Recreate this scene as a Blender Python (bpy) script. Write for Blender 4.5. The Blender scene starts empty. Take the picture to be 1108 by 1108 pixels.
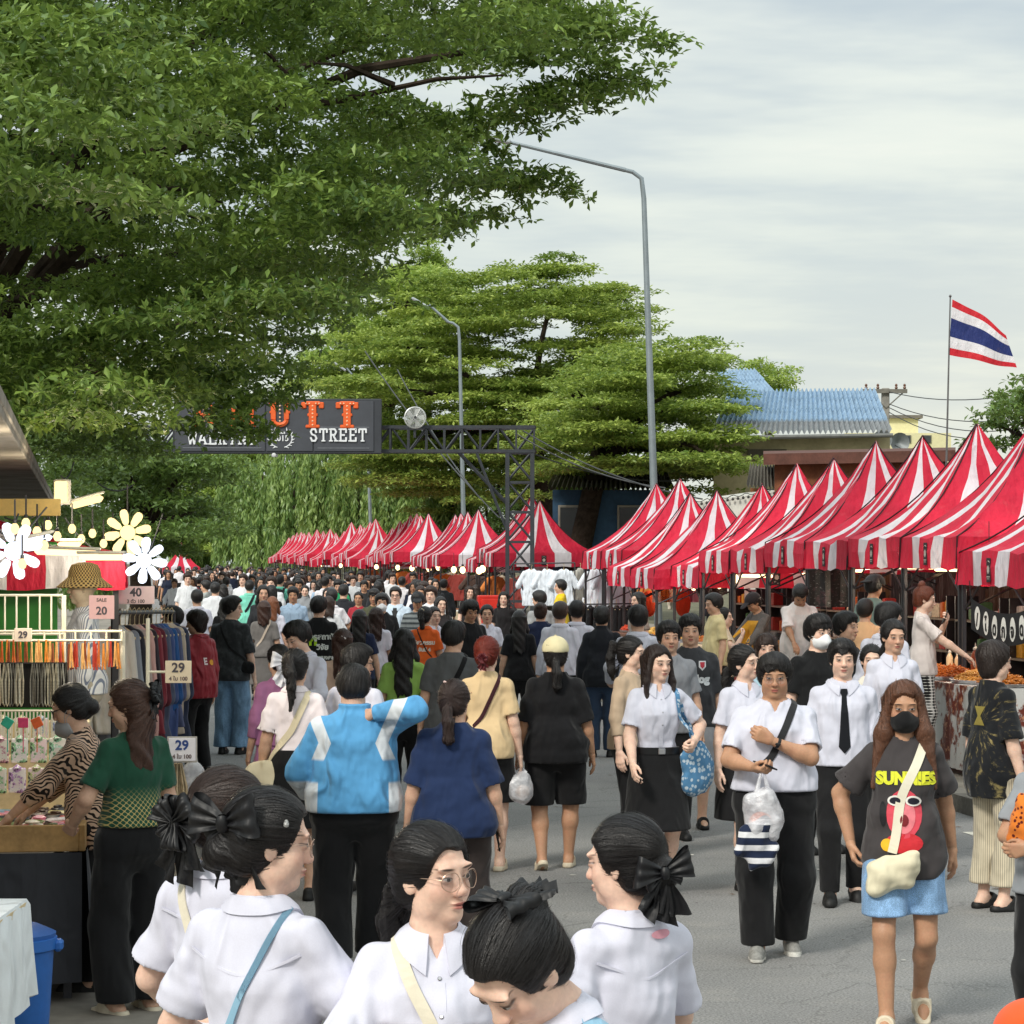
EXPO = 0.40
import bpy, bmesh, math, random
import numpy as np
from mathutils import Vector, Matrix
from mathutils.bvhtree import BVHTree
f4 = np.float32
SC = bpy.context.scene
COL = SC.collection
R = math.radians
F, HC, YH = 2600.0, 2.2, 604.0          # focal length in photo pixels, eye height, horizon row
def at(px, py, Y): return Vector(((px-554)*Y/F, Y, HC-(py-YH)*Y/F))
UA = Vector((-.153, .988, 0)); UB = Vector((.988, .153, 0))   # along the street, across it
def st(a, b, z=0): v = UA*a+UB*b; return Vector((v.x, v.y, z))
STREET = math.atan2(.153, .988)         # rotation of street frame: local y = along, local x = across
def lin(c):
    if isinstance(c, str):
        c = [int(c[i:i+2], 16)/255 for i in (0, 2, 4)]
    return tuple((v/12.92 if v <= .04045 else ((v+.055)/1.055)**2.4) for v in c[:3])

# ---------------------------------------------------------------- scene objects
def tag(o, label=None, cat=None, group=None, kind=None):
    if label: o['label'] = label
    if cat: o['category'] = cat
    if group: o['group'] = group
    if kind: o['kind'] = kind
    return o
def empty(name, loc=(0, 0, 0), rz=0, label=None, cat=None, group=None):
    o = bpy.data.objects.new(name, None); COL.objects.link(o)
    o.location = loc; o.rotation_euler.z = rz; o.empty_display_size = .1
    return tag(o, label, cat, group)
def link(name, me, mat, parent=None, color=None, loc=None, rz=None):
    o = bpy.data.objects.new(name, me); COL.objects.link(o)
    if mat is not None and not me.materials:
        for m in (mat if isinstance(mat, (list, tuple)) else [mat]): me.materials.append(m)
    if parent: o.parent = parent
    if color: o.color = (*color, 1)
    if loc is not None: o.location = loc
    if rz is not None: o.rotation_euler.z = rz
    return o
def kids(o): return [c for c in COL.objects if c.parent == o]
def copy_tree(o, parent=None, ch=None):
    if ch is None:
        ch = {}
        for c in COL.objects:
            if c.parent: ch.setdefault(c.parent.name, []).append(c)
    c = o.copy(); COL.objects.link(c); c.parent = parent
    for k in ch.get(o.name, []): copy_tree(k, c, ch)
    return c
def np_mesh(name, V, Fq, smooth=True, attrs=None, mi=None):
    me = bpy.data.meshes.new(name)
    V = np.ascontiguousarray(V, f4); n = len(Fq); k = Fq.shape[1]
    me.vertices.add(len(V)); me.vertices.foreach_set('co', V.ravel())
    me.loops.add(n*k); me.loops.foreach_set('vertex_index', np.ascontiguousarray(Fq, np.int32).ravel())
    me.polygons.add(n); me.polygons.foreach_set('loop_start', np.arange(0, n*k, k, dtype=np.int32))
    if mi is not None: me.polygons.foreach_set('material_index', np.ascontiguousarray(mi, np.int32))
    me.polygons.foreach_set('use_smooth', np.full(n, smooth, bool))
    for an, A in (attrs or {}).items():
        at_ = me.attributes.new(an, 'FLOAT_VECTOR', 'POINT'); at_.data.foreach_set('vector', np.ascontiguousarray(A, f4).ravel())
    me.update(calc_edges=True); me.validate()
    return me

class MB:
    """collects boxes, tubes, sheets into one mesh"""
    def __init__(s): s.v = []; s.f = []; s.mi = []; s.m = 0
    def add(s, vs, fs):
        b = len(s.v); s.v += [tuple(v) for v in vs]; s.f += [tuple(b+i for i in f) for f in fs]; s.mi += [s.m]*len(fs); return s
    def box(s, c, d, rz=0, bev=0, M=None):
        hx, hy, hz = d[0]/2, d[1]/2, d[2]/2
        b = min(bev, hx*.9, hy*.9, hz*.9)
        if b <= 0:
            vs = [Vector((x, y, z)) for z in (-hz, hz) for y in (-hy, hy) for x in (-hx, hx)]
            fs = [(0, 2, 3, 1), (4, 5, 7, 6), (0, 1, 5, 4), (2, 6, 7, 3), (0, 4, 6, 2), (1, 3, 7, 5)]
        else:
            vs = []; fs = []; rings = []
            def ring(ix, iy, z):
                cs = [(-ix, -hy), (ix, -hy), (hx, -iy), (hx, iy), (ix, hy), (-ix, hy), (-hx, iy), (-hx, -iy)]
                base = len(vs)
                for x, y in cs: vs.append(Vector((x, y, z)))
                return base
            r0 = len(vs)
            def ring2(sx, sy, z, b):
                base = len(vs)
                for x, y in [(-sx+b, -sy), (sx-b, -sy), (sx, -sy+b), (sx, sy-b), (sx-b, sy), (-sx+b, sy), (-sx, sy-b), (-sx, -sy+b)]: vs.append(Vector((x, y, z)))
                return base
            rr = [ring2(hx-b, hy-b, -hz, b*.4), ring2(hx, hy, -hz+b, b), ring2(hx, hy, hz-b, b), ring2(hx-b, hy-b, hz, b*.4)]
            for a, c2 in zip(rr, rr[1:]):
                for i in range(8): j = (i+1) % 8; fs.append((a+i, a+j, c2+j, c2+i))
            fs.append(tuple(rr[0]+i for i in reversed(range(8)))); fs.append(tuple(rr[3]+i for i in range(8)))
        T = M if M is not None else Matrix.Rotation(rz, 3, 'Z')
        c = Vector(c)
        return s.add([T @ v + c for v in vs], fs)
    def tube(s, pts, r, n=8, caps=True, closed=False):
        pts = [Vector(p) for p in pts]; m = len(pts)
        rs = r if isinstance(r, (list, tuple)) else [r]*m
        vs = []; fs = []; up = None
        for i, p in enumerate(pts):
            if closed: d = pts[(i+1) % m]-pts[i-1]
            else: d = pts[min(i+1, m-1)]-pts[max(i-1, 0)]
            d.normalize()
            if up is None:
                up = Vector((0, 0, 1)) if abs(d.z) < .9 else Vector((1, 0, 0))
            x = d.cross(up)
            if x.length < 1e-5: x = d.orthogonal()
            x.normalize(); y = x.cross(d).normalized(); up = y
            for k in range(n):
                a = 2*math.pi*k/n; vs.append(p+(x*math.cos(a)+y*math.sin(a))*rs[i])
        for i in range(m if closed else m-1):
            j = (i+1) % m
            for k in range(n):
                l = (k+1) % n; fs.append((i*n+k, i*n+l, j*n+l, j*n+k))
        if caps and not closed:
            fs.append(tuple(reversed(range(n)))); fs.append(tuple((m-1)*n+k for k in range(n)))
        return s.add(vs, fs)
    def lathe(s, c, prof, n=16, M=None):
        c = Vector(c); vs = []; fs = []; T = M or Matrix.Identity(3)
        for r, z in prof:
            for k in range(n):
                a = 2*math.pi*k/n; vs.append(T @ Vector((r*math.cos(a), r*math.sin(a), z))+c)
        for i in range(len(prof)-1):
            for k in range(n):
                l = (k+1) % n; fs.append((i*n+k, i*n+l, (i+1)*n+l, (i+1)*n+k))
        fs.append(tuple(reversed(range(n)))); fs.append(tuple((len(prof)-1)*n+k for k in range(n)))
        return s.add(vs, fs)
    def quad(s, a, b, c, d): return s.add([a, b, c, d], [(0, 1, 2, 3)])
    def mesh(s, name, smooth=False):
        me = bpy.data.meshes.new(name); me.from_pydata(s.v, [], s.f)
        me.polygons.foreach_set('material_index', s.mi)
        if smooth:
            me.polygons.foreach_set('use_smooth', [True]*len(s.f))
            try: me.set_sharp_from_angle(angle=R(40))
            except Exception: pass
        me.update(); return me
    def build(s, name, mat, parent=None, smooth=False, color=None, **k): return link(name, s.mesh(name, smooth), mat, parent, color, **k)

def text_mesh(body, size, depth=.004, off=0.0, sx=1.0, shear=0):
    cu = bpy.data.curves.new('t', 'FONT'); cu.body = body; cu.size = size; cu.extrude = depth; cu.offset = off; cu.shear = shear
    cu.align_x = 'CENTER'; cu.align_y = 'CENTER'; cu.resolution_u = 3
    o = bpy.data.objects.new('t', cu); COL.objects.link(o)
    dg = bpy.context.evaluated_depsgraph_get()
    me = bpy.data.meshes.new_from_object(o.evaluated_get(dg))
    bpy.data.objects.remove(o); bpy.data.curves.remove(cu)
    if sx != 1: me.transform(Matrix.Diagonal((sx, 1, 1, 1)))
    return me
# text lies in its xy plane; this stands it up facing -y
STAND = Matrix.Rotation(math.pi/2, 4, 'X')

# ---------------------------------------------------------------- materials
class NT:
    def __init__(s, name):
        s.m = bpy.data.materials.new(name); s.m.use_nodes = True; s.t = s.m.node_tree; s.t.nodes.clear()
    def n(s, typ, ins=None, **kw):
        nd = s.t.nodes.new(typ)
        for k, v in kw.items(): setattr(nd, k, v)
        for k, v in (ins or {}).items():
            if hasattr(v, 'is_output'): s.t.links.new(v, nd.inputs[k])
            elif v is not None:
                sk = nd.inputs[k]
                if sk.type == 'RGBA' and len(v) == 3: v = (*v, 1)
                sk.default_value = v
        return nd
    def ma(s, op, a, b=None, c=None, clamp=False):
        return s.n('ShaderNodeMath', {0: a, 1: b, 2: c}, operation=op, use_clamp=clamp).outputs[0]
    def mix(s, f, a, b, mode='MIX'):
        return s.n('ShaderNodeMix', {0: f, 6: a, 7: b}, data_type='RGBA', blend_type=mode).outputs[2]
    def mr(s, v, a, b, c=0., d=1., smooth=True):
        return s.n('ShaderNodeMapRange', {0: v, 1: a, 2: b, 3: c, 4: d}, interpolation_type='SMOOTHSTEP' if smooth else 'LINEAR').outputs[0]
    def obj(s): return s.n('ShaderNodeTexCoord').outputs['Object']
    def attr(s, a): return s.n('ShaderNodeAttribute', attribute_name=a).outputs['Vector']
    def ocol(s): return s.n('ShaderNodeObjectInfo').outputs['Color']
    def ornd(s): return s.n('ShaderNodeObjectInfo').outputs['Random']
    def noise(s, vec=None, scale=5., detail=3., rough=.5, sc=None, w=None):
        if sc is not None: vec = s.n('ShaderNodeVectorMath', {0: vec, 1: sc}, operation='MULTIPLY').outputs[0]
        return s.n('ShaderNodeTexNoise', {'Vector': vec, 'Scale': scale, 'Detail': detail, 'Roughness': rough}).outputs['Fac']
    def sep(s, v): return s.n('ShaderNodeSeparateXYZ', {0: v}).outputs
    def comb(s, x, y, z): return s.n('ShaderNodeCombineXYZ', {0: x, 1: y, 2: z}).outputs[0]
    def bump(s, h, strength=.3, dist=.01): return s.n('ShaderNodeBump', {'Strength': strength, 'Distance': dist, 'Height': h}).outputs[0]
    def scale(s, col, f): # colour * scalar
        g = s.n('ShaderNodeCombineColor', {0: f, 1: f, 2: f}).outputs[0]
        return s.mix(1., col, g, 'MULTIPLY')
    def out(s, col, rough=.7, bump=None, spec=.3, **kw):
        ins = {'Base Color': col, 'Roughness': rough, 'Specular IOR Level': spec}
        if bump is not None: ins['Normal'] = bump
        ins.update(kw)
        p = s.n('ShaderNodeBsdfPrincipled', ins)
        s.n('ShaderNodeOutputMaterial', {0: p.outputs[0]}); return s.m
MC = {}
def plain(col, rough=.6, metal=0., var=.15, scale=6., spec=.4, bump=.1, name='paint'):
    """a real surface: base colour with soft worn mottling and a little bump"""
    key = (col, rough, metal, var, scale, spec, bump)
    if key in MC: return MC[key]
    t = NT(name); c = lin(col); o = t.obj()
    nz = t.noise(o, scale, 5., .6); n2 = t.noise(o, scale*9, 3.)
    f = t.ma('ADD', t.mr(nz, .3, .7, 1-var, 1+var*.6), t.mr(n2, .3, .7, -var*.3, var*.3))
    m = t.out(t.scale(c, f), rough, t.bump(n2, bump, .004), spec, Metallic=metal)
    MC[key] = m; return m
def ocolor(rough=.6, var=.15, scale=8., spec=.4, name='tinted', bump=.1, metal=0.):
    key = ('oc', rough, var, scale, spec, bump, metal)
    if key in MC: return MC[key]
    t = NT(name); o = t.obj(); nz = t.noise(o, scale, 5., .6); n2 = t.noise(o, scale*9, 3.)
    m = t.out(t.scale(t.ocol(), t.mr(nz, .3, .7, 1-var, 1+var*.6)), rough, t.bump(n2, bump, .004), spec, Metallic=metal)
    MC[key] = m; return m
def emit(col, power, name='lit_lamp'):
    key = ('em', col, power)
    if key in MC: return MC[key]
    t = NT(name); e = t.n('ShaderNodeEmission', {0: lin(col), 1: power}); t.n('ShaderNodeOutputMaterial', {0: e.outputs[0]})
    MC[key] = t.m; return t.m
# ---------------------------------------------------------------- signed-distance modelling
class Grid:
    def __init__(s, xs, ys, zs):
        s.x, s.y, s.z = [np.asarray(a, f4) for a in (xs, ys, zs)]
        s.D = np.full((len(xs), len(ys), len(zs)), .25, f4)
    def sub(s, lo, hi):
        sl = []
        for a, l, h in zip((s.x, s.y, s.z), lo, hi):
            i, j = np.searchsorted(a, (l, h)); sl.append(slice(max(i-1, 0), min(j+1, len(a))))
        return tuple(sl), s.x[sl[0]][:, None, None], s.y[sl[1]][None, :, None], s.z[sl[2]][None, None, :]
    def add(s, p, k=0.): s._op(p, k, 1)
    def cut(s, p, k=0.): s._op(p, k, -1)
    def _op(s, p, k, sign):
        f, lo, hi = p; pad = .05+k
        sl, X, Y, Z = s.sub([l-pad for l in lo], [h+pad for h in hi])
        A = s.D[sl]
        if A.size == 0: return
        d = f(X, Y, Z).astype(f4); a = A if sign > 0 else -A
        m = np.minimum(a, d)
        if k > 0: h = np.maximum(k-np.abs(a-d), 0)/k; m = m-h*h*k*.25
        s.D[sl] = m*sign
    def nets(s):
        D = s.D; D[0] = D[-1] = .2; D[:, 0] = D[:, -1] = .2; D[:, :, 0] = D[:, :, -1] = .2
        I = D < 0
        C = np.zeros(tuple(n-1 for n in D.shape), np.int8)
        for a in (0, 1):
            for b in (0, 1):
                for c in (0, 1):
                    C += I[a:D.shape[0]-1+a, b:D.shape[1]-1+b, c:D.shape[2]-1+c]
        i, j, k = np.nonzero((C > 0) & (C < 8)); N = len(i)
        idx = np.full(C.shape, -1, np.int32); idx[i, j, k] = np.arange(N)
        P = np.zeros((N, 3), f4); cnt = np.zeros(N, f4)
        x, y, z = s.x, s.y, s.z
        for ax in range(3):
            for u in (0, 1):
                for v in (0, 1):
                    o = [0, 0, 0]; o[(ax+1) % 3] = u; o[(ax+2) % 3] = v
                    i0, j0, k0 = i+o[0], j+o[1], k+o[2]
                    i1, j1, k1 = i0+(ax == 0), j0+(ax == 1), k0+(ax == 2)
                    d0 = D[i0, j0, k0]; d1 = D[i1, j1, k1]; m = (d0 < 0) != (d1 < 0)
                    t = np.where(m, d0/np.where(m, d0-d1, 1), 0)
                    p = np.stack([x[i0]+(x[i1]-x[i0])*t, y[j0]+(y[j1]-y[j0])*t, z[k0]+(z[k1]-z[k0])*t], 1)
                    P += p*m[:, None]; cnt += m
        P /= cnt[:, None]
        Q = []
        for ax in range(3):
            a = [slice(None)]*3; b = [slice(None)]*3; a[ax] = slice(0, -1); b[ax] = slice(1, None)
            A = I[tuple(a)]; B = I[tuple(b)]
            ii = np.array(np.nonzero(A != B))
            u, v = (ax+1) % 3, (ax+2) % 3
            ok = (ii[u] > 0) & (ii[v] > 0) & (ii[u] < D.shape[u]-1) & (ii[v] < D.shape[v]-1); ii = ii[:, ok]
            def cell(du, dv):
                q = ii.copy(); q[u] -= du; q[v] -= dv; return idx[q[0], q[1], q[2]]
            q = np.stack([cell(1, 1), cell(0, 1), cell(0, 0), cell(1, 0)], 1)
            fl = ~A[tuple(ii)]; q[fl] = q[fl][:, ::-1]; Q.append(q)
        Q = np.concatenate(Q); Q = Q[(Q >= 0).all(1)]
        return P, Q
def axis(lo, hi, h, fl=None, fh=None, fs=None):
    if fl is None: return np.arange(lo, hi+h, h)
    return np.concatenate([np.arange(fl, lo-h, -h)[:0:-1], np.arange(fl, fh, fs), np.arange(fh, hi+h, h)])
V3 = lambda *a: np.array(a, float)
def bb(*pts, r=0): p = np.array(pts); return p.min(0)-r, p.max(0)+r
def rc(a, b, ra, rb):
    a = np.asarray(a, float); b = np.asarray(b, float); d = b-a; L = max(d @ d, 1e-9)
    def f(X, Y, Z):
        x, y, z = X-a[0], Y-a[1], Z-a[2]
        t = np.clip((x*d[0]+y*d[1]+z*d[2])/L, 0, 1)
        return np.sqrt((x-t*d[0])**2+(y-t*d[1])**2+(z-t*d[2])**2)-(ra+t*(rb-ra))
    lo, hi = bb(a, b, r=max(ra, rb)); return f, lo, hi
def ell(c, r, M=None):
    c = np.asarray(c, float); r = np.asarray(r, float)
    def f(X, Y, Z):
        x, y, z = X-c[0], Y-c[1], Z-c[2]
        if M is not None: x, y, z = [M[0, i]*x+M[1, i]*y+M[2, i]*z for i in range(3)]
        k0 = np.sqrt((x/r[0])**2+(y/r[1])**2+(z/r[2])**2); k1 = np.sqrt((x/r[0]**2)**2+(y/r[1]**2)**2+(z/r[2]**2)**2)
        return k0*(k0-1)/np.maximum(k1, 1e-6)
    R_ = r.max(); return f, c-R_ if M is not None else c-r, c+R_ if M is not None else c+r
HS = 1.005                                     # overall head scale
def loc(p, o, M):
    """a primitive given in a local frame (origin o, columns of M, which may be scaled)"""
    f, lo, hi = p; s2 = M[0, 0]**2+M[1, 0]**2+M[2, 0]**2; s = s2**.5
    def g(X, Y, Z):
        x, y, z = X-o[0], Y-o[1], Z-o[2]
        return f(*[(M[0, i]*x+M[1, i]*y+M[2, i]*z)/s2 for i in range(3)])*s
    cs = np.array([[(lo, hi)[a][0], (lo, hi)[b][1], (lo, hi)[c][2]] for a in (0, 1) for b in (0, 1) for c in (0, 1)]) @ M.T + o
    return g, cs.min(0), cs.max(0)
def stack(prof, pw=2., e=0., fold=None):
    """stack of ellipses: rows (z, halfwidth, halfdepth, yc)"""
    A = np.array(prof, float)
    def f(X, Y, Z):
        a = np.interp(Z, A[:, 0], A[:, 1])+e; b = np.interp(Z, A[:, 0], A[:, 2])+e; yc = np.interp(Z, A[:, 0], A[:, 3])
        q = (np.abs(X/a)**pw+np.abs((Y-yc)/b)**pw)**(1/pw)
        d = (q-1)*np.minimum(a, b)*.92
        if fold is not None: d = d+fold(X, Y, Z)
        return np.maximum(d, np.maximum(Z-A[-1, 0], A[0, 0]-Z))
    m = A[:, 1:3].max()+e; return f, V3(-m, A[:, 3].min()-m, A[0, 0]), V3(m, A[:, 3].max()+m, A[-1, 0])
def RX(a): c, s = math.cos(a), math.sin(a); return np.array([[1, 0, 0], [0, c, -s], [0, s, c]])
def RY(a): c, s = math.cos(a), math.sin(a); return np.array([[c, 0, s], [0, 1, 0], [-s, 0, c]])
def RZ(a): c, s = math.cos(a), math.sin(a); return np.array([[c, -s, 0], [s, c, 0], [0, 0, 1]])
def unit(v): return v/max(np.linalg.norm(v), 1e-9)
def ik(a, c, l1, l2, pole):
    d = c-a; L = np.linalg.norm(d); u = d/max(L, 1e-6)
    if L > (l1+l2)*.995: c = a+u*(l1+l2)*.995; L = (l1+l2)*.995
    x = (l1*l1-l2*l2+L*L)/(2*L); h = math.sqrt(max(l1*l1-x*x, 0))
    p = np.asarray(pole, float); p = unit(p-u*(p @ u)); return a+u*x+p*h, c
LV = {'A': (.0034, .010, .0062, .0042), 'B': (.0050, .013, .0098, .0064), 'C': (.0072, .017, .014, .009), 'D': (.0105, .022, .020, .013)}
# hand targets for the right side (x mirrored for the left), elbow pole, palm normal, curl
ARM = {'down': ((.235, .03, .86), (.3, -1, 0), (-1, 0, 0), .35), 'swingf': ((.22, .19, .92), (.3, -1, -.2), (-1, 0, 0), .4),
       'swingb': ((.24, -.17, .89), (.3, -1, 0), (-1, 0, 0), .4), 'phone': ((.13, .30, 1.10), (.8, -.3, -.8), (-.3, -.3, 1), .75),
       'hold': ((.22, .20, .98), (.6, -.8, -.2), (-.6, 0, .6), .95), 'chest': ((-.02, .20, 1.24), (1, -.1, -.6), (0, -1, .1), .8),
       'bag': ((.22, .15, 1.06), (.8, -.7, -.2), (-1, 0, 0), .9), 'neck': ((.12, -.11, 1.45), (1, .05, -.25), (-.2, .9, -.5), .7),
       'reach': ((.16, .43, 1.02), (.7, -.3, -.7), (0, .2, -1), .4), 'hip': ((.26, -.02, .93), (1, -.5, 0), (-1, 0, 0), .6),
       'fold': ((.0, .22, 1.08), (1, -.2, -.5), (0, -1, .2), .6), 'up': ((.10, .22, 1.34), (.8, -.2, -.8), (-.3, -.6, .5), .8),
       'book': ((.10, .30, 1.17), (.7, -.3, -.8), (-.5, -.2, .8), .7)}
BODY = {'m': [(.74, .135, .096, 0), (.86, .168, .112, -.008), (.94, .166, .114, -.008), (1.06, .150, .104, .002), (1.20, .156, .108, .006), (1.30, .162, .106, .004), (1.38, .130, .082, -.006), (1.45, .072, .062, -.012), (1.47, .05, .05, -.012)],
        'f': [(.74, .135, .098, 0), (.86, .165, .112, -.010), (.94, .158, .110, -.012), (1.06, .122, .088, 0), (1.15, .124, .092, .008), (1.24, .136, .110, .016), (1.30, .136, .096, .008), (1.37, .112, .074, -.006), (1.44, .064, .056, -.012), (1.46, .046, .048, -.012)]}
HAND = {}
def hand_mesh(curl, vx):
    key = (round(curl, 1), vx)
    if key in HAND: return HAND[key]
    g = Grid(np.arange(-.085, .06, vx), np.arange(-.07, .2, vx), np.arange(-.11, .05, vx))
    g.add(rc((0, -.05, 0), (0, .01, 0), .024, .024), .01)
    for i, (x, L, y0) in enumerate([(-.028, .070, .083), (-.0095, .078, .088), (.0095, .073, .085), (.0275, .058, .076)]):
        p = V3(x, y0, 0); r = .0098-.0008*(i == 3)
        g.add(rc((x*.55, .012, 0), p, .014, .0125), .016)
        a = 0.; sp = x*.55*(1-curl*.7)
        for l, b, r1 in ((.46, 48, .0092), (.30, 62, .0084), (.24, 38, .0072)):
            a += R(b)*curl; q = p+V3(sp*l, math.cos(a), -math.sin(a))*L*l
            g.add(rc(p, q, r, r1), .004); p = q; r = r1
    b0 = V3(-.022, .022, -.004); b1 = V3(-.048+.012*curl, .052, -.012-.014*curl); b2 = V3(-.058+.026*curl, .079, -.018-.026*curl); b3 = V3(-.058+.04*curl, .100, -.022-.032*curl)
    g.add(rc(b0, b1, .016, .0115), .012); g.add(rc(b1, b2, .0112, .0098), .004); g.add(rc(b2, b3, .0098, .0078), .004)
    HAND[key] = g.nets(); return HAND[key]
SHOE = {}
def shoe_mesh(kind, vx):
    if (kind, vx) in SHOE: return SHOE[(kind, vx)]
    g = Grid(np.arange(-.075, .075, vx), np.arange(-.11, .21, vx), np.arange(-.02, .15, vx))
    g.add(rc((0, -.055, .012), (0, .05, .012), .040, .045), .02); g.add(rc((0, .05, .012), (-.006, .145, .012), .046, .038), .02)
    if kind != 'slide':
        g.add(rc((0, -.045, .055), (0, .06, .052), .036, .036), .02); g.add(rc((0, .05, .045), (-.004, .135, .030), .038, .030), .02)
        if kind == 'sneaker': g.add(rc((0, -.05, .085), (0, -.01, .085), .036, .04), .02)
        g.cut(rc((0, -.03, .12), (0, .02, .13), .035, .035), .01)
    else:
        g.add(rc((0, .04, .05), (-.005, .09, .045), .048, .046), .01)
        g.cut(rc((0, -.05, .075), (0, .012, .08), .048, .048), .005); g.cut(rc((0, .125, .075), (0, .2, .07), .048, .04), .005)
    g.cut((lambda X, Y, Z: Z+0*X+0*Y, V3(-.1, -.2, -.05), V3(.1, .3, 0)), 0)
    SHOE[(kind, vx)] = g.nets(); return SHOE[(kind, vx)]

class Pose:
    """joint positions of a figure 1.70 m tall, facing +y, feet on z = 0"""
    def __init__(s, sex='f', w=1., lean=0., tilt=0., twist=0., head=(0, 0, 0), arms=('down', 'down'), legs='stand', neck=0., **_):
        s.sex, s.w = sex, w
        st_ = {'stand': ((.10, 0, 0), (.10, 0, 0)), 'walk': ((.085, .20, 0), (.085, -.22, .06)), 'walk2': ((.085, -.22, .06), (.085, .20, 0)),
               'step': ((.09, .12, 0), (.09, -.10, .01)), 'wide': ((.15, .03, 0), (.15, -.03, 0)), 'rest': ((.12, .10, 0), (.09, 0, 0))}[legs]
        dz = {'walk': -.03, 'walk2': -.03, 'step': -.01}.get(legs, 0.)
        s.leg = []; s.foot = []
        for sd, (fx, fy, fz) in zip((1, -1), st_):
            hp = V3(sd*.092*w, 0, .89+dz); an = V3(sd*fx*(.6+.4*w), fy, .075+fz); kn, an = ik(hp, an, .425, .40, (sd*.12, 1, 0))
            s.leg.append((hp, kn, an)); s.foot.append((an, fy < -.05))
        s.dz = dz
        s.hip = V3(0, 0, .92+dz); s.T = RZ(R(twist)) @ RX(-R(lean)) @ RY(R(tilt))
        t = lambda x, y, z: s.hip+s.T @ V3(x, y, z-.92)
        s.t = t
        sw = (.160 if sex == 'm' else .136)*(.55+.45*w)
        s.sw = sw
        nb = t(0, -.012, 1.43)
        s.H = RZ(R(twist*.5+head[0])) @ RX(-R(head[1])) @ RY(R(head[2]))*HS
        nd = unit(.75*s.T @ V3(0, .12, 1)+.45*(s.H @ V3(0, 0, 1)))
        s.neck = nb; s.hc = nb+nd*.062+s.H @ V3(0, .012, .092)
        s.arm = []
        for sd, A in zip((1, -1), arms):
            A = ARM[A] if isinstance(A, str) else A
            tg, pole, pn, curl = A; m = V3(sd, 1, 1)
            sh = t(sd*sw, -.012, 1.362); ex = max(0, w-1)*.13
            wr = np.array(tg)*m+V3(sd*(ex+(.012 if sex == 'm' else 0)) if tg[0] > .15 else 0, 0, dz)
            if lean: wr = s.hip+RX(-R(lean*.75)) @ (wr-s.hip)
            wr = s.hip+RZ(R(twist*.7)) @ (wr-s.hip)
            el, wr = ik(sh, wr, .275, .24, np.array(pole)*m)
            s.arm.append((sh, el, wr, np.array(pn)*m, curl))
def head_sdf(female=True, fat=1.):
    """list of (op, primitive, blend) in head frame; crown +.118, chin -.115, face towards +y"""
    L = [('a', ell((0, -.014, .034), (.075, .094, .083)), 0), ('a', ell((0, .020, -.036), (.0585*fat, .064, .076)), .03),
         ('a', ell((0, .058, -.092), (.024, .022, .020)), .025)]
    for sd in (1, -1):
        L += [('a', ell((sd*.036*fat, .045, -.030), (.027, .030, .030)), .02), ('a', ell((sd*.044*fat, .012, -.066), (.020, .034, .028)), .025)]
        L += [('c', ell((sd*.032, .1005, .008), (.021, .016, .011)), .016), ('a', ell((sd*.031, .0765, .003), (.0155, .0115, .0105)), .008),
              ('a', ell((sd*.028, .0775, .029), (.028, .011, .008)), .018)]
        M = RZ(sd*.45); L += [('a', loc(ell((0, 0, 0), (.0065, .019, .030)), V3(sd*.0745, -.008, -.006), M), .008),
                              ('c', loc(ell((0, 0, 0), (.005, .010, .017)), V3(sd*.083, -.003, -.002), M), .005)]
        L += [('a', ell((sd*.0115, .0925, -.033), (.0085, .010, .0075)), .008)]
    L += [('a', rc((0, .082, .010), (0, .0975, -.028), .0075, .0115), .016), ('a', ell((0, .083, -.0575), (.021, .0125, .0055)), .008),
          ('a', ell((0, .081, -.0685), (.0185, .0125, .0065)), .007), ('c', ell((0, .097, -.0632), (.022, .007, .0018)), .004)]
    return L
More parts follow.
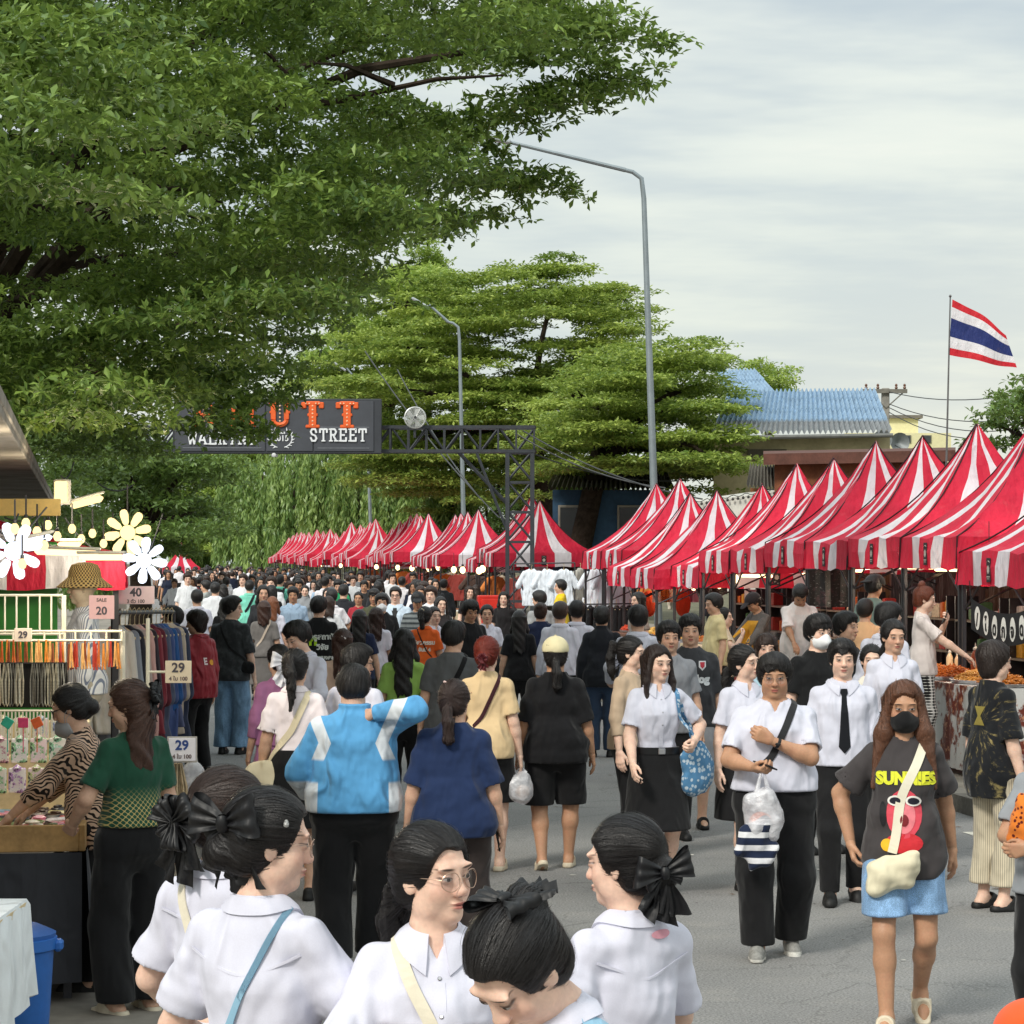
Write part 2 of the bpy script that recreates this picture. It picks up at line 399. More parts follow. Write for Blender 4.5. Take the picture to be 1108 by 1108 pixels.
def body_mesh(P, q, fat=1.):
    hv, bv, _, _ = LV[q]; c = P.hc
    js = np.array([j for a in P.arm for j in a[:3]]+[j for l in P.leg for j in l]+[c]); lo = js.min(0)-.17; hi = js.max(0)+.17
    lo[2] = -.03
    g = Grid(axis(lo[0], hi[0], bv, c[0]-.10, c[0]+.10, hv), axis(lo[1], hi[1], bv, c[1]-.12, c[1]+.13, hv), axis(lo[2], hi[2], bv, c[2]-.15, c[2]+.14, hv))
    w = P.w
    prof = [(z-.92, a*w, b*(.5+.5*w)*(1+.25*max(0, w-1)), y) for z, a, b, y in BODY[P.sex]]
    g.add(loc(stack([p for p in prof if p[0] > -.10], 2.2), P.hip, P.T)); g.add(loc(stack([(z, np.interp(z, [p[0] for p in prof], [p[1] for p in prof])*min(1, .40+(z+.18)*6)*.96, np.interp(z, [p[0] for p in prof], [p[2] for p in prof])*min(1, .40+(z+.18)*6)*.96, np.interp(z, [p[0] for p in prof], [p[3] for p in prof])) for z in np.linspace(-.18, .04, 8)], 2.2), P.hip, np.eye(3)), .02)
    lr = .5+.5*w
    for hp, kn, an in P.leg:
        g.add(rc(hp, kn, .080*lr, .054*lr), .03); g.add(rc(kn, kn+(an-kn)*.35+V3(0, -.012, 0), .052*lr, .054*lr), .02); g.add(rc(kn+(an-kn)*.3+V3(0, -.01, 0), an, .052*lr, .034), .02)
    for (an, up), sd in zip(P.foot, (1, -1)):
        pit = -.5 if up else 0; M = RZ(-sd*.14) @ RX(pit); o = an-V3(0, 0, .075)
        for a, b, r1, r2 in (((0, 0, .07), (0, -.03, .04), .034, .032), ((0, -.03, .035), (0, .09, .03), .034, .034), ((0, .08, .024), (-sd*.004, .135, .018), .033, .022), ((0, 0, .07), (0, .07, .04), .033, .028)):
            g.add(loc(rc(a, b, r1, r2), o, M), .02)
    for sh, el, wr, pn, cu in P.arm:
        up = .5+.5*w
        g.add(rc(sh, el, .046*up, .040*up), .03); g.add(rc(el, el+(wr-el)*.3, .039*up, .042*up), .015); g.add(rc(el+(wr-el)*.25, wr, .041*up, .026), .015)
    g.add(rc(P.t(0, -.014, 1.40), P.neck+V3(0, .004, .03), .060*lr, .050*lr), .03); g.add(rc(P.neck, c+P.H @ V3(0, -.012, -.03), .051*lr, .052*lr), .02)
    for sh, el, wr, pn, cu in P.arm: g.add(rc(P.t(0, -.018, 1.380), sh, .047, .042*lr), .03)
    sl, X, Y, Z = g.sub(c-.17, c+.17)
    h = Grid(g.x[sl[0]], g.y[sl[1]], g.z[sl[2]])
    for op, p, k in head_sdf(P.sex == 'f', fat):
        p2 = loc(p, c, P.H)
        (h.add if op == 'a' else h.cut)(p2, k)
    a = g.D[sl]; k = .022; m = np.minimum(a, h.D); hh = np.maximum(k-np.abs(a-h.D), 0)/k; g.D[sl] = m-hh*hh*k*.25
    V, Q = g.nets()
    Vs, Qs = [V], [Q]; n = len(V)
    vx = {'A': .0042, 'B': .0050, 'C': .0062, 'D': .009}[q]
    for (sh, el, wr, pn, cu), sd in zip(P.arm, (1, -1)):
        hV, hQ = hand_mesh(cu, vx)
        y = unit(unit(wr-el)+np.array([0, 0, -.0])); z = -pn; z = unit(z-y*(z @ y)); x = np.cross(y, z)
        lv = hV*np.array([sd, 1, 1]); q2 = hQ if sd > 0 else hQ[:, ::-1]
        Vs.append(wr+(lv+np.array([0, .008, 0])) @ np.array([x if sd > 0 else x, y, z])); Qs.append(q2+n); n += len(hV)
    return np.concatenate(Vs), np.concatenate(Qs)
def folds(seed, amp, fx=9., fz=13.):
    r = random.Random(seed); ph = [r.uniform(0, 6.3) for _ in range(8)]
    def f(X, Y, Z):
        w1 = 1.6*np.sin(5.1*Z+3.3*X+ph[0])+1.2*np.sin(4.*Y+7*X+ph[1])
        s1 = np.sin(fz*1.7*Z+fx*X*(1+.5*np.sin(ph[2]))+w1+ph[3]); s2 = np.sin(fz*2.9*Z-fx*1.9*X+6*Y+1.7*w1+ph[4]); s3 = np.sin(fx*3.2*X+fz*.8*Z+w1*1.3+8*Y+ph[5])
        return amp*(.5*s1+.3*s2*np.abs(s1)+.35*s3)
    return f
def top_mesh(P, q, kind='tee', e=.016, hem=.84, sleeve='short', loose=.0, vneck=0., seed=0, amp=.004, neckr=.062, tuck=False, flare=0., sl_e=.02, high=0):
    cv = LV[q][2]; w = P.w; dz = .92
    if q == 'A': amp = amp*1.1
    B = BODY[P.sex]; pr = []
    amax = 0
    for z, a, b, y in B:
        if z < hem-.03 and z != B[0][0]: pass
        a *= w; b *= (.5+.5*w)*(1+.25*max(0, w-1))
        pr.append([z, a+e, b+e, y])
    pr = np.array(pr)
    chest = pr[5 if P.sex == 'm' else 5, 1]; chd = pr[5, 2]
    for row in pr:                                    # cloth hangs from the chest instead of hugging the waist
        if row[0] < 1.24:
            row[1] = max(row[1], chest*(.80+.20*loose)+flare*(1.24-row[0])); row[2] = max(row[2], chd*(.78+.22*loose)+flare*(1.24-row[0]))
    if not tuck:
        for row in pr:
            if row[0] < 1.07: row[1] += .026; row[2] += .026
    if tuck:
        for row in pr:
            if row[0] < 1.08: row[1] *= .93; row[2] *= .93
    zs = np.linspace(hem, 1.47+high, 22)
    prof = [(z-dz, np.interp(z, pr[:, 0], pr[:, 1]), np.interp(z, pr[:, 0], pr[:, 2]), np.interp(z, pr[:, 0], pr[:, 3])) for z in zs]
    js = np.array([j for a in P.arm for j in a[:(3 if sleeve != 'short' else 2)]]+[P.t(0, 0, hem), P.t(0, 0, 1.48+high)]); lo = js.min(0)-.12-.16*w; hi = js.max(0)+.12+.16*w
    lo[2] = P.t(0, 0, hem)[2]-.12; hi[2] = js[:, 2].max()+.14
    g = Grid(*[np.arange(lo[i], hi[i], cv) for i in range(3)])
    fo = folds(seed, amp)
    g.add(loc(stack(prof, 2.25, 0, fo), P.hip, P.T))
    up = .5+.5*w; fo2 = folds(seed+5, amp*1.1, 13, 17)
    for (sh, el, wr, pn, cu), sd in zip(P.arm, (1, -1)):
        ua = unit(el-sh); frac = {'short': .78, 'half': 1., 'cap': .5}.get(sleeve, 1.)
        end = sh+(el-sh)*frac; r1 = .052*up+sl_e
        segs = [(sh-ua*.0, end, (.046*up+e*.45), (.044*up if sleeve == 'short' else .042*up)+sl_e)]
        if sleeve in ('long', 'three'):
            fr = 1. if sleeve == 'long' else .55
            segs.append((el, el+(wr-el)*fr, .042*up+sl_e, .028+sl_e*.8)); end = el+(wr-el)*fr; ua2 = unit(wr-el)
        else: ua2 = ua
        sg = Grid(g.x, g.y, g.z) if False else None
        for a, b, ra, rb in segs:
            f, l, h = rc(a, b, ra, rb); last = b is segs[-1][1]
            def fs(X, Y, Z, f=f, last=last):
                d = f(X, Y, Z)+fo2(X, Y, Z)
                if last: d = np.maximum(d, (X-end[0])*ua2[0]+(Y-end[1])*ua2[1]+(Z-end[2])*ua2[2])
                return d
            g.add((fs, l, h), .022 if a is segs[0][0] else .012)
        if q in 'AB' and sleeve != 'long':                                   # hollow cuff
            rb = segs[-1][3]-max(.018, cv*1.75)
            g.cut(rc(end-ua2*.012, end+ua2*.06, rb, rb), .004)
    for sh, el, wr, pn, cu in P.arm: g.add(rc(P.t(0, -.018, 1.382), sh+P.T @ V3(0, 0, -.006), .047+e*.5, .042*up+e*.5), .03)
    n = P.neck; nd = unit(P.hc-n)
    if not high:
        g.cut(rc(n+nd*.012+P.T @ V3(0, .010, 0), n+nd*.12, neckr*(.6+.4*w), .085), .008)
    if vneck:
        def fv(X, Y, Z): return np.maximum(np.abs(X)-(Z-(1.44-dz-vneck))*.42, -(Y-.0))+0*Z
        g.cut(loc((fv, V3(-.09, 0, 1.44-dz-vneck), V3(.09, .16, 1.5-dz)), P.hip, P.T), .006)
    return g.nets()
def bottom_mesh(P, q, kind='pants', e=.016, top=1.03, length=.08, seed=3, amp=.004, wide=0., flare=.0, pleat=0):
    cv = LV[q][2]; w = P.w; lr = .5+.5*w
    B = [(z, a*w+e, b*(.5+.5*w)*(1+.25*max(0, w-1))+e, y) for z, a, b, y in BODY[P.sex]]
    A = np.array(B); fo = folds(seed, amp, 10, 9)
    js = np.array([j for l in P.leg for j in l]+[P.hip]); lo = js.min(0)-.2*max(1, w)-flare; hi = js.max(0)+.2*max(1, w)+flare
    lo[2] = max(length-.05, -.02)+min(0, P.dz); hi[2] = 1.12
    g = Grid(*[np.arange(lo[i], hi[i], cv) for i in range(3)])
    if kind == 'skirt':
        zs = np.linspace(length, top, 24); kx = abs(P.leg[0][2][1]-P.leg[1][2][1])*.28
        prof = []
        for z in zs:
            if z > .86: a, b, y = [np.interp(z, A[:, 0], A[:, i]) for i in (1, 2, 3)]; a += .010; b += .008
            else: t = (.86-z)/.4; a, b, y = A[1, 1]+.010+flare*t, A[1, 2]+.008+(flare+kx)*t, A[1, 3]*(1-t)
            prof.append((z+P.dz, a, b, y))
        def fp(X, Y, Z):
            d = fo(X, Y, Z)
            if pleat: d = d+pleat*np.sin(26*np.arctan2(Y, X*.8))*np.clip((.9-Z)/.4, 0, 1)
            return d
        g.add(stack(prof, 2.1, 0, fp))
        return g.nets()
    prof = [(z+P.dz, *[np.interp(z, A[:, 0], A[:, i]) for i in (1, 2, 3)]) for z in np.linspace(.74, top, 14)]
    g.add(loc(stack([(z-.92-P.dz, a*min(1, .45+(z-.74)*6), b*min(1, .45+(z-.74)*6), y) for z, a, b, y in prof], 2.2, 0, fo), P.hip, np.eye(3)), .03)
    for hp, kn, an in P.leg:
        def wrap(p):
            f, l, h = p
            return (lambda X, Y, Z: np.maximum(f(X, Y, Z)+fo(X, Y, Z)*1.6, (length-Z)), l-.01, h+.01)
        g.add(wrap(rc(hp, kn, .086*lr+e, .060*lr+e+wide*.6)), .04)
        if length < .42: g.add(wrap(rc(kn, an+V3(0, -.008, -.02), .064*lr+e+wide*.6, .046+e+wide)), .03)
    return g.nets()
# ---------------------------------------------------------------- hair, in head frame
def hair_parts(style, L=.3, fringe=0, seed=0, vol=0., part=0.):
    t = .013+vol; a = []; BIG = V3(.3, .3, .3)
    cap = ell((0, -.018, .036), (.076+t, .094+t, .084+t)); nape = ell((0, -.048, -.022), (.070+t*.6, .062+t*.5, .075))
    zl = [-.2, -.10, -.06, -.03, 0, .03, .058, .076, .092]
    yl = {'t': [-.10, -.06, -.02, .020, .036, .046, .058, .076, .14], 'm': [-.12, -.09, -.030, .016, .034, .044, .052, .072, .14], 'o': [.0, .012, .022, .032, .042, .050, .060, .078, .14]}
    def hairline(k, xw=None):
        def f(X, Y, Z):
            d = np.interp(Z, zl, yl[k])-Y+0*X+.006*np.sin(X*95+seed)
            if xw: d = np.maximum(d, np.abs(X)-xw*np.clip(1.0+(.02-Z)*.8, .8, 1.1))
            return d
        return 'c', (f, V3(-.2, -.12, -.25), V3(.2, .25, .14)), .006
    def fringe_part(zt):
        e = ell((0, -.010, .034), (.079+t*.6, .100+vol*.7, .086+t))
        def f(X, Y, Z):
            zz = zt+.010*np.sin(X*70+seed)+.006*np.sin(X*190+2*seed)+np.abs(X-part)*.10*(1 if fringe == 1 else -.3)
            return np.maximum(e[0](X, Y, Z), np.maximum(zz-Z, .02-Y))
        return 'a', (f, e[1], e[2]), .02
    a += [('a', cap, 0)]
    if style in ('short', 'buzz'):
        a += [('a', ell((0, -.052, -.010), (.070+t*.5, .058+t*.4, .062)), .02)]
        if style == 'short': a += [('a', ell((.010, .006, .082), (.072, .084, .046+vol)), .03)]
        a += [hairline('m')]
        a += [('c', ell((sd*.105, .035, -.088), (.05, .06, .080)), .008) for sd in (1, -1)]
    elif style == 'mid':
        a += [('a', ell((0, -.040, -.040), (.086, .066, .085)), .03), ('a', ell((0, .0, .03), (.091, .078, .06)), .03), hairline('o', .070)]
    elif style in ('long', 'bob', 'half'):
        a += [('a', nape, .02)]
        w = .094+vol; z0 = -L; yb = -.055
        def curt(X, Y, Z):
            s = np.clip((Z-z0)/(.04-z0), 0, 1); wv = .006*np.sin(Z*34+X*22+seed)+.004*np.sin(Z*61+X*70)
            ax = w*(.80+.20*s)+.003*np.sin(X*240+seed); by = .056+.016*s; yc = yb-.022*(1-s)
            d = (np.sqrt((X/ax)**2+((Y-yc+wv)/by)**2)-1)*by
            return np.maximum(d, np.maximum(Z-.05, z0+.02*np.sin(X*60+seed)+.012*np.sin(X*170)-Z))
        a += [('a', (curt, V3(-.13, -.18, z0-.04), V3(.13, .06, .05)), .02)]
        if style == 'bob':
            for sd in (1, -1): a += [('a', ell((sd*.080, .006, -.05), (.022, .046, .085)), .02)]
        a += [hairline('o', .071)]
        if style == 'long':
            for sd in (1, -1): a += [('a', rc((sd*.078, .022, .04), (sd*.099, .026, -.12), .015, .024+max(0, L-.40)*.2), .02), ('a', rc((sd*.099, .026, -.12), (sd*(.098+max(0, L-.4)*.5), .060, max(-L*.85, -.38)), .024+max(0, L-.4)*.25, .013), .02)]
        if style == 'half': a += [('a', ell((0, -.122, .035), (.03, .022, .03)), .02)]
    else:
        a += [('a', nape, .02), hairline('t')]
        a += [('c', ell((sd*.100, .020, -.070), (.045, .060, .080)), .01) for sd in (1, -1)]
        a += [('c', ell((0, -.02, -.138), (.2, .09, .062)), .012)]
        if style in ('pony', 'lowpony'):
            ty, tz = (-.118, .052) if style == 'pony' else (-.108, -.035)
            p = [V3(0, ty, tz), V3(0, ty-.038, tz+(.012 if style == 'pony' else -.02)), V3(.006, ty-.052, tz-.09), V3(.010, ty-.040, tz-.19), V3(.004, ty-.028, tz-L)]
            rs = [.017, .027, .035, .031, .013]
            for i in range(4):
                f, l, h = rc(p[i], p[i+1], rs[i], rs[i+1])
                a += [('a', ((lambda X, Y, Z, f=f: f(X, Y, Z)+.003*np.sin(X*230+Y*160+3*np.sin(Z*30))+.002*np.sin(X*90-Y*310)), l, h), .012)]
        bx = {'bun': (0, -.112, .075, .040), 'lowbun': (0, -.118, -.028, .046), 'highbun': (0, -.06, .135, .042)}.get(style)
        if bx: a += [('a', ell(bx[:3], (bx[3]*1.15, bx[3]*.85, bx[3])), .012)]
    if fringe: a += [fringe_part({1: .044, 2: .030}[fringe])]
    return a
def hair_mesh(P, q, style='short', L=.3, fringe=0, seed=0, vol=None, part=0.):
    hv = LV[q][3]; vol = vol if vol is not None else (.007 if style in ('short', 'mid', 'bob') else .002); ps = hair_parts(style, L, fringe, seed, vol, part)
    upr = style in ('long', 'bob', 'half')
    Hl = P.H
    lo = np.min([p[1] for o, p, k in ps if o == 'a'], 0)-.03; hi = np.max([p[2] for o, p, k in ps if o == 'a'], 0)+.03
    g = Grid(*[np.arange(lo[i], hi[i], hv) for i in range(3)])
    for op, p, k in ps: (g.add if op == 'a' else g.cut)(p, k)
    r = random.Random(seed); sl, X, Y, Z = g.sub(lo, hi)
    pole = V3(0, -.12, .03) if style in ('pony', 'lowpony', 'bun', 'lowbun', 'half') else V3(.02, -.05, .125)
    # strands run out from the pole: grooves around it
    pax = unit(pole-V3(0, -.01, .03)); e1 = unit(np.cross(pax, V3(1, 0, .01))); e2 = np.cross(pax, e1)
    def hs_of(V):
        d = V-V3(0, -.01, .03); az = np.arctan2(d @ e1, d @ e2); rad = d @ pax
        low = V[:, 2] < -.10
        tail = (V[:, 1] < -.118) if style in ('pony', 'lowpony') else np.zeros(len(V), bool)
        A = np.stack([az*1.9, rad*3, np.zeros(len(V))], 1)
        Bv = np.stack([V[:, 0]*22, V[:, 1]*22, V[:, 2]*1.5], 1)
        m = (tail | (low & upr))[:, None]
        return np.where(m, Bv, A)
    if q in 'AB':
        d0 = X-0+0*Y+0*Z, Y+.01+0*X+0*Z, Z-.03+0*X+0*Y
        az = np.arctan2(sum(e1[i]*d0[i] for i in range(3)), sum(e2[i]*d0[i] for i in range(3)))
        amp = .0005 if q == 'A' else .0014
        g.D[sl] += amp*np.sin(az*31+2*np.sin(az*7+seed)+seed)+amp*.7*np.sin(az*57+Z*20+seed*2)+.0032*np.sin(X*47+seed)*np.sin(Y*53+seed*2)*np.sin(Z*41+1)
    V, Q = g.nets(); hs = hs_of(V); P.hair_raw = (V, Q, pole, pax, e1, e2)
    if upr:                                             # the hanging length follows gravity and lies on the back
        yaw = math.atan2(-Hl[0, 1], Hl[1, 1])
        def fall(V):
            z = np.clip((-.06-V[:, 2])/.10, 0, 1)[:, None]; return (V @ Hl.T)*(1-z)+(V @ (P.T @ RZ(yaw*.5)).T+np.array([0, -.01, 0]))*z+P.hc
        P.fall = fall; V = fall(V)
    else: P.fall = lambda V: V @ Hl.T+P.hc; V = P.fall(V)
    return V, Q, hs

def hair_strands(P, q, n, wd, seed=0):
    """thin locks laid over the hair from the pole (crown or tie) outwards, a little proud of it"""
    V, Q, pole, pax, e1, e2 = P.hair_raw; bv = BVHTree.FromPolygons(V.tolist(), Q.tolist()); r = np.random.default_rng(seed); o = np.array([0, -.01, .03]); vs = []; fs = []; hs = []
    for _ in range(n):
        az = r.uniform(0, 6.283); t0 = r.uniform(.15, 1.5); t1 = t0+r.uniform(.5, 1.5); lift = (r.uniform(.0002, .0026) if r.random() < .94 else r.uniform(.003, .009))*(1 if q == 'A' else 1.6); row = []; drift = r.uniform(-.18, .18)
        for k in range(9):
            th = t0+(t1-t0)*k/8
            if th > 2.7: break
            a = az+drift*k/8; d = math.cos(th)*pax+math.sin(th)*(math.cos(a)*e2+math.sin(a)*e1); h, nn, _, _ = bv.ray_cast(Vector(o+d*.4), Vector(-d))
            if h is None or (h-Vector(o)).length < .055: break
            row.append((np.array(h)+np.array(nn)*lift, np.array(nn)))
        if len(row) < 4: continue
        b = len(vs); m = len(row)
        for i, (p, nn) in enumerate(row):
            t = row[min(i+1, m-1)][0]-row[max(i-1, 0)][0]; s = unit(np.cross(t, nn))*wd*math.sin(math.pi*(i+.6)/(m+.2))*.5; vs += [p-s, p+s]; hs += [(az*1.9, i*.05, lift*9000)]*2
        fs += [(b+2*i, b+2*i+1, b+2*i+3, b+2*i+2) for i in range(m-1)]
    if not fs: return None
    return P.fall(np.array(vs)), np.array(fs), np.array(hs)
# ---------------------------------------------------------------- skin, hair and cloth materials
def skin_mat():
    t = NT('skin'); hp = t.attr('hp'); x, y, z = t.sep(hp); ax = t.ma('ABSOLUTE', x)
    gate = t.mr(y, .045, .06)
    def em(cx, cz, rx, rz, soft=.18, tilt=0., cxs=None):
        zz = t.ma('SUBTRACT', z, cz)
        dx = t.ma('SUBTRACT', ax, cx)
        if tilt: zz = t.ma('SUBTRACT', zz, t.ma('MULTIPLY', dx, tilt))
        a = t.ma('POWER', t.ma('ABSOLUTE', t.ma('DIVIDE', dx, rx)), 2.); b = t.ma('POWER', t.ma('ABSOLUTE', t.ma('DIVIDE', zz, rz)), 2.)
        d = t.ma('SQRT', t.ma('ADD', a, b)); return t.ma('MULTIPLY', t.mr(d, 1+soft, 1-soft, 0, 1), gate)
    base = t.ocol(); o = t.obj()
    n = t.noise(o, 7., 4.); n2 = t.noise(o, 90., 2.)
    c = t.scale(base, t.mr(n, .3, .7, .9, 1.08)); c = t.scale(c, t.mr(n2, .3, .7, .95, 1.04)); c = t.mix(t.ma('MULTIPLY', t.mr(t.noise(o, 26., 4., .6), .45, .75), .22), c, (.46, .17, .12))
    c = t.mix(t.ma('MULTIPLY', em(.040, -.025, .028, .022, .6), .22), c, (.52, .16, .11))
    c = t.mix(t.ma('MULTIPLY', em(0, -.036, .016, .012, .6), .15), c, (.5, .15, .1))
    c = t.mix(t.ma('MULTIPLY', em(.031, .004, .021, .011, .5), .30), c, (.16, .06, .04))
    c = t.mix(t.ma('MULTIPLY', em(0, -.0592, .0205, .0042, .3), .85), c, (.34, .085, .075))
    c = t.mix(t.ma('MULTIPLY', em(0, -.0672, .0185, .0050, .3), .85), c, (.42, .115, .10))
    c = t.mix(t.ma('MULTIPLY', em(0, -.0630, .0225, .0012, .5), .9), c, (.09, .025, .022))
    c = t.mix(t.ma('MULTIPLY', em(.0095, -.0405, .0045, .0022, .5), .8), c, (.07, .025, .02))
    c = t.mix(t.ma('MULTIPLY', em(.033, .0275, .0185, .0030, .45, .10), .9), c, (.018, .013, .011))
    c = t.mix(t.ma('MULTIPLY', em(.0318, .0058, .0150, .0046, .3, .14), .85), c, (.020, .013, .012))
    c = t.mix(em(.0315, .0032, .0130, .0036, .2, .12), c, (.33, .30, .28))
    iris = t.ma('MULTIPLY', em(.0315, .0036, .0058, .0056, .2), em(.0315, .0032, .0136, .0042, .15, .12))
    c = t.mix(iris, c, (.016, .010, .008))
    ey = em(.0315, .0038, .0140, .0049, .2, .12)
    r = t.ma('SUBTRACT', .52, t.ma('MULTIPLY', ey, .35))
    return t.out(c, r, t.bump(t.noise(o, 220., 2.), .12, .002), .35, **{'Subsurface Weight': .12, 'Subsurface Radius': (.012, .005, .003), 'Subsurface Scale': 1.})
def hair_mat():
    t = NT('hair'); hs = t.attr('hs')
    n = t.noise(hs, 24., 4., .65); n2 = t.noise(hs, 95., 2., .6)
    f = t.ma('ADD', t.mr(n, .3, .7, .55, 1.35), t.mr(n2, .3, .7, -.25, .35))
    h = t.ma('ADD', n, t.ma('MULTIPLY', n2, .7))
    return t.out(t.scale(t.ocol(), f), t.mr(n, .3, .7, .48, .30), t.bump(h, .6, .006), .40)
def cloth_mat(pattern='plain', c2=(0, 0, 0), rough=.88, wr=.5, c3=(0, 0, 0)):
    key = ('cl', pattern, c2, rough, wr)
    if key in MC: return MC[key]
    t = NT('cloth_'+pattern); o = t.obj(); x, y, z = t.sep(o); c = t.ocol()
    w = t.noise(o, 6., 2., .5, sc=(1.6, 1.6, .9)); w2 = t.n('ShaderNodeTexNoise', {'Vector': t.n('ShaderNodeVectorMath', {0: o, 1: (1.3, 1.3, .62)}, operation='MULTIPLY').outputs[0], 'Scale': 6.5, 'Detail': 2.5, 'Roughness': .5, 'Distortion': .9}, noise_type='RIDGED_MULTIFRACTAL').outputs['Fac']; weave = t.noise(o, 260., 1.)
    if pattern == 'plain': pass
    elif pattern == 'zebra':
        q = t.ma('ADD', t.ma('MULTIPLY', z, 260.), t.ma('ADD', t.ma('MULTIPLY', t.ma('ABSOLUTE', x), -230.), t.ma('MULTIPLY', t.noise(o, 9., 2.), 40.)))
        c = t.mix(t.mr(t.ma('SINE', q), .0, .35), c, c2)
    elif pattern == 'stripe':
        c = t.mix(t.mr(t.ma('SINE', t.ma('MULTIPLY', z, 90.)), .1, .3), c, c2)
    elif pattern == 'vstripe':
        q = t.ma('MULTIPLY', t.ma('ARCTAN2', y, x), 40.)
        c = t.mix(t.mr(t.ma('SINE', t.ma('MULTIPLY', t.ma('ADD', x, y), 330.)), .1, .5), c, c2)
    elif pattern == 'tiedye':
        dz = t.ma('SUBTRACT', z, 1.16); ang = t.ma('ARCTAN2', dz, x); rad = t.ma('SQRT', t.ma('ADD', t.ma('MULTIPLY', x, x), t.ma('MULTIPLY', dz, dz)))
        nn = t.noise(t.comb(t.ma('MULTIPLY', ang, 3.2), t.ma('MULTIPLY', rad, 5.), y), 2.2, 4., .7)
        c = t.mix(t.ma('MULTIPLY', t.mr(nn, .55, .72), t.mr(rad, .0, .10)), c, c2)
    elif pattern == 'denim':
        c = t.scale(c, t.mr(t.noise(o, 5., 4., .6, sc=(2, 2, .7)), .3, .7, .75, 1.35)); c = t.scale(c, t.mr(weave, .3, .7, .75, 1.25))
    elif pattern == 'wash':
        c = t.mix(t.ma('MULTIPLY', t.mr(t.noise(o, 8., 6., .7), .45, .72), .6), c, c2)
    elif pattern == 'floral':
        v = t.n('ShaderNodeTexVoronoi', {'Vector': o, 'Scale': 34.}, feature='F1').outputs['Distance']
        v2 = t.noise(o, 60., 3.)
        c = t.mix(t.mr(t.ma('ADD', v, t.ma('MULTIPLY', v2, .3)), .62, .48), c, c2)
    elif pattern == 'check':
        a = t.ma('MULTIPLY', t.ma('SINE', t.ma('MULTIPLY', t.ma('ADD', x, z), 110.)), t.ma('SINE', t.ma('MULTIPLY', t.ma('SUBTRACT', x, z), 110.)))
        c = t.mix(t.mr(a, -.05, .05), c, c2)
    elif pattern == 'batik':                                # gilt lattice that fades in towards the hem, gilt band at the cuff
        a = t.ma('MULTIPLY', t.ma('SINE', t.ma('MULTIPLY', t.ma('ADD', x, z), 120.)), t.ma('SINE', t.ma('MULTIPLY', t.ma('SUBTRACT', x, z), 120.)))
        k = t.ma('MULTIPLY', t.mr(t.ma('ABSOLUTE', a), .30, .10), t.mr(z, 1.12, 1.0)); c = t.mix(t.ma('MULTIPLY', k, .8), c, c2)
    elif pattern == 'dots':
        v = t.n('ShaderNodeTexVoronoi', {'Vector': o, 'Scale': 40.}, feature='F1').outputs['Distance']; c = t.mix(t.mr(v, .35, .25), c, c2)
    elif pattern == 'panel':                                # white raglan panels at the shoulder blades and down the sides
        axx = t.ma('ABSOLUTE', x)
        e = t.ma('SUBTRACT', axx, t.ma('ADD', .115, t.ma('MULTIPLY', t.ma('ABSOLUTE', t.ma('SUBTRACT', z, 1.22)), .42)))
        m1 = t.ma('MULTIPLY', t.mr(e, 0, .004), t.mr(e, .072, .068)); m1 = t.ma('MULTIPLY', m1, t.mr(z, 1.12, 1.14))
        m2 = t.ma('MULTIPLY', t.mr(t.ma('SUBTRACT', axx, t.ma('ADD', .205, t.ma('MULTIPLY', z, -.02))), 0, .004), t.mr(z, 1.02, 1.0))
        c = t.mix(t.ma('MAXIMUM', m1, m2), c, c2)
    elif pattern == 'duo':
        c = t.mix(t.mr(z, c3[0]-.004, c3[0]+.004), c2, c)
    c = t.scale(c, t.mr(w, .3, .7, .95, 1.04)); c = t.scale(c, t.mr(weave, .35, .65, .985, 1.015))
    h = t.ma('ADD', t.ma('MULTIPLY', w, .5), t.ma('ADD', t.ma('MULTIPLY', w2, .75), t.ma('MULTIPLY', weave, .003)))
    m = t.out(c, rough, t.bump(h, min(1, wr*1.2), .085), .22, **{'Sheen Weight': .12})
    MC[key] = m; return m
def satin_mat():
    t = NT('satin'); o = t.obj(); w = t.noise(o, 22., 2., sc=(1, 1, .5))
    return t.out(t.ocol(), .48, t.bump(w, .5, .02), .38)
def shoe_mat():
    t = NT('shoe'); o = t.obj(); x, y, z = t.sep(o); n = t.noise(o, 60., 3.); c = t.mix(t.mr(z, .020, .024), lin('c9c7c0'), t.ocol()); return t.out(t.scale(c, t.mr(n, .3, .7, .8, 1.1)), .6, t.bump(n, .2, .005), .3)
SNEAK = shoe_mat(); SKIN = skin_mat(); HAIR = hair_mat(); SATIN = satin_mat()
METAL = plain('b9b9bd', .35, 1., .1); GOLD = plain('d8b890', .3, 1., .1); DARK = plain('141416', .45, 0., .2)
def clear_mat():
    t = NT('clear_plastic'); o = t.obj(); n = t.noise(o, 14., 4.)
    a = t.n('ShaderNodeBsdfTransparent', {0: (.95, .95, .97, 1)}); p = t.n('ShaderNodeBsdfPrincipled', {'Base Color': (.80, .80, .84, 1), 'Roughness': .25, 'Normal': t.bump(n, .9, .03)})
    m = t.n('ShaderNodeMixShader', {0: t.mr(n, .3, .7, .35, .75), 1: a.outputs[0], 2: p.outputs[0]}); t.n('ShaderNodeOutputMaterial', {0: m.outputs[0]}); return t.m
CLEAR = clear_mat()
def lens_mat():
    t = NT('lens'); a = t.n('ShaderNodeBsdfTransparent', {0: (.93, .94, .96, 1)}); p = t.n('ShaderNodeBsdfGlossy', {0: (.9, .92, .95, 1), 1: .05})
    m = t.n('ShaderNodeMixShader', {0: .10, 1: a.outputs[0], 2: p.outputs[0]}); t.n('ShaderNodeOutputMaterial', {0: m.outputs[0]}); return t.m
LENS = lens_mat()
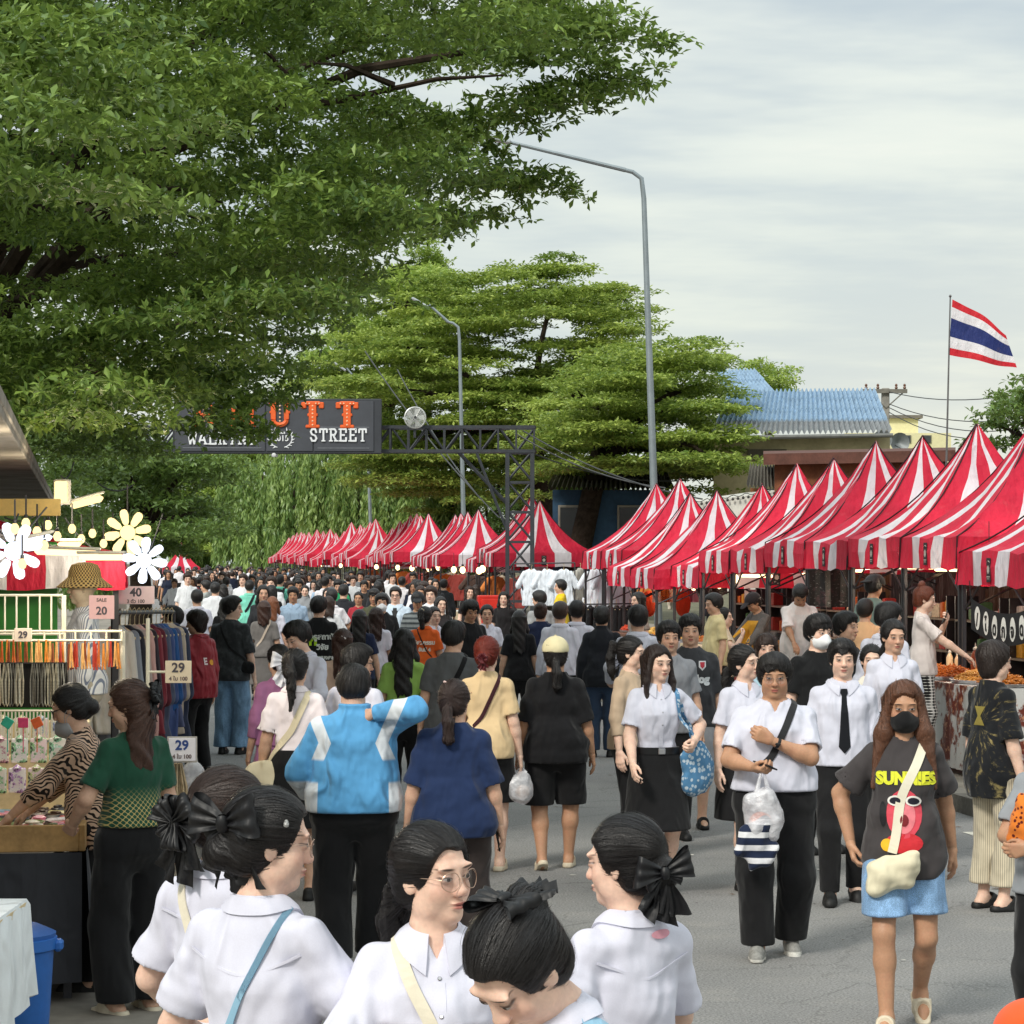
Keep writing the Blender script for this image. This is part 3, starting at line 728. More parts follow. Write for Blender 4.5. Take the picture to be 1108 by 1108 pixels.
TONE = {'fair': 'e4bfaa', 'mid': 'd0a78e', 'tan': 'b68b6e', 'dark': '8d5c40'}
BLACK, BROWN, RED_H, AUB, DKB = lin('1d1a1a'), lin('4a2f22'), lin('6b2418'), lin('7a4526'), lin('30211b')
WHITE = lin('d0d0de')
SPECS = []
class Fig: pass
def put(fig, name, V, Q, mat, color=None, attrs=None, parent='self', top=False, smooth=True):
    V = V*fig.sc; me = np_mesh(name, V, Q, smooth, attrs)
    o = link(name, me, mat, None if top else (fig.root if parent == 'self' else parent), color)
    if top: o.location = fig.root.location; o.rotation_euler = fig.root.rotation_euler
    return o
def put_mb(fig, name, mb, mat, color=None, parent='self', top=False, smooth=True):
    mb.v = [tuple(c*fig.sc for c in v) for v in mb.v]
    o = mb.build(name, mat, None if top else (fig.root if parent == 'self' else parent), smooth, color)
    if top: o.location = fig.root.location; o.rotation_euler = fig.root.rotation_euler
    return o
def bvh_of(V, Q): return BVHTree.FromPolygons([tuple(v) for v in V.tolist()], Q.tolist())
def ribbon(bvhs, pts, width, thick=.004, off=.004, snap=None):
    """a strap: ribbon through the points, laid on the cloth where it is near"""
    pts = [Vector(p) for p in pts]; P = []
    for i in range(len(pts)-1):
        n = max(2, int((pts[i+1]-pts[i]).length/.025))
        P += [pts[i].lerp(pts[i+1], j/n) for j in range(n)]
    P.append(pts[-1]); out = []
    for p in P:
        best = None
        for b in bvhs:
            q, n, _, d = b.find_nearest(p)
            if q is not None and (best is None or d < best[2]): best = (q, n, d)
        if best and best[2] < .09: out.append((best[0]+best[1]*off, best[1]))
        else: out.append((p, best[1] if best else Vector((0, 1, 0))))
    for _ in range(3):
        o2 = list(out)
        for i in range(1, len(out)-1): o2[i] = ((out[i-1][0]+out[i][0]*2+out[i+1][0])/4, (out[i-1][1]+out[i][1]*2+out[i+1][1]).normalized())
        out = o2
    mb = MB(); vs = []; fs = []
    for i, (p, n) in enumerate(out):
        d = (out[min(i+1, len(out)-1)][0]-out[max(i-1, 0)][0]).normalized(); s = d.cross(n).normalized()*width/2; n2 = n*thick
        vs += [p-s, p+s, p+s+n2, p-s+n2]
    for i in range(len(out)-1):
        a, b = i*4, i*4+4
        for k in range(4): l = (k+1) % 4; fs.append((a+k, a+l, b+l, b+k))
    fs += [(3, 2, 1, 0), tuple(len(vs)-4+k for k in range(4))]
    return mb.add(vs, fs)
def collar(P, bvh, h=.034, open_=.30, tip=.050, fall=.030):
    c = P.hip+P.T @ V3(0, -.004, 1.432-.92); vs = []; fs = []; n = 29
    for i in range(n):
        ph = (i/(n-1)*2-1)*(math.pi-open_); fr = max(0, -math.cos(ph))     # 0 back .. 1 front
        k = max(0, (abs(ph)-1.9)/(math.pi-open_-1.9))
        dx, dy = math.sin(ph), -math.cos(ph)
        w = .6+.4*P.w
        a = V3(dx*.058*w, dy*.060*w, .004-.012*fr); b = V3(dx*.061*w, dy*.064*w, h-.018*fr); m = V3(dx*.070*w, dy*.073*w, h-.004-.020*fr)
        o = V3(dx*(.090+.012*k)*w, dy*(.088+.016*k)*w, h-fall-.014-.030*fr-tip*.8*k)
        row = []
        for q in (a, b, m, o):
            row.append(Vector(c+P.T @ q))
        q, nn, _, d = bvh.find_nearest(row[3])
        if q is not None: row[3] = q+nn*.007
        mid = (row[2]+row[3])/2; q, nn, _, d = bvh.find_nearest(mid)
        if q is not None and (mid-q).dot(nn) < .008: mid = q+nn*.009
        row.insert(3, mid)
        q, nn, _, d = bvh.find_nearest(row[4]); row.append(q+nn*.001 if q is not None else row[4])
        vs += row
    for i in range(n-1):
        for k in range(5): fs.append((i*6+k, i*6+k+1, i*6+7+k, i*6+6+k))
    fs += [(0, 1, 2, 3, 4, 5), tuple((n-1)*6+k for k in (5, 4, 3, 2, 1, 0))]
    return MB().add(vs, fs)
def on_cloth(P, bvh, x, z, front=True):
    o = P.hip+P.T @ V3(x, .6 if front else -.6, z-.92); d = P.T @ V3(0, -1 if front else 1, 0)
    q, n, _, _ = bvh.ray_cast(Vector(o), Vector(d))
    return (q, n) if q is not None else (Vector(P.hip+P.T @ V3(x, .15 if front else -.15, z-.92)), Vector(-d))
def text_on(P, bvh, body, x, z, size, front=True, off=.0, lift=.003, rot=0, sx=1.):
    me = text_mesh(body, size, 0, off, sx); mb = MB(); vs = []
    s = 1 if not front else -1
    for v in me.vertices:
        a, b = v.co.x, v.co.y
        if rot: a, b = a*math.cos(rot)-b*math.sin(rot), a*math.sin(rot)+b*math.cos(rot)
        q, n = on_cloth(P, bvh, x+s*a, z+b, front); vs.append(q+n*lift)
    mb.add(vs, [tuple(p.vertices) for p in me.polygons]); bpy.data.meshes.remove(me); return mb
def patch_on(P, bvh, outline, front=True, lift=.002, z0=0, x0=0, dens=0):
    """a printed shape lying on the cloth: outline of (x, z) points, filled as a fan of small faces"""
    cx = sum(p[0] for p in outline)/len(outline); cz = sum(p[1] for p in outline)/len(outline); s = 1 if not front else -1
    vs = []; fs = []; n = len(outline); rings = 4
    for r in range(rings):
        f = (r+1)/rings
        for px, pz in outline:
            q, nn = on_cloth(P, bvh, x0+s*(cx+(px-cx)*f), z0+cz+(pz-cz)*f, front); vs.append(q+nn*lift)
    q, nn = on_cloth(P, bvh, x0+s*cx, z0+cz, front); vs.append(q+nn*lift); c = len(vs)-1
    for i in range(n):
        j = (i+1) % n; fs.append((c, i, j))
        for r in range(rings-1): fs.append((r*n+i, r*n+j, (r+1)*n+j, (r+1)*n+i)[::-1])
    return MB().add(vs, fs)
def oval(cx, cz, rx, rz, n=20, rot=0): return [(cx+rx*math.cos(a)*math.cos(rot)-rz*math.sin(a)*math.sin(rot), cz+rx*math.cos(a)*math.sin(rot)+rz*math.sin(a)*math.cos(rot)) for a in [2*math.pi*i/n for i in range(n)]]
def glasses(P, col='wire', r=.0215):
    mb = MB(); h = lambda x, y, z: Vector(P.hc+P.H @ V3(x, y, z)); L = MB(); tr = .0011 if col == 'wire' else .0024
    for s in (1, -1):
        ring = [h(s*(.033+r*1.05*math.cos(a)), .101-.012*max(0, math.cos(a)), -.001+r*math.sin(a)) for a in np.linspace(0, 2*math.pi, 22)[:-1]]
        mb.tube(ring, tr, 6, closed=True)
        L.add([h(s*.033, .099, -.001)]+ring, [(0, 1+i, 1+(i+1) % 21) for i in range(21)])
        mb.tube([h(s*(.033+r), .090, .006), h(s*.072, .062, .010), h(s*.0765, .0, .008), h(s*.076, -.015, -.004)], tr*.9, 6)
    mb.tube([h(-.012, .100, .003), h(0, .106, .006), h(.012, .100, .003)], tr, 6)
    return mb, L
def sdf(lo, hi, vx, ops):
    g = Grid(*[np.arange(lo[i]-.02, hi[i]+.02, vx) for i in range(3)])
    for op, p, k in ops: (g.add if op == 'a' else g.cut)(p, k)
    return g.nets()
def bow_mesh(vx, size=1., style='bow', seed=0):
    """ribbon bow in its own frame: loops spread along x, tails hang along -z, its back towards +y"""
    r = random.Random(seed); vs = []; fs = []
    def sheet(fn, nu, nv):
        b = len(vs)
        for i in range(nu+1):
            for j in range(nv+1): vs.append(fn(i/nu, j/nv*2-1))
        for i in range(nu):
            for j in range(nv): k = b+i*(nv+1)+j; fs.append((k, k+1, k+nv+2, k+nv+1))
    def loop(ang, L, wid, dep, ph, yo=0):
        ca, sa = math.cos(ang), math.sin(ang)
        def fn(u, v):
            s = math.sin(math.pi*u); x = L*s**.8; w_ = wid*(.20+.80*s**.7); z = v*w_+.10*L*s; y = dep*math.sin(2*math.pi*u)*(.35+.65*s)+.006*math.cos(v*8+ph)*(1-.55*s)+yo-.012; return ((x*ca-z*sa)*size, y*size, (x*sa+z*ca)*size)
        sheet(fn, 18, 14)
    def tail(ang, L, w0, w1, ph, yo=0):
        ca, sa = math.cos(ang), math.sin(ang)
        def fn(u, v):
            w_ = w0+(w1-w0)*u; x = v*w_; z = -L*u*(1+.10*v*(u > .9)); y = .010*math.sin(v*4+u*5+ph)*(.3+u)+.012*u+yo; return ((x*ca-z*sa)*size, y*size, (x*sa+z*ca)*size)
        sheet(fn, 12, 8)
    if style == 'bow':
        loop(.22, .098, .052, .022, 0); loop(math.pi-.22, .098, .052, .022, 1.7)
        loop(-.30, .070, .034, .016, .9, .010); loop(math.pi+.30, .070, .034, .016, 2.2, .010)
        for a, L, w1 in ((-.42, .15, .036), (.40, .16, .038), (-.12, .13, .030), (.10, .17, .034)): tail(a, L, .010, w1, a*9, .004*(a > 0))
    else:
        for i in range(9): loop(i*.70+r.uniform(-.2, .2), r.uniform(.050, .072), r.uniform(.022, .034), .017, r.uniform(0, 6), r.uniform(-.02, .012))
        for a in (-.3, .12, .42): tail(a, r.uniform(.10, .15), .010, .030, a*7)
    b = len(vs)
    for i in range(9):
        for j in range(12): a = 2*math.pi*j/12; h = (i/8*2-1); rr = .017*math.sqrt(max(0, 1-(h*.8)**2)); vs.append((rr*math.cos(a)*size, (-.016+rr*math.sin(a))*size, h*.020*size))
    for i in range(8):
        for j in range(12): l = (j+1) % 12; fs.append((b+i*12+j, b+i*12+l, b+i*12+12+l, b+i*12+12+j))
    return np.array(vs), np.array(fs)
def person(px, top, h=1.62, face=0, head=(0, 0, 0), sex='f', w=1., feet=None, Y=None, q='B', label='', skin='mid', hair=('short', {}), haircol=BLACK,
           top_=None, topcol=WHITE, bot=None, botcol=lin('18181a'), shoe=('shoe', lin('141414')), arms=('down', 'down'), legs='stand', lean=0, tilt=0, twist=0,
           fat=1., extras=(), group='people strolling through the market street', seed=None, zoff=0., topmat=None, botmat=None, shirt=True, cat='person', fit=False, hide_feet=False):
    f = Fig(); sd = seed if seed is not None else int(px*7+top*13) % 997
    P = Pose(sex=sex, w=w, lean=lean, tilt=tilt, twist=twist, head=head, arms=arms, legs=legs)
    crown = P.hc[2]+.134
    f.sc = h/1.70; f.P = P; crown *= f.sc
    if Y is None:
        Y = F*(HC-zoff-0.)/(feet-YH) if feet else F*(HC-zoff-crown)/(top-YH)
        if feet: f.sc *= (HC-zoff-(top-YH)*Y/F)/crown
    elif fit: f.sc *= (HC-zoff-(top-YH)*Y/F)/crown
    f.Y = Y
    hx = P.hc[0]*f.sc; hy = P.hc[1]*f.sc
    rz = R(180+face)                            # face 0 looks at the camera, 90 to the picture's right, 180 away
    X = (px-554)*Y/F
    off = Matrix.Rotation(rz, 3, 'Z') @ Vector((hx, hy, 0))
    # body
    V, Q = body_mesh(P, q, fat)
    hp = (V-P.hc) @ P.H/HS**2
    me = np_mesh('person', V*f.sc, Q, True, {'hp': hp})
    f.root = link('person', me, SKIN, None, lin(TONE[skin]), (X-off.x, Y-off.y, zoff), rz)
    tag(f.root, label, cat, group)
    # clothes
    f.top = None; bv = []
    if top_ is not None:
        k = dict(top_); k.pop('collar', None); bt = k.pop('buttons', False); k.pop('name', None)
        V, Q = top_mesh(P, q, seed=sd, **k); f.top = (V, Q); f.tb = bvh_of(V, Q); bv.append(f.tb)
        f.top_ob = put(f, top_.get('name', 'shirt' if top_.get('collar') else 't_shirt'), V, Q, topmat or cloth_mat(), topcol)
        if top_.get('collar'):
            put_mb(f, 'collar', collar(P, f.tb), topmat or cloth_mat(wr=.2), topcol, parent=f.top_ob)
        if bt:
            put_mb(f, 'placket', ribbon([f.tb], [P.t(0, .14, z) for z in (1.36, 1.28, 1.2, 1.12, 1.03)], .030, .0018, .0006), topmat or cloth_mat(wr=.3), topcol, parent=f.top_ob, smooth=False)
            for i in range(4):
                qq, n = on_cloth(P, f.tb, -.004, 1.345-i*.085); m = MB().lathe(qq+n*.001, [(.0052, 0), (.0056, .002), (.004, .0035)], 10, n.to_track_quat('Z', 'Y').to_matrix())
                put_mb(f, 'button', m, METAL if bt == 'metal' else plain('d9d9dc', .4), parent=f.top_ob)
    if top_ is not None and top_.get('collar') and q == 'A':
        put_mb(f, 'yoke_seam', ribbon([f.tb], [P.t(-.16, -.10, 1.325), P.t(-.08, -.15, 1.305), P.t(0, -.16, 1.285), P.t(.08, -.15, 1.305), P.t(.16, -.10, 1.325)], .007, .0016, .0004), cloth_mat(wr=.3), topcol, parent=f.top_ob, smooth=False)
    if bot is not None:
        k = dict(bot); nm = k.pop('name', {'pants': 'trousers', 'skirt': 'skirt'}[k.get('kind', 'pants')]); V, Q = bottom_mesh(P, q, seed=sd+2, **k); f.bb = bvh_of(V, Q); bv.append(f.bb)
        f.bot_ob = put(f, nm, V, Q, botmat or cloth_mat(wr=.35), botcol)
    if hair is not None and hair[0]:
        V, Q, hs = hair_mesh(P, q, hair[0], seed=sd, **hair[1])
        f.hair_ob = put(f, 'hair', V, Q, HAIR, haircol, {'hs': hs})
        if q in 'AB':
            st_ = hair_strands(P, q, 3200 if q == 'A' else 320, .0015 if q == 'A' else .0045, sd)
            if st_ is not None: put(f, 'stray_hair', st_[0], st_[1], HAIR, haircol, {'hs': st_[2]}, parent=f.hair_ob)
    if shoe and not hide_feet:
        for (an, up), s in zip(P.foot, (1, -1)):
            V, Q = shoe_mesh(shoe[0], .009 if q in 'CD' else .007); M = RZ(-s*.14) @ RX(-.5 if up else 0)
            V = (V*np.array([s, 1, 1])) @ M.T+an-V3(0, 0, .072)
            put(f, 'shoe', V, Q if s > 0 else Q[:, ::-1], SNEAK if shoe[0] == 'sneaker' else ocolor(.6), shoe[1])
    f.bv = bv; f.q = q
    for e in extras: e(f)
    SPECS.append(f)
    return f
# ---------------------------------------------------------------- camera, sky, ground
cam = bpy.data.cameras.new('camera'); camo = bpy.data.objects.new('camera', cam); COL.objects.link(camo)
camo.location = (0, 0, HC); camo.rotation_euler = (R(90), 0, 0)
cam.lens = F/1108*36; cam.sensor_width = 36; cam.shift_y = (YH-554)/1108; cam.clip_start = .1; cam.clip_end = 5000; SC.camera = camo
SC.view_settings.view_transform = 'Standard'; SC.view_settings.look = 'None'; SC.view_settings.exposure = EXPO; SC.view_settings.gamma = 1
SC.cycles.use_denoising = True; SC.cycles.max_bounces = 6; SC.cycles.transparent_max_bounces = 12
W = bpy.data.worlds.new('World'); SC.world = W; W.use_nodes = True
def world():
    nt = W.node_tree; nt.nodes.clear(); t = NT.__new__(NT); t.t = nt
    sky = t.n('ShaderNodeTexSky', sky_type='NISHITA', sun_disc=False, sun_elevation=R(38), sun_rotation=R(215), air_density=1.4, dust_density=3.0).outputs[0]
    g = t.n('ShaderNodeTexCoord').outputs['Generated']; x, y, z = t.sep(g)
    # a layer of high flat cloud: the view ray meets a plane overhead
    zz = t.ma('ADD', t.ma('MAXIMUM', z, .0), .10)
    uv = t.comb(t.ma('DIVIDE', x, zz), t.ma('DIVIDE', y, zz), 0.)
    n1 = t.noise(uv, .75, 6., .56, sc=(.75, 1.05, 1)); n2 = t.noise(uv, 2.6, 4., .6, sc=(.7, 1.2, 1))
    nn = t.ma('ADD', t.ma('MULTIPLY', n1, .75), t.ma('MULTIPLY', n2, .25))
    hz = t.mr(z, .0, .30, 0, 1)
    glow = t.mr(t.ma('SUBTRACT', x, t.ma('MULTIPLY', z, 1.2)), -.1, .3)
    lo = t.mix(hz, t.mix(glow, (5.2, 5.7, 5.6), (6.1, 6.2, 5.6)), (4.0, 4.6, 5.0)); hi = t.mix(hz, t.mix(glow, (6.0, 6.4, 5.8), (6.8, 6.8, 5.9)), (6.6, 6.9, 6.4))
    cl = t.mix(t.mr(nn, .41, .60), lo, hi)
    cl = t.mix(t.mr(nn, .58, .74), cl, (8.0, 7.8, 6.9))
    cl = t.scale(cl, t.mr(z, .26, .85, 1., 1.8))  # extra brightness added to the cloud overhead, above the view, for more light
    cl = t.mix(t.mr(z, -.02, -.10), cl, (2., 2.1, 2.))
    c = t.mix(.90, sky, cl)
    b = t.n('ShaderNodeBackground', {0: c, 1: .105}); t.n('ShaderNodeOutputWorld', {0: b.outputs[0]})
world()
sl = bpy.data.lights.new('sun', 'SUN'); sl.energy = 2.0; sl.angle = R(11); sl.color = (1, .95, .86)
so = bpy.data.objects.new('sun', sl); COL.objects.link(so); so.rotation_euler = (R(50), 0, R(-35)); so.location = (0, 0, 30)

def ground_mat():
    t = NT('asphalt'); o = t.obj(); n = t.noise(o, .35, 5., .6); n2 = t.noise(o, 2.2, 5., .65); g = t.noise(o, 75., 2., .7); g2 = t.noise(o, 32., 3., .7)
    c = t.mix(t.mr(n, .35, .65), (.205, .203, .200), (.25, .246, .238)); c = t.mix(t.mr(n2, .5, .75), c, (.26, .252, .238))
    c = t.scale(c, t.mr(g, .3, .7, .65, 1.35)); c = t.mix(t.mr(g2, .66, .74), c, (.30, .29, .27)); c = t.mix(t.mr(g2, .33, .26), c, (.05, .05, .052))
    v = t.n('ShaderNodeTexVoronoi', {'Vector': t.n('ShaderNodeVectorMath', {0: o, 1: t.comb(n2, n2, 0.)}, operation='ADD').outputs[0], 'Scale': .8}, feature='DISTANCE_TO_EDGE').outputs['Distance']
    c = t.mix(t.ma('MULTIPLY', t.mr(v, .010, .004), .3), c, (.05, .05, .05))
    return t.out(c, .85, t.bump(t.ma('ADD', g, t.ma('MULTIPLY', g2, .8)), .6, .006), .25)
def sheet(name, pts, z, m, kind='structure'):
    mb = MB(); mb.add([(p[0], p[1], z) for p in pts], [tuple(range(len(pts)))]); return tag(mb.build(name, m), kind=kind)
GND = ground_mat()
sheet('ground', [(-400, -60), (500, -60), (500, 900), (-400, 900)], -.012, plain('6d6a58', .95, 0, .4, 1.5, .1, .5))
sheet('road', [st(-15, .3), st(-15, 7.0), st(420, 7.0), st(420, .3)], 0, GND)
CONC = plain('8b857c', .9, 0, .25, 1.1, .15, .4)
def slab(name, a0, a1, b0, b1, h, m):
    mb = MB(); ps = [st(a0, b0), st(a0, b1), st(a1, b1), st(a1, b0)]
    vs = [(p.x, p.y, z) for z in (-.05, h) for p in ps]; mb.add(vs, [(4, 5, 6, 7), (0, 1, 5, 4), (1, 2, 6, 5), (2, 3, 7, 6), (3, 0, 4, 7)]); return tag(mb.build(name, m), kind='structure')
slab('pavement', -15, 420, -6, .28, .02, CONC)
slab('pavement', -15, 420, 7.25, 16, .13, plain('8a8379', .95, 0, .35, 1.3, .1, .6))
slab('kerb', -15, 420, 7.0, 7.245, .15, plain('7b7770', .9, 0, .3, 3., .1, .5))
lm = plain('c9c6ba', .8, 0, .35, 5., .2, .2)
for i in range(12): sheet('road_marking', [st(2+i*9, 6.52), st(2+i*9, 6.63), st(9.5+i*9, 6.63), st(9.5+i*9, 6.52)], .004, lm)
# ---------------------------------------------------------------- trees
def leaf_mat(c1, c2, name='leaves', tr=.35):
    t = NT(name); a = t.sep(t.attr('rnd'))
    c = t.mix(a[0], lin(c1), lin(c2)); d = t.n('ShaderNodeBsdfPrincipled', {'Base Color': c, 'Roughness': .42, 'Specular IOR Level': .45})
    l = t.n('ShaderNodeBsdfTranslucent', {0: t.mix(.5, c, lin('98ac4c'))}); m = t.n('ShaderNodeMixShader', {0: tr, 1: d.outputs[0], 2: l.outputs[0]})
    t.n('ShaderNodeOutputMaterial', {0: m.outputs[0]}); return t.m
BARK = plain('3b332c', .95, 0, .4, 9., .1, .9)
def leaves(name, C, L, wd, parent, m, rng, per=6, tilt=.5, droop=.15, shade=None):
    """rosettes of kite-shaped leaves at centres C; L leaf length"""
    n = len(C)*per; c = np.repeat(C, per, 0)
    az = np.tile(np.arange(per)*2*np.pi/per, len(C))+np.repeat(rng.uniform(0, 6.3, len(C)), per)+rng.normal(0, .3, n)
    el = rng.normal(.15, tilt, n); d = np.stack([np.cos(az)*np.cos(el), np.sin(az)*np.cos(el), np.sin(el)-droop], 1); d /= np.linalg.norm(d, axis=1)[:, None]
    up = np.array([0, 0, 1.])+rng.normal(0, .35, (n, 3)); s = np.cross(d, up); s /= np.linalg.norm(s, axis=1)[:, None]; nn = np.cross(s, d)
    l = (L*rng.uniform(.6, 1.2, n))[:, None]; w = l*wd
    p0 = c+d*l*.08+rng.normal(0, L*.12, (n, 3)); V = np.stack([p0, p0+d*l*.60+s*w+nn*l*.06, p0+d*l-nn*l*.08, p0+d*l*.60-s*w+nn*l*.06], 1).reshape(-1, 3)
    r = np.repeat(np.clip(rng.normal(.45, .25, n)+(0 if shade is None else np.repeat(shade, per)), 0, 1), 4)
    me = np_mesh(name, V, np.arange(n*4).reshape(-1, 4), False, {'rnd': np.stack([r, r, r], 1)})
    return link(name, me, m, parent)
def pad_points(pads, dens, rng):
    out = []; sh = []
    for c, rx, ry, rz in pads:
        n = max(6, int(dens*rx*ry)); u = rng.normal(0, 1, (n, 3)); u /= np.linalg.norm(u, axis=1)[:, None]
        u *= rng.uniform(.25, 1, (n, 1))**.5; u[:, 2] = np.abs(u[:, 2])*.9-.30
        jag = 1+.35*np.sin(np.arctan2(u[:, 1], u[:, 0])*5+rng.uniform(0, 6))*rng.uniform(.5, 1)
        p = np.array(c)+u*np.array([rx, ry, rz])*np.stack([jag, jag, np.ones(n)], 1); out.append(p); sh.append(np.full(n, rng.normal(0, .12)))
    return np.concatenate(out), np.concatenate(sh)
def limbs(mb, base, pads, rng, r0, fork, nlimb=14):
    base = Vector(base); fork = Vector(fork)
    mid = base.lerp(fork, .5)+Vector((rng.uniform(-.2, .2), rng.uniform(-.2, .2), 0))
    mb.tube([base, base.lerp(mid, .3), mid, fork], [r0*1.35, r0*1.05, r0*.95, r0*.8], 10)
    idx = rng.permutation(len(pads))[:nlimb]
    for i in idx:
        e = Vector(pads[i][0]); k = fork.lerp(e, .45)+Vector((0, 0, .12*(e-fork).length))
        k2 = fork.lerp(e, .75)+Vector((0, 0, .08*(e-fork).length))
        mb.tube([fork-Vector((0, 0, .1)), k, k2, e], [r0*.42, r0*.25, r0*.15, r0*.05], 6)
        for _ in range(3):
            t_ = rng.uniform(.3, .8); q = k.lerp(e, t_); j = Vector((rng.uniform(-1, 1), rng.uniform(-1, 1), rng.uniform(-.1, .4)))*(.35*(e-fork).length*.5)
            mb.tube([q, q+j*.6+Vector((0, 0, .05)), q+j], [r0*.12, r0*.08, r0*.03], 5)
def tree(label, base, fork, pads, dens, L, m, seed, r0=.25, wd=.22, per=6, nl=14, tilt=.5, group=None, droop=.15, name='broadleaf_tree'):
    rng = np.random.default_rng(seed); root = empty(name, base, 0, label, 'tree', group)
    C, sh = pad_points(pads, dens, rng); C -= np.array(base)
    leaves('crown', C, L, wd, root, m, rng, per, tilt, droop, sh)
    mb = MB(); limbs(mb, Vector(base)-Vector(base), [(np.array(p[0])-np.array(base),)+p[1:] for p in pads], rng, r0, Vector(fork)-Vector(base), nl); mb.build('trunk', BARK, root, True)
    return root
def inside(poly, x, y):
    c = False; n = len(poly)
    for i in range(n):
        (x1, y1), (x2, y2) = poly[i], poly[i-1]
        if (y1 > y) != (y2 > y) and x < (x2-x1)*(y-y1)/(y2-y1)+x1: c = not c
    return c
def region_pads(poly, n, Y0, Y1, rr, flat, seed, layer=0):
    """spread foliage pads through the part of space seen inside an outline, between two distances"""
    r = random.Random(seed); out = []; xs = [p[0] for p in poly]; ys = [p[1] for p in poly]
    while len(out) < n:
        x, y = r.uniform(min(xs), max(xs)), r.uniform(min(ys), max(ys))
        if not inside(poly, x, y): continue
        Y = r.uniform(Y0, Y1); k = r.uniform(*rr); c = at(x, y, Y)
        if layer: c.z = round(c.z/layer+.3*math.sin(c.x*1.3+c.y*.9))*layer+r.gauss(0, .10)
        out.append((tuple(c), k, k*r.uniform(.7, 1.1), k*flat*r.uniform(.8, 1.3)))
    return out
L_NEAR = leaf_mat('385626', '92ae54', tr=.29); L_MID = leaf_mat('5e7a34', 'bccc66', tr=.38); L_BRI = leaf_mat('6d9038', 'c2d270', tr=.42); L_DRK = leaf_mat('3a5628', '78944c', tr=.30)
L_WEEP = leaf_mat('56763a', 'a6be70', tr=.36)
T1 = [(-260, -140), (300, -170), (620, -120), (630, 0), (635, 40), (590, 55), (520, 70), (470, 110), (480, 160), (470, 185), (430, 205), (430, 250), (390, 290), (345, 325), (290, 372), (225, 412), (185, 440), (160, 465), (120, 500), (60, 500), (-120, 400)]
pads_small = [(tuple(at(x, y, Y)), .26, .26, .10) for x, y, Y in [(210, 440, 21), (232, 433, 21.3), (252, 440, 20.8), (272, 436, 21), (290, 434, 21.4), (262, 452, 20.6), (240, 452, 21), (268, 472, 20.5), (222, 420, 21.5), (306, 424, 21.3)]]
pads = region_pads(T1, 395, 15.5, 27, (.40, .85), .34, 4)
pads += pads_small
pads += [(tuple(at(x, y, Y)), .42, .40, .10) for x, y, Y in [(640, 20, 17), (690, 45, 17.5), (665, 75, 17.2), (615, 95, 17.6), (590, 55, 17), (565, 190, 18), (582, 208, 18.2), (540, 200, 18), (515, 235, 18.5), (600, 118, 17.4), (560, 110, 17.7), (500, 165, 18), (470, 240, 19), (660, 92, 17.4), (635, 106, 17.3), (540, 135, 17.8), (520, 200, 18.4), (505, 130, 18), (545, 60, 17.4), (615, 25, 17.3)]]
pads += [(tuple(at(x, y, Y)), .34, .32, .10) for x, y, Y in [(30, 30, 12), (95, 60, 12), (150, 30, 12.4), (20, 120, 11.6), (80, 140, 12), (150, 150, 12.5), (210, 135, 12.8), (20, 200, 11.8), (75, 205, 12), (130, 215, 12.3), (165, 225, 12.6), (60, 90, 12.2), (-40, 60, 11.8), (-30, 170, 11.8), (120, 100, 12.4)]]
pads += [(tuple(at(x, y, Y)), .40, .4, .16) for x, y, Y in [(262, 466, 20.5), (245, 425, 22), (275, 428, 21), (290, 405, 21), (215, 462, 22), (330, 330, 24), (300, 365, 23), (352, 305, 24), (262, 395, 23), (325, 372, 24), (365, 335, 25), (235, 412, 23), (290, 340, 22), (340, 350, 22), (385, 310, 24), (310, 395, 25)]]
BT = st(22.5, -2.2)
tree('huge dark green tree spreading its leafy boughs over the stalls and the sign', BT, (BT.x+.2, BT.y, 3.6), pads, 330, .080, L_NEAR, 11, .24, .24, 6, 26, .55, name='broadleaf_tree')
def pad_tree(label, px, Y, poly, n, rr, flat, dens, L, m, seed, dy=3., gy=0, fork=None, layer=0, **k):
    p = region_pads(poly, n, Y-dy, Y+dy, rr, flat, seed, layer); b = at(px, 604, Y); b.z = 0
    return tree(label, tuple(b), tuple(fork) if fork else (b.x, b.y, max(2.4, min(q[0][2] for q in p))), p, dens, L, m, seed, **k)
G = 'trees beyond the right row of tents'
pad_tree('tall spreading tree with flat layered boughs behind the sign gantry', 640, 84, [(400, 520), (385, 440), (380, 380), (440, 340), (470, 310), (500, 288), (530, 300), (570, 283), (600, 288), (650, 300), (665, 325), (690, 345), (690, 420), (660, 490), (560, 530), (480, 560)], 250, (.8, 1.9), .20, 62, .21, L_MID, 21, 4., fork=at(570, 470, 84), r0=.42, group=G, nl=14, layer=.62, tilt=.35)
pad_tree('wide layered tree with dark underside beside the blue roofed house', 600, 57, [(590, 520), (590, 440), (640, 395), (700, 372), (730, 366), (752, 380), (768, 400), (782, 440), (795, 468), (785, 500), (770, 522), (700, 512), (650, 528)], 200, (.5, 1.2), .20, 105, .15, L_MID, 22, 4., fork=at(650, 490, 57), r0=.30, group=G, nl=14, layer=.62, tilt=.35)
pad_tree('bright yellow green tree rising behind the sign', 420, 118, [(340, 440), (350, 370), (395, 330), (410, 290), (440, 275), (480, 295), (500, 350), (470, 420), (420, 450)], 90, (1.1, 2.3), .22, 40, .27, L_BRI, 23, 4., r0=.35, nl=12)
pad_tree('slim pointed pale green tree top above the others', 462, 125, [(440, 330), (450, 285), (463, 250), (474, 290), (484, 330)], 30, (.6, 1.1), .5, 55, .26, L_BRI, 24, 1.5, r0=.2, nl=6)
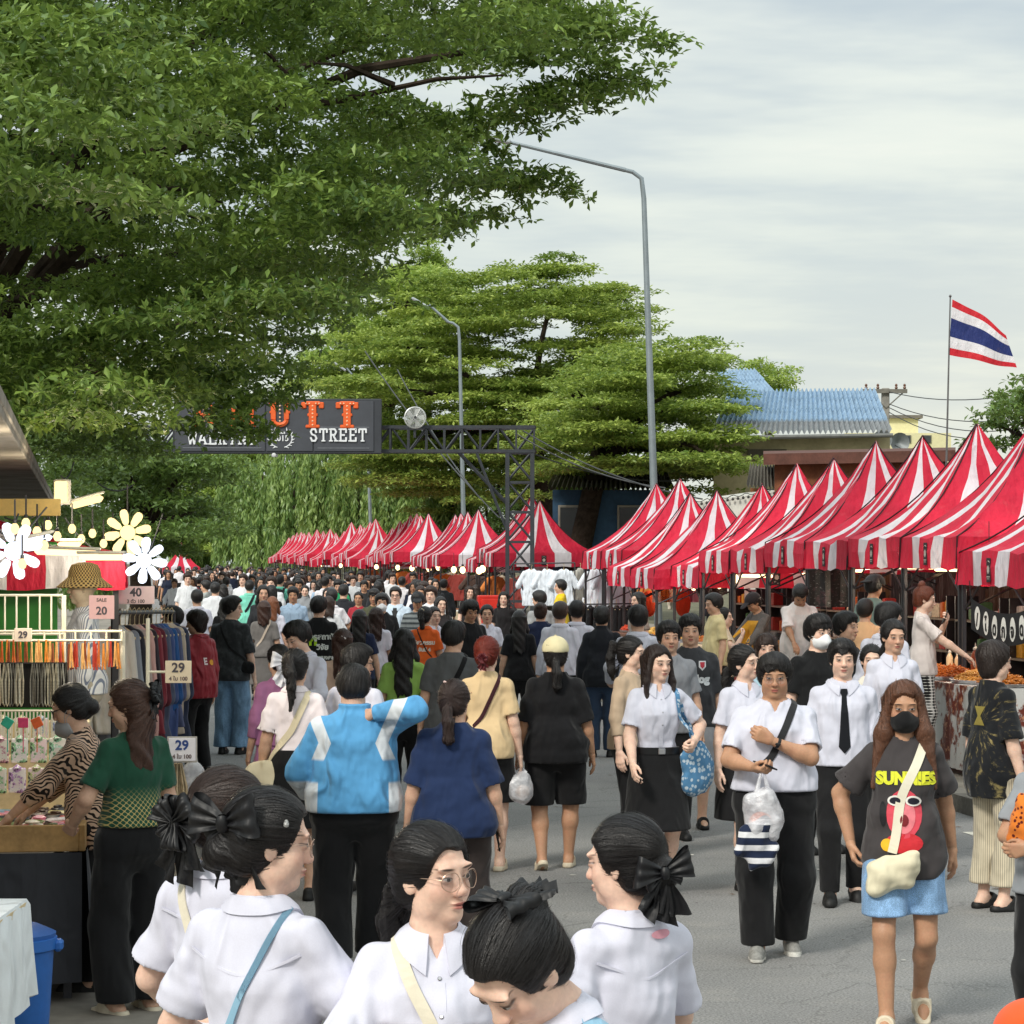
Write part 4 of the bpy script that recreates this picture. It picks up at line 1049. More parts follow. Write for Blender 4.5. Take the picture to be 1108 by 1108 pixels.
pad_tree('dark leafy tree at the edge of the frame behind the tents', 1120, 42, [(1060, 470), (1090, 440), (1065, 435), (1095, 410), (1120, 390), (1240, 420), (1260, 500), (1110, 510)], 40, (.5, .9), .2, 95, .14, L_DRK, 25, 2.5, r0=.25, nl=12)
pad_tree('small pale tree showing over the blue roof', 830, 100, [(800, 425), (815, 395), (840, 395), (858, 410), (860, 430)], 22, (.6, 1.), .5, 50, .2, L_BRI, 26, 2., r0=.2, nl=6)
G = 'trees along the far end of the street'
for i, (x, Y, poly, m, lb) in enumerate([
    (-20, 36, [(-140, 560), (-120, 420), (0, 400), (110, 440), (130, 500), (110, 560), (60, 600)], L_DRK, 'dark tree with low boughs behind the accessory stall roof'),
    (150, 62, [(60, 600), (50, 520), (90, 470), (180, 465), (235, 500), (230, 560), (190, 600)], L_DRK, 'deep green tree under the sign where the street narrows'),
    (235, 280, [(180, 600), (190, 520), (225, 470), (280, 480), (300, 540), (270, 600)], L_BRI, 'bright yellow green tree at the far end of the street'),
    (300, 320, [(240, 604), (240, 500), (300, 450), (400, 440), (470, 470), (500, 600)], L_DRK, 'dark tree mass closing the far end of the street')]):
    pad_tree(lb, x, Y, poly, [60, 70, 70, 110][i], [(.6, 1.1), (.8, 1.8), (2., 4.5), (2.4, 5.)][i], .25, [80, 55, 12, 9][i], [.14, .19, .5, .6][i], m, 30+i, 4., r0=.3, nl=14, group=G)
for i, (x, Y, poly) in enumerate([(535, 100, [(490, 604), (485, 500), (530, 470), (580, 480), (590, 604)]), (592, 92, [(560, 604), (560, 510), (600, 490), (650, 510), (650, 604)])]):
    pad_tree(['dark bushy tree behind the gantry column', 'dark bushy tree behind the small back tent'][i], x, Y, poly, 45, (.8, 1.6), .35, 50, .22, L_DRK, 40+i, 3., r0=.25, nl=8, group=G)
def weeping(label, px, Y, ytop, wid, seed, group):
    rng = np.random.default_rng(seed); b = at(px, 604, Y); b.z = 0; H = at(px, ytop, Y).z
    root = empty('weeping_tree', b, 0, label, 'tree', group)
    pts = []; sh = []
    k0 = max(1, Y/95)
    for k in range(170):
        a = rng.uniform(0, 6.28); rr = wid*(rng.uniform(.15, 1)**.6); z0 = H*(1-.35*(rr/wid)**2)*rng.uniform(.45, 1); ln = rng.uniform(.9, 2.4)*k0; s0 = rng.normal(0, .2)
        for t_ in np.arange(0, ln, .17*k0): pts.append((math.cos(a)*(rr+.12*t_), math.sin(a)*(rr+.12*t_), max(.6, z0-t_))); sh.append(s0)
    C = np.array(pts)+rng.normal(0, .04, (len(pts), 3)); n = len(C); per = 4; c = np.repeat(C, per, 0); N = n*per
    d = np.stack([rng.normal(0, .35, N), rng.normal(0, .35, N), np.full(N, -1.)], 1); d /= np.linalg.norm(d, axis=1)[:, None]; s = np.cross(d, rng.normal(0, 1, (N, 3))); s /= np.linalg.norm(s, axis=1)[:, None]
    l = rng.uniform(.20, .34, (N, 1))*k0; c = c+rng.normal(0, .05*k0, (N, 3)); V = np.stack([c, c+d*l*.5+s*l*.14, c+d*l, c+d*l*.5-s*l*.14], 1).reshape(-1, 3)
    r = np.repeat(np.clip(rng.normal(.4, .25, N)+np.repeat(sh, per), 0, 1), 4)
    link('crown', np_mesh('crown', V, np.arange(N*4).reshape(-1, 4), False, {'rnd': np.stack([r]*3, 1)}), L_WEEP, root)
    mb = MB(); mb.tube([(0, 0, 0), (.05, 0, H*.4), (0, .05, H*.95)], [.16, .12, .04], 8); mb.build('trunk', BARK, root, True)
for i, (x, Y, yt) in enumerate([(258, 255, 480), (284, 205, 470), (318, 172, 445), (352, 142, 440), (386, 122, 440), (420, 106, 445), (455, 95, 455), (490, 86, 465), (95, 90, 545), (212, 290, 545)]):
    weeping(['weeping tree with hanging green tresses behind the tents', 'low weeping tree at the street end behind the crowd'][i > 7], x, Y, yt, 23*Y/F*1.15, 50+i, ['weeping trees behind the tents', 'low weeping trees at the street end'][i > 7])

def road_bits():
    r = random.Random(77); m = MB()
    for _ in range(420):
        a = r.uniform(9, 46); b = r.choice([r.uniform(.3, 7), r.gauss(6.5, .4), r.gauss(.6, .3)]); p = st(a, b, .003); s = r.uniform(.008, .035); an = r.uniform(0, 6.3); m.m = r.choice([0, 0, 1, 2, 3])
        v = [p+Vector((math.cos(an+k*1.57+r.uniform(-.4, .4))*s, math.sin(an+k*1.57+r.uniform(-.4, .4))*s*.6, .003+r.uniform(0, .006))) for k in range(4)]; m.add(v, [(0, 1, 2, 3)])
    tag(m.build('litter', [plain('5a4630', .9), plain('6e6a42', .9), plain('cfcac0', .8), plain('3a332a', .9)]), 'scraps of paper and dry leaves scattered over the road', None, None, 'stuff')
road_bits()
# ---------------------------------------------------------------- striped market tents
def canvas_mat(c, name):
    t = NT(name); o = t.obj(); n = t.noise(o, 2.2, 3.); n2 = t.noise(o, 9., 3., sc=(1, 1, .4)); wv = t.noise(o, 240., 1.)
    c0 = t.scale(t.mix(t.ma('MULTIPLY', t.mr(t.noise(o, 5., 5., .7), .55, .75), .16), lin(c), (.45, .33, .30)), t.mr(n, .3, .7, .86, 1.08)); d = t.n('ShaderNodeBsdfPrincipled', {'Base Color': c0, 'Roughness': .62, 'Specular IOR Level': .3, 'Normal': t.bump(t.ma('ADD', n2, t.ma('MULTIPLY', wv, .04)), .7, .07)})
    l = t.n('ShaderNodeBsdfTranslucent', {0: c0}); m = t.n('ShaderNodeMixShader', {0: .32, 1: d.outputs[0], 2: l.outputs[0]}); t.n('ShaderNodeOutputMaterial', {0: m.outputs[0]}); return t.m
CRED = canvas_mat('d82a48', 'red_canvas'); CWHT = canvas_mat('eeeaf2', 'white_canvas'); PIPE = plain('2a0f16', .7, 0, .1); POLE = plain('4a4a4e', .4, .7, .15); POLEW = plain('b9b4a8', .5, .3, .2)
STR = [(0, .22, 0), (.22, .38, 1), (.38, .59, 0), (.59, .75, 1), (.75, 1., 0)]
def canopy_geo(wx, wy, rise, val, nt=9, curve=2.3, STR=STR):
    """concave pyramid: x half width wx, y half depth wy, valance val deep; z=0 at the valance foot"""
    mb = MB(); pipes = MB()
    cs = [(-wx, -wy), (wx, -wy), (wx, wy), (-wx, wy)]
    def prof(t): return val+rise*(.42*t+.58*t**curve)
    for k in range(4):
        (x0, y0), (x1, y1) = cs[k], cs[(k+1) % 4]
        for si, (a, b, mi) in enumerate(STR):
            ns = 2; mb.m = mi
            for q in range(ns):
                ua, ub = a+(b-a)*q/ns, a+(b-a)*(q+1)/ns
                def pt(u, t):
                    s = 1-t; sag = -.10*rise*math.sin(math.pi*u)*math.sin(math.pi*min(1, t*1.15))*.5
                    return (s*(x0+(x1-x0)*u), s*(y0+(y1-y0)*u), prof(t)+sag*(1-t))
                def vp(u, f):
                    o = 1.012+.012*math.sin(u*22+k*2)*(1-f); return (o*(x0+(x1-x0)*u), o*(y0+(y1-y0)*u), val*f+.012*math.sin(u*31+k)*(1-f))
                for i in range(nt):
                    ta, tb = i/nt, (i+1)/nt
                    mb.quad(pt(ua, ta), pt(ub, ta), pt(ub, tb), pt(ua, tb))
                mb.quad(vp(ua, 0), vp(ub, 0), vp(ub, .55), vp(ua, .55)); mb.quad(vp(ua, .55), vp(ub, .55), pt(ub, 0), pt(ua, 0))
        pipes.tube([(x0*1.012, y0*1.012, 0), (x0, y0, val)]+[(x0*(1-t), y0*(1-t), prof(t)+.004) for t in np.linspace(.1, 1, nt)], .009, 5)
    return mb, pipes
EMB_BG = plain('2c2326', .6); EMB_FG = plain('b8b0a8', .6)
def make_tent(wx=.94, wy=1.2, rise=1.30, val=.33, zfoot=2.10, far=False, label='', group='striped market tents'):
    root = empty('market_tent', (0, 0, 0), 0, label, 'tent', group)
    cv, pp = canopy_geo(wx, wy, rise, val, 5 if far else 9)
    c = cv.build('canopy', [CRED, CWHT], root, True); c.location.z = zfoot
    if not far: p = pp.build('piping', PIPE, c, True)
    for x, y in ((-wx, -wy), (wx, -wy), (wx, wy), (-wx, wy)):
        m = MB(); m.box((x*.965, y*.965, (zfoot+val)/2), (.042, .042, zfoot+val-.02), 0, .006)
        if not far: m.box((x*.965, y*.965, .01), (.10, .10, .012))
        m.build('pole', POLE, root)
    m = MB()
    for k in range(4):
        a, b = [((-wx, -wy), (wx, -wy)), ((wx, -wy), (wx, wy)), ((wx, wy), (-wx, wy)), ((-wx, wy), (-wx, -wy))][k]
        m.tube([(a[0]*.96, a[1]*.96, zfoot+val-.05), (b[0]*.96, b[1]*.96, zfoot+val-.05)], .016, 5)
        if not far:
            mid = ((a[0]+b[0])*.48, (a[1]+b[1])*.48)
            m.tube([(a[0]*.96, a[1]*.96, zfoot-.25), (mid[0], mid[1], zfoot+val-.05)], .012, 5); m.tube([(b[0]*.96, b[1]*.96, zfoot-.25), (mid[0], mid[1], zfoot+val-.05)], .012, 5)
    m.build('roof_frame', POLE, root)
    if not far:                                          # crest printed on a dark tab on every valance
        for k, (x, y, rz) in enumerate(((0, -wy, 0), (wx, 0, math.pi/2), (0, wy, math.pi), (-wx, 0, -math.pi/2))):
            T = Matrix.Rotation(rz, 3, 'Z'); L = wx if k % 2 == 0 else wy; off = (.485-.5)*2*L
            e = MB(); e.box((0, 0, 0), (.115, .004, .235), 0, .003); e.m = 1
            e.add([Vector((r*math.cos(a), -.0045, .005+r2*math.sin(a))) for a, r, r2 in [(i*math.pi/8, .04 if i % 2 else .030, .045 if i % 2 else .034) for i in range(16)]], [tuple(range(16))])
            e.tube([(-.04, -.004, .075), (0, -.004, .09), (.04, -.004, .075)], .004, 4); e.box((0, -.004, -.065), (.075, .004, .010)); e.box((0, -.004, -.085), (.055, .004, .007)); o = e.build('emblem', [EMB_BG, EMB_FG], c)
            o.location = (x*1.016+T[0][0]*off, y*1.016+T[1][0]*off, val*.47); o.rotation_euler.z = rz
    return root
TYAW = STREET                                # tent local y runs along the street after rotation
near = make_tent(1.2, .94, label='x'); farp = make_tent(1.2, .94, far=True, label='x')
CH = {}
for c in COL.objects:
    if c.parent: CH.setdefault(c.parent.name, []).append(c)
def place_tent(src, a, b, label, dz=0., group='striped market tents', rz=0., sc=1.):
    o = copy_tree(src, None, CH); o.location = st(a, b, .13+dz if b > 7 else .02+dz); o.rotation_euler.z = TYAW+rz; o['label'] = label; o['group'] = group; o.scale = (sc, sc, sc); return o
rnd = random.Random(7)
NT_LAB = ['striped tent with a low valance over the grilled food stall and the lettered banner', 'striped tent over the seller with tied up ginger hair', 'striped tent just behind the flag pole foot', 'striped tent over the seller in a cap',
          'striped tent above the dark food photo banner', 'striped tent over the fried snack tray and the seller in a white tee', 'striped tent over the seller in mustard yellow', 'striped tent with a lower valance over the dark hanging banner',
          'low striped tent over the pink hanging clothes', 'low striped tent over the orange bags', 'striped tent beside the rack of white shirts', 'striped tent at the corner of the side lane']
DZ = [-.17, 0, .01, -.01, .02, 0, -.02, -.24, -.28, -.27, .02, .0]
for i in range(12):
    a = 22.2+1.885*i+(.0 if i else 0); b = 8.12+1.2+(.0, 0)[i > 0]
    if i in (8, 9): b -= .25
    o = place_tent(near, a, b, NT_LAB[i], DZ[i]-.13)
    o.scale.z = 1-.004*i if i < 5 else .955
    o.rotation_euler.z += rnd.uniform(-.015, .015)
def slacken(o, seed):
    """every roof cloth hangs a little differently: slack, tension creases running to the corners"""
    q = random.Random(seed); ph = [q.uniform(0, 6.3) for _ in range(6)]
    for c in COL.objects:
        if c.parent == o and c.name.startswith('canopy'):
            c.data = c.data.copy()
            for v in c.data.vertices:
                x, y, z = v.co; a = math.atan2(y, x); rr = math.hypot(x, y)
                d = .022*math.sin(a*5+ph[0])*math.sin(rr*3+ph[1])+.010*math.sin(a*14+ph[2])*min(1, rr)+.012*math.sin(x*9+y*7+ph[3]); v.co.z += d*(1 if z > .33 else .35); v.co.x += .012*math.sin(z*9+a*6+ph[4]); v.co.y += .012*math.sin(z*8+a*7+ph[5])
for i_, t_ in enumerate([o for o in COL.objects if o.name.startswith('market_tent') and o.name not in (near.name, farp.name)]): slacken(t_, i_)
FG = 'striped tents far down the row'
a = 55.4; i = 0
while a < 150:
    if i in (3, 7, 14, 23): a += rnd.uniform(2.5, 4.5)
    src = near if i < 8 else farp
    lb = ['striped tent facing the side lane with white shirts hung beside it', 'striped tent next beyond the lane corner', 'striped tent third beyond the lane corner'][i] if i < 3 else 'red and white tent in the tight line dwindling down the street'
    o = place_tent(src, a, 9.25+rnd.uniform(-.12, .12), lb, rnd.uniform(-.22, .02)-.1, FG if i > 2 else 'striped market tents', rnd.uniform(-.03, .03)); o.scale.z = rnd.uniform(.93, 1.02)
    a += 1.9+rnd.uniform(0, .06); i += 1
o = place_tent(near, 66, 14.2, 'small striped tent back in the side lane', -.15)
X = at(196, 604, 118); o = place_tent(farp, 0, 0, 'lone striped tent at the far end of the street'); o.location = (X.x, X.y, -.55); o.scale = (.75, .75, .95)
for r in (near, farp):
    for c in [r]+[k for k in CH.get(r.name, [])]+[q for k in CH.get(r.name, []) for q in CH.get(k.name, [])]: bpy.data.objects.remove(c)

# ---------------------------------------------------------------- houses and street furniture behind the row
def corrugated(name, p0, p1, p2, p3, waves, amp, m, parent=None, nl=8, lap=.02):
    """roof sheet: p0-p1 along the eave, p3-p2 along the ridge"""
    p0, p1, p2, p3 = map(Vector, (p0, p1, p2, p3)); mb = MB(); n = waves*6; nrm = (p1-p0).cross(p3-p0).normalized(); vs = []; fs = []
    for j in range(nl*2):
        v = (j//2+(j % 2)*1.0)/nl; lift = lap*(1-(j % 2))
        for i in range(n+1):
            u = i/n; vs.append(p0.lerp(p1, u).lerp(p3.lerp(p2, u), v)+nrm*(amp*math.cos(u*waves*2*math.pi)+lift))
    for j in range(nl*2-1):
        for i in range(n): fs.append((j*(n+1)+i, j*(n+1)+i+1, (j+1)*(n+1)+i+1, (j+1)*(n+1)+i))
    return mb.add(vs, fs).build(name, m, parent, True)
def roof_mat(c1, c2, z0, z1):
    t = NT('roof_sheet'); o = t.obj(); x, y, z = t.sep(o); n = t.noise(o, 1.6, 5., .65); n2 = t.noise(o, 7., 4., .7)
    c = t.mix(t.mr(t.ma('ADD', z, t.ma('MULTIPLY', n, .10)), z0, z1), lin(c1), lin(c2)); c = t.scale(c, t.mr(n2, .3, .7, .7, 1.15)); return t.out(c, .7, t.bump(n2, .2, .01), .25)
def house_box(name, mb, m, parent): return mb.build(name, m, parent)
# blue roofed house
h = empty('house', at(870, 604, 60).xy.to_3d(), 0, 'cream house with a faded blue corrugated roof behind the tents', 'house')
o0 = h.location
def L(px, py, Y): return at(px, py, Y)-o0
BR = roof_mat('8b8f92', '93adc4', 5.42, 5.54)
q = [L(770, 470, 55), L(965, 468, 55), L(946, 421, 60), L(790, 423, 60)]
corrugated('roof', *q, 34, .05, BR, h, 4, .03)
m = MB(); m.add([L(772, 474, 55.6), L(963, 472, 55.6), L(963, 610, 55.6), L(772, 610, 55.6), L(772, 474, 64), L(963, 472, 64), L(963, 610, 64), L(772, 610, 64)], [(0, 1, 2, 3), (5, 4, 7, 6), (1, 5, 6, 2), (4, 0, 3, 7)]); m.build('wall', plain('b6ab88', .9, 0, .2, 1.2), h)
m = MB(); m.tube([L(769, 474, 54.9), L(966, 471, 54.9)], .05, 8); m.build('gutter', plain('6d6e6c', .6, .3), h)
m = MB(); m.box(L(830, 492, 55.55), (.9, .05, .25)); m.build('vent', plain('5a5548', .8), h)
c2 = corrugated('upper_roof', L(792, 440, 63), L(850, 440, 63), L(816, 400, 66), L(770, 400, 66), 12, .05, BR, h, 3, .03)
# old house with grey sheet roof
h = empty('house', at(650, 604, 58).xy.to_3d(), 0, 'old dark blue house under a grey corrugated roof', 'house'); o0 = h.location.copy()
GR = roof_mat('6e6a62', '8a857b', 3.9, 4.3)
corrugated('roof', L(592, 529, 56), L(730, 531, 56), L(716, 500, 59), L(606, 499, 59), 26, .045, GR, h, 2)
m = MB(); m.add([L(598, 530, 57), L(724, 530, 57), L(724, 625, 57), L(598, 625, 57), L(598, 530, 63), L(724, 530, 63), L(724, 625, 63), L(598, 625, 63)], [(0, 1, 2, 3), (1, 5, 6, 2), (4, 0, 3, 7)]); m.build('wall', plain('33506a', .85, 0, .3, 1.2), h)
for x in (618, 682):
    m = MB(); m.box(L(x, 566, 56.97), (.62, .06, .85), 0, .01); w_ = m.build('window_frame', plain('9a9488', .7), h)
    m = MB(); m.box(L(x, 566, 56.93), (.52, .03, .74)); m.build('pane', plain('22262a', .15, 0, .1), w_)
# low white building with a string of lamps along its eave
h = empty('low_building', at(800, 604, 48).xy.to_3d(), 0, 'low white building with a string of small lamps along its eave', 'building'); o0 = h.location.copy()
m = MB(); m.add([L(722, 548, 48), L(892, 524, 46), L(892, 640, 46), L(722, 640, 48), L(722, 545, 52), L(892, 521, 50), L(892, 640, 50), L(722, 640, 52)], [(0, 1, 2, 3), (0, 4, 5, 1), (1, 5, 6, 2), (4, 0, 3, 7)]); m.build('wall', plain('c9c8c0', .8, 0, .15), h)
m = MB(); pts = [L(722+170*t, 545-24*t+3*abs(math.sin(t*12*math.pi)), 47.9-2*t) for t in np.linspace(0, 1, 60)]; m.tube(pts, .008, 4)
for t in np.linspace(.02, .98, 30): m.lathe(L(722+170*t, 548-24*t+2, 47.88-2*t), [(.02, -.03), (.03, 0), (.01, .03)], 6)
m.build('lamp_string', plain('3c3a38', .5), h)
# rusty brown shed roof line
h = empty('shed', at(930, 604, 46).xy.to_3d(), 0, 'brown timber shed with a long rusty roof edge', 'shed'); o0 = h.location.copy()
m = MB(); m.add([L(826, 503, 46), L(1034, 499, 44), L(1034, 487, 44), L(826, 491, 46), L(826, 488, 52), L(1034, 484, 50), L(826, 500, 52), L(1034, 496, 50)], [(0, 1, 2, 3), (3, 2, 5, 4), (1, 7, 5, 2), (6, 0, 3, 4)]); m.build('roof', plain('5c3a30', .8, 0, .3, 3.), h)
m = MB(); m.add([L(838, 501, 46.3), L(1024, 498, 44.3), L(1024, 640, 44.3), L(838, 640, 46.3)], [(0, 1, 2, 3)]); m.add([L(838, 501, 46.3), L(838, 640, 46.3), L(838, 640, 51), L(838, 501, 51)], [(0, 1, 2, 3)])
m.build('wall', plain('7a4a30', .85, 0, .35, 4.), h)
h = empty('house', at(855, 604, 52).xy.to_3d(), 0, 'small house with a pinkish beam and grey sheet roof between the tent peaks', 'house'); o0 = h.location.copy()
corrugated('roof', L(808, 527, 50), L(872, 531, 49), L(862, 505, 51.5), L(812, 503, 52), 16, .04, GR, h, 2)
m = MB(); m.add([L(812, 528, 50.6), L(868, 531, 49.8), L(868, 640, 49.8), L(812, 640, 50.6)], [(0, 1, 2, 3)]); m.build('wall', plain('8d5a38', .85, 0, .3, 3.), h)
# cream apartment block far off
h = empty('apartment_block', at(960, 604, 150).xy.to_3d(), 0, 'pale cream flat roofed block far behind the loudspeaker pole', 'building'); o0 = h.location.copy()
CRM = plain('d9d3a8', .85, 0, .08)
m = MB(); m.box(at(972, 550, 150)-o0+Vector((0, 4, 0)), (6.6, 8, 9.4)); m.build('wall', CRM, h)
m = MB(); m.box(at(982, 458, 150)-o0+Vector((0, 4, -.2)), (2.0, 4, 1.5)); s_ = m.build('stair_tower', CRM, h)
m = MB(); m.box(at(982, 449, 150)-o0+Vector((0, 4, 0)), (2.5, 4.6, .2)); m.build('tower_roof', plain('6f6a62', .8), s_)
for x in (937, 960, 981, 1003):
    for y in (475, 492, 515):
        m = MB(); m.box(at(x, y, 149.98)-o0, (.55, .08, .5)); w_ = m.build('window_frame', plain('8a8672', .7), h)
        m = MB(); m.box(at(x, y, 149.9)-o0, (.44, .05, .4)); m.build('pane', plain('3c4246', .2), w_)
# long grey back wall behind the stalls, dark shutters of the shops
h = empty('shop_row', st(24, 13), TYAW, 'grey wall with closed roller shutters behind the food stalls', 'building')
m = MB(); m.box((0, 6, 1.4), (.3, 34, 2.8)); m.build('wall', plain('57575a', .85, 0, .2, 2.), h)
for i in range(9):
    m = MB()
    for k in range(22): m.box((-.19, -7.2+i*3.6, .12+k*.105), (.04, 2.7, .085), 0, .012)
    m.build('shutter', plain(['6f7276', '4c545c', '7c7a76'][i % 3], .5, .3, .15), h)
# ---- poles, lamps, gantry, flag
GALV = plain('8f999e', .45, .6, .12, 3.)
def lamp(px, pyb, ytop, Y, arm, label, ln=-.034):
    b = at(px, 604, Y); b.z = .1; top = at(px, ytop, Y).z; root = empty('street_lamp', b, 0, label, 'street lamp', 'street lamps behind the tents'); lean = ln*top
    m = MB(); k = .45; pts = [(0, 0, 0), (lean*.5, 0, top*.5), (lean*.95, 0, top-k-.1), (lean-.03, 0, top-k*.35), (lean-.20, 0, top-.03), (lean-.4, 0, top+.02)]
    m.tube(pts, [.088, .068, .050, .046, .043, .040], 12); m.box((0, 0, .02), (.34, .34, .04)); m.build('pole', GALV, root, True)
    m = MB(); m.tube([(lean-.35, 0, top+.01), (lean-arm, 0, top+.55)], [.047, .035], 8); a_ = m.build('arm', GALV, root, True)
    m = MB(); d = Vector((-1, 0, .30)).normalized(); M = Matrix.Rotation(math.atan2(.55, arm), 3, 'Y'); m.box((lean-arm-.28, 0, top+.61), (.62, .2, .09), 0, .03, M); m.build('lantern', plain('a8adb0', .4, .3), root)
lamp(714, 540, 190, 47, 2.6, 'tall grey street lamp rising behind the tents beside the low white building')
lamp(504, 550, 352, 76, .95, 'grey street lamp in front of the layered tree', -.022)
lamp(404, 560, 415, 101, .8, 'distant street lamp half lost in the foliage')
# utility pole
b = at(958, 604, 72); b.z = 0; u = empty('utility_pole', b, 0, 'concrete utility pole with a cross arm and two loudspeakers', 'utility pole')
zt = at(958, 420, 72).z
m = MB(); m.box((0, 0, zt/2), (.22, .22, zt), 0, .02); m.build('pole', plain('8e8b84', .9, 0, .2), u)
m = MB(); m.box((-.05, -.16, zt-.1), (1.35, .1, .12)); m.tube([(-.5, -.16, zt-.15), (0, -.12, zt-.6)], .02, 5); m.tube([(.5, -.16, zt-.15), (0, -.12, zt-.6)], .02, 5); ca = m.build('cross_arm', plain('77746c', .9, 0, .2), u)
for x in (-.6, -.25, .3, .55):
    m = MB(); m.lathe((x, -.16, zt-.04), [(.03, 0), (.05, .04), (.03, .08), (.045, .12), (.02, .16)], 8); m.build('insulator', plain('6a4a3a', .3), ca)
for x, y in ((955, 476), (973, 479)):
    c = at(x, y, 71.3)-b
    m = MB(); M = Matrix.Rotation(R(90), 3, 'X') @ Matrix.Rotation(R(12 if x > 960 else -18), 3, 'Y'); m.lathe(c, [(.05, -.35), (.07, -.2), (.12, -.08), (.29, .05), (.30, .07), (.27, .05), (.11, -.06), (.03, -.12)], 18, M)
    hn = m.build('loudspeaker_horn', plain('7e8486', .5, .2), u, True)
WIRE = plain('3a3c3e', .5)
def wire(p, q, sag, r, label, n=14, group='power lines off the utility pole'):
    p, q = Vector(p), Vector(q); m = MB(); m.tube([p.lerp(q, t)-Vector((0, 0, sag*4*t*(1-t)))-p for t in np.linspace(0, 1, n)], r, 5); return tag(m.build('power_line', WIRE, None, True, loc=p), label, 'cable', group)
for i, (y0, y1) in enumerate(((424, 418), (437, 440), (441, 449), (446, 453), (478, 470))):
    wire(at(962, y0, 71.8), at(1160, y1+(-6 if i == 0 else 0), 60), .35+.1*i, .014, 'thin power line sagging from the utility pole past the flag')
for i, (x0, y0, Y0, x1, y1, Y1) in enumerate(((560, 470, 52, 720, 528, 50), (566, 466, 52, 760, 540, 47), (575, 490, 52, 740, 520, 56), (395, 380, 60, 540, 560, 52), (430, 400, 66, 520, 540, 56))):
    wire(at(x0, y0, Y0), at(x1, y1, Y1), .2, .016, 'pale cable slanting across the truss and the layered trees', group='cables strung by the gantry')
# flag
b = at(1024, 604, 34); b.z = 0; fp = empty('flag_pole', b, 0, 'thin pole standing behind the tent peaks and carrying the flag', 'flag pole')
m = MB(); zt = at(1024, 322, 34).z; m.tube([(0, 0, 0), (.0, 0, zt*.6), (.055, 0, zt)], [.018, .015, .010], 8); m.lathe((.055, 0, zt), [(.01, 0), (.022, .02), (.01, .04)], 8); m.build('pole', plain('6f6f70', .4, .5), fp, True)
m = MB(); n, k = 22, 15; p0, p1, p2, p3 = at(1030.5, 324, 34), at(1026.5, 384, 34), at(1101, 399, 34), at(1089, 362, 34)
P_ = {}
for i in range(n+1):
    u = i/n
    for j in range(k+1):
        v = j/k; p = p0.lerp(p3, u).lerp(p1.lerp(p2, u), v); bow = math.sin(u*math.pi)*.045
        p += Vector((0, .05*math.sin(u*7+v*1.5)*u, bow*(1-v)-.02*math.sin(u*9+v*2)*u)); P_[i, j] = p
base = at(1028.5, 354, 34)
for j in range(k):
    v = (j+.5)/k; m.m = 0 if v < 1/6 or v > 5/6 else (1 if v < 2/6 or v > 4/6 else 2)
    for i in range(n): m.quad(*[P_[q]-base for q in ((i, j), (i, j+1), (i+1, j+1), (i+1, j))])
fl = m.build('flag', [canvas_mat('d8303c', 'flag_red'), canvas_mat('f0eef2', 'flag_white'), canvas_mat('2f3c78', 'flag_blue')], None, True, loc=base); tag(fl, 'red white and blue striped national flag flying above the tents', 'flag')
# gantry with the street sign
Yg = 52; g = empty('sign_gantry', at(562, 604, Yg).xy.to_3d(), 0, 'dark steel lattice gantry reaching over the street', 'gantry'); o0 = g.location.copy(); STEEL = plain('43464b', .5, .5, .15)
m = MB(); zt = at(0, 462, Yg).z; zb = at(0, 488, Yg).z; xl = at(150, 0, Yg).x-o0.x; xr = at(579, 0, Yg).x-o0.x
for dy in (0, .5):
    for z in (zt, zb): m.box(((xl+xr)/2, dy, z), (xr-xl, .07, .07))
    n = 22
    for i in range(n):
        x0 = xl+(xr-xl)*i/n; x1 = xl+(xr-xl)*(i+1)/n
        m.box((x1-.02, dy, (zt+zb)/2), (.04, .05, zt-zb-.07))
        m.tube([(x0, dy, zb if i % 2 else zt), (x1, dy, zt if i % 2 else zb)], .024, 5)
for i in range(12): x = xl+(xr-xl)*i/11; m.box((x, .25, zt), (.05, .43, .05)); m.box((x, .25, zb), (.05, .43, .05))
m.build('truss', STEEL, g)
m = MB(); cl = at(549, 0, Yg).x-o0.x; cr = at(576, 0, Yg).x-o0.x
for x in (cl, cr):
    for dy in (0, .5): m.box((x, dy, zb/2-.02), (.09, .09, zb-.05))
for i in range(7):
    z0, z1 = zb*i/7, zb*(i+1)/7
    for dy in (0, .5): m.tube([(cl, dy, z0), (cr, dy, z1)], .025, 5); m.tube([(cr, dy, z0), (cl, dy, z1)], .025, 5); m.box(((cl+cr)/2, dy, z1-.03), (cr-cl-.09, .05, .05))
m.build('column', STEEL, g)
m = MB(); m.tube([(at(495, 0, Yg).x-o0.x, .25, zb), (cl, .25, at(0, 545, Yg).z)], .045, 6); m.tube([(at(515, 0, Yg).x-o0.x, .0, zb), (cl, 0, at(0, 575, Yg).z)], .035, 6); m.build('brace', STEEL, g)
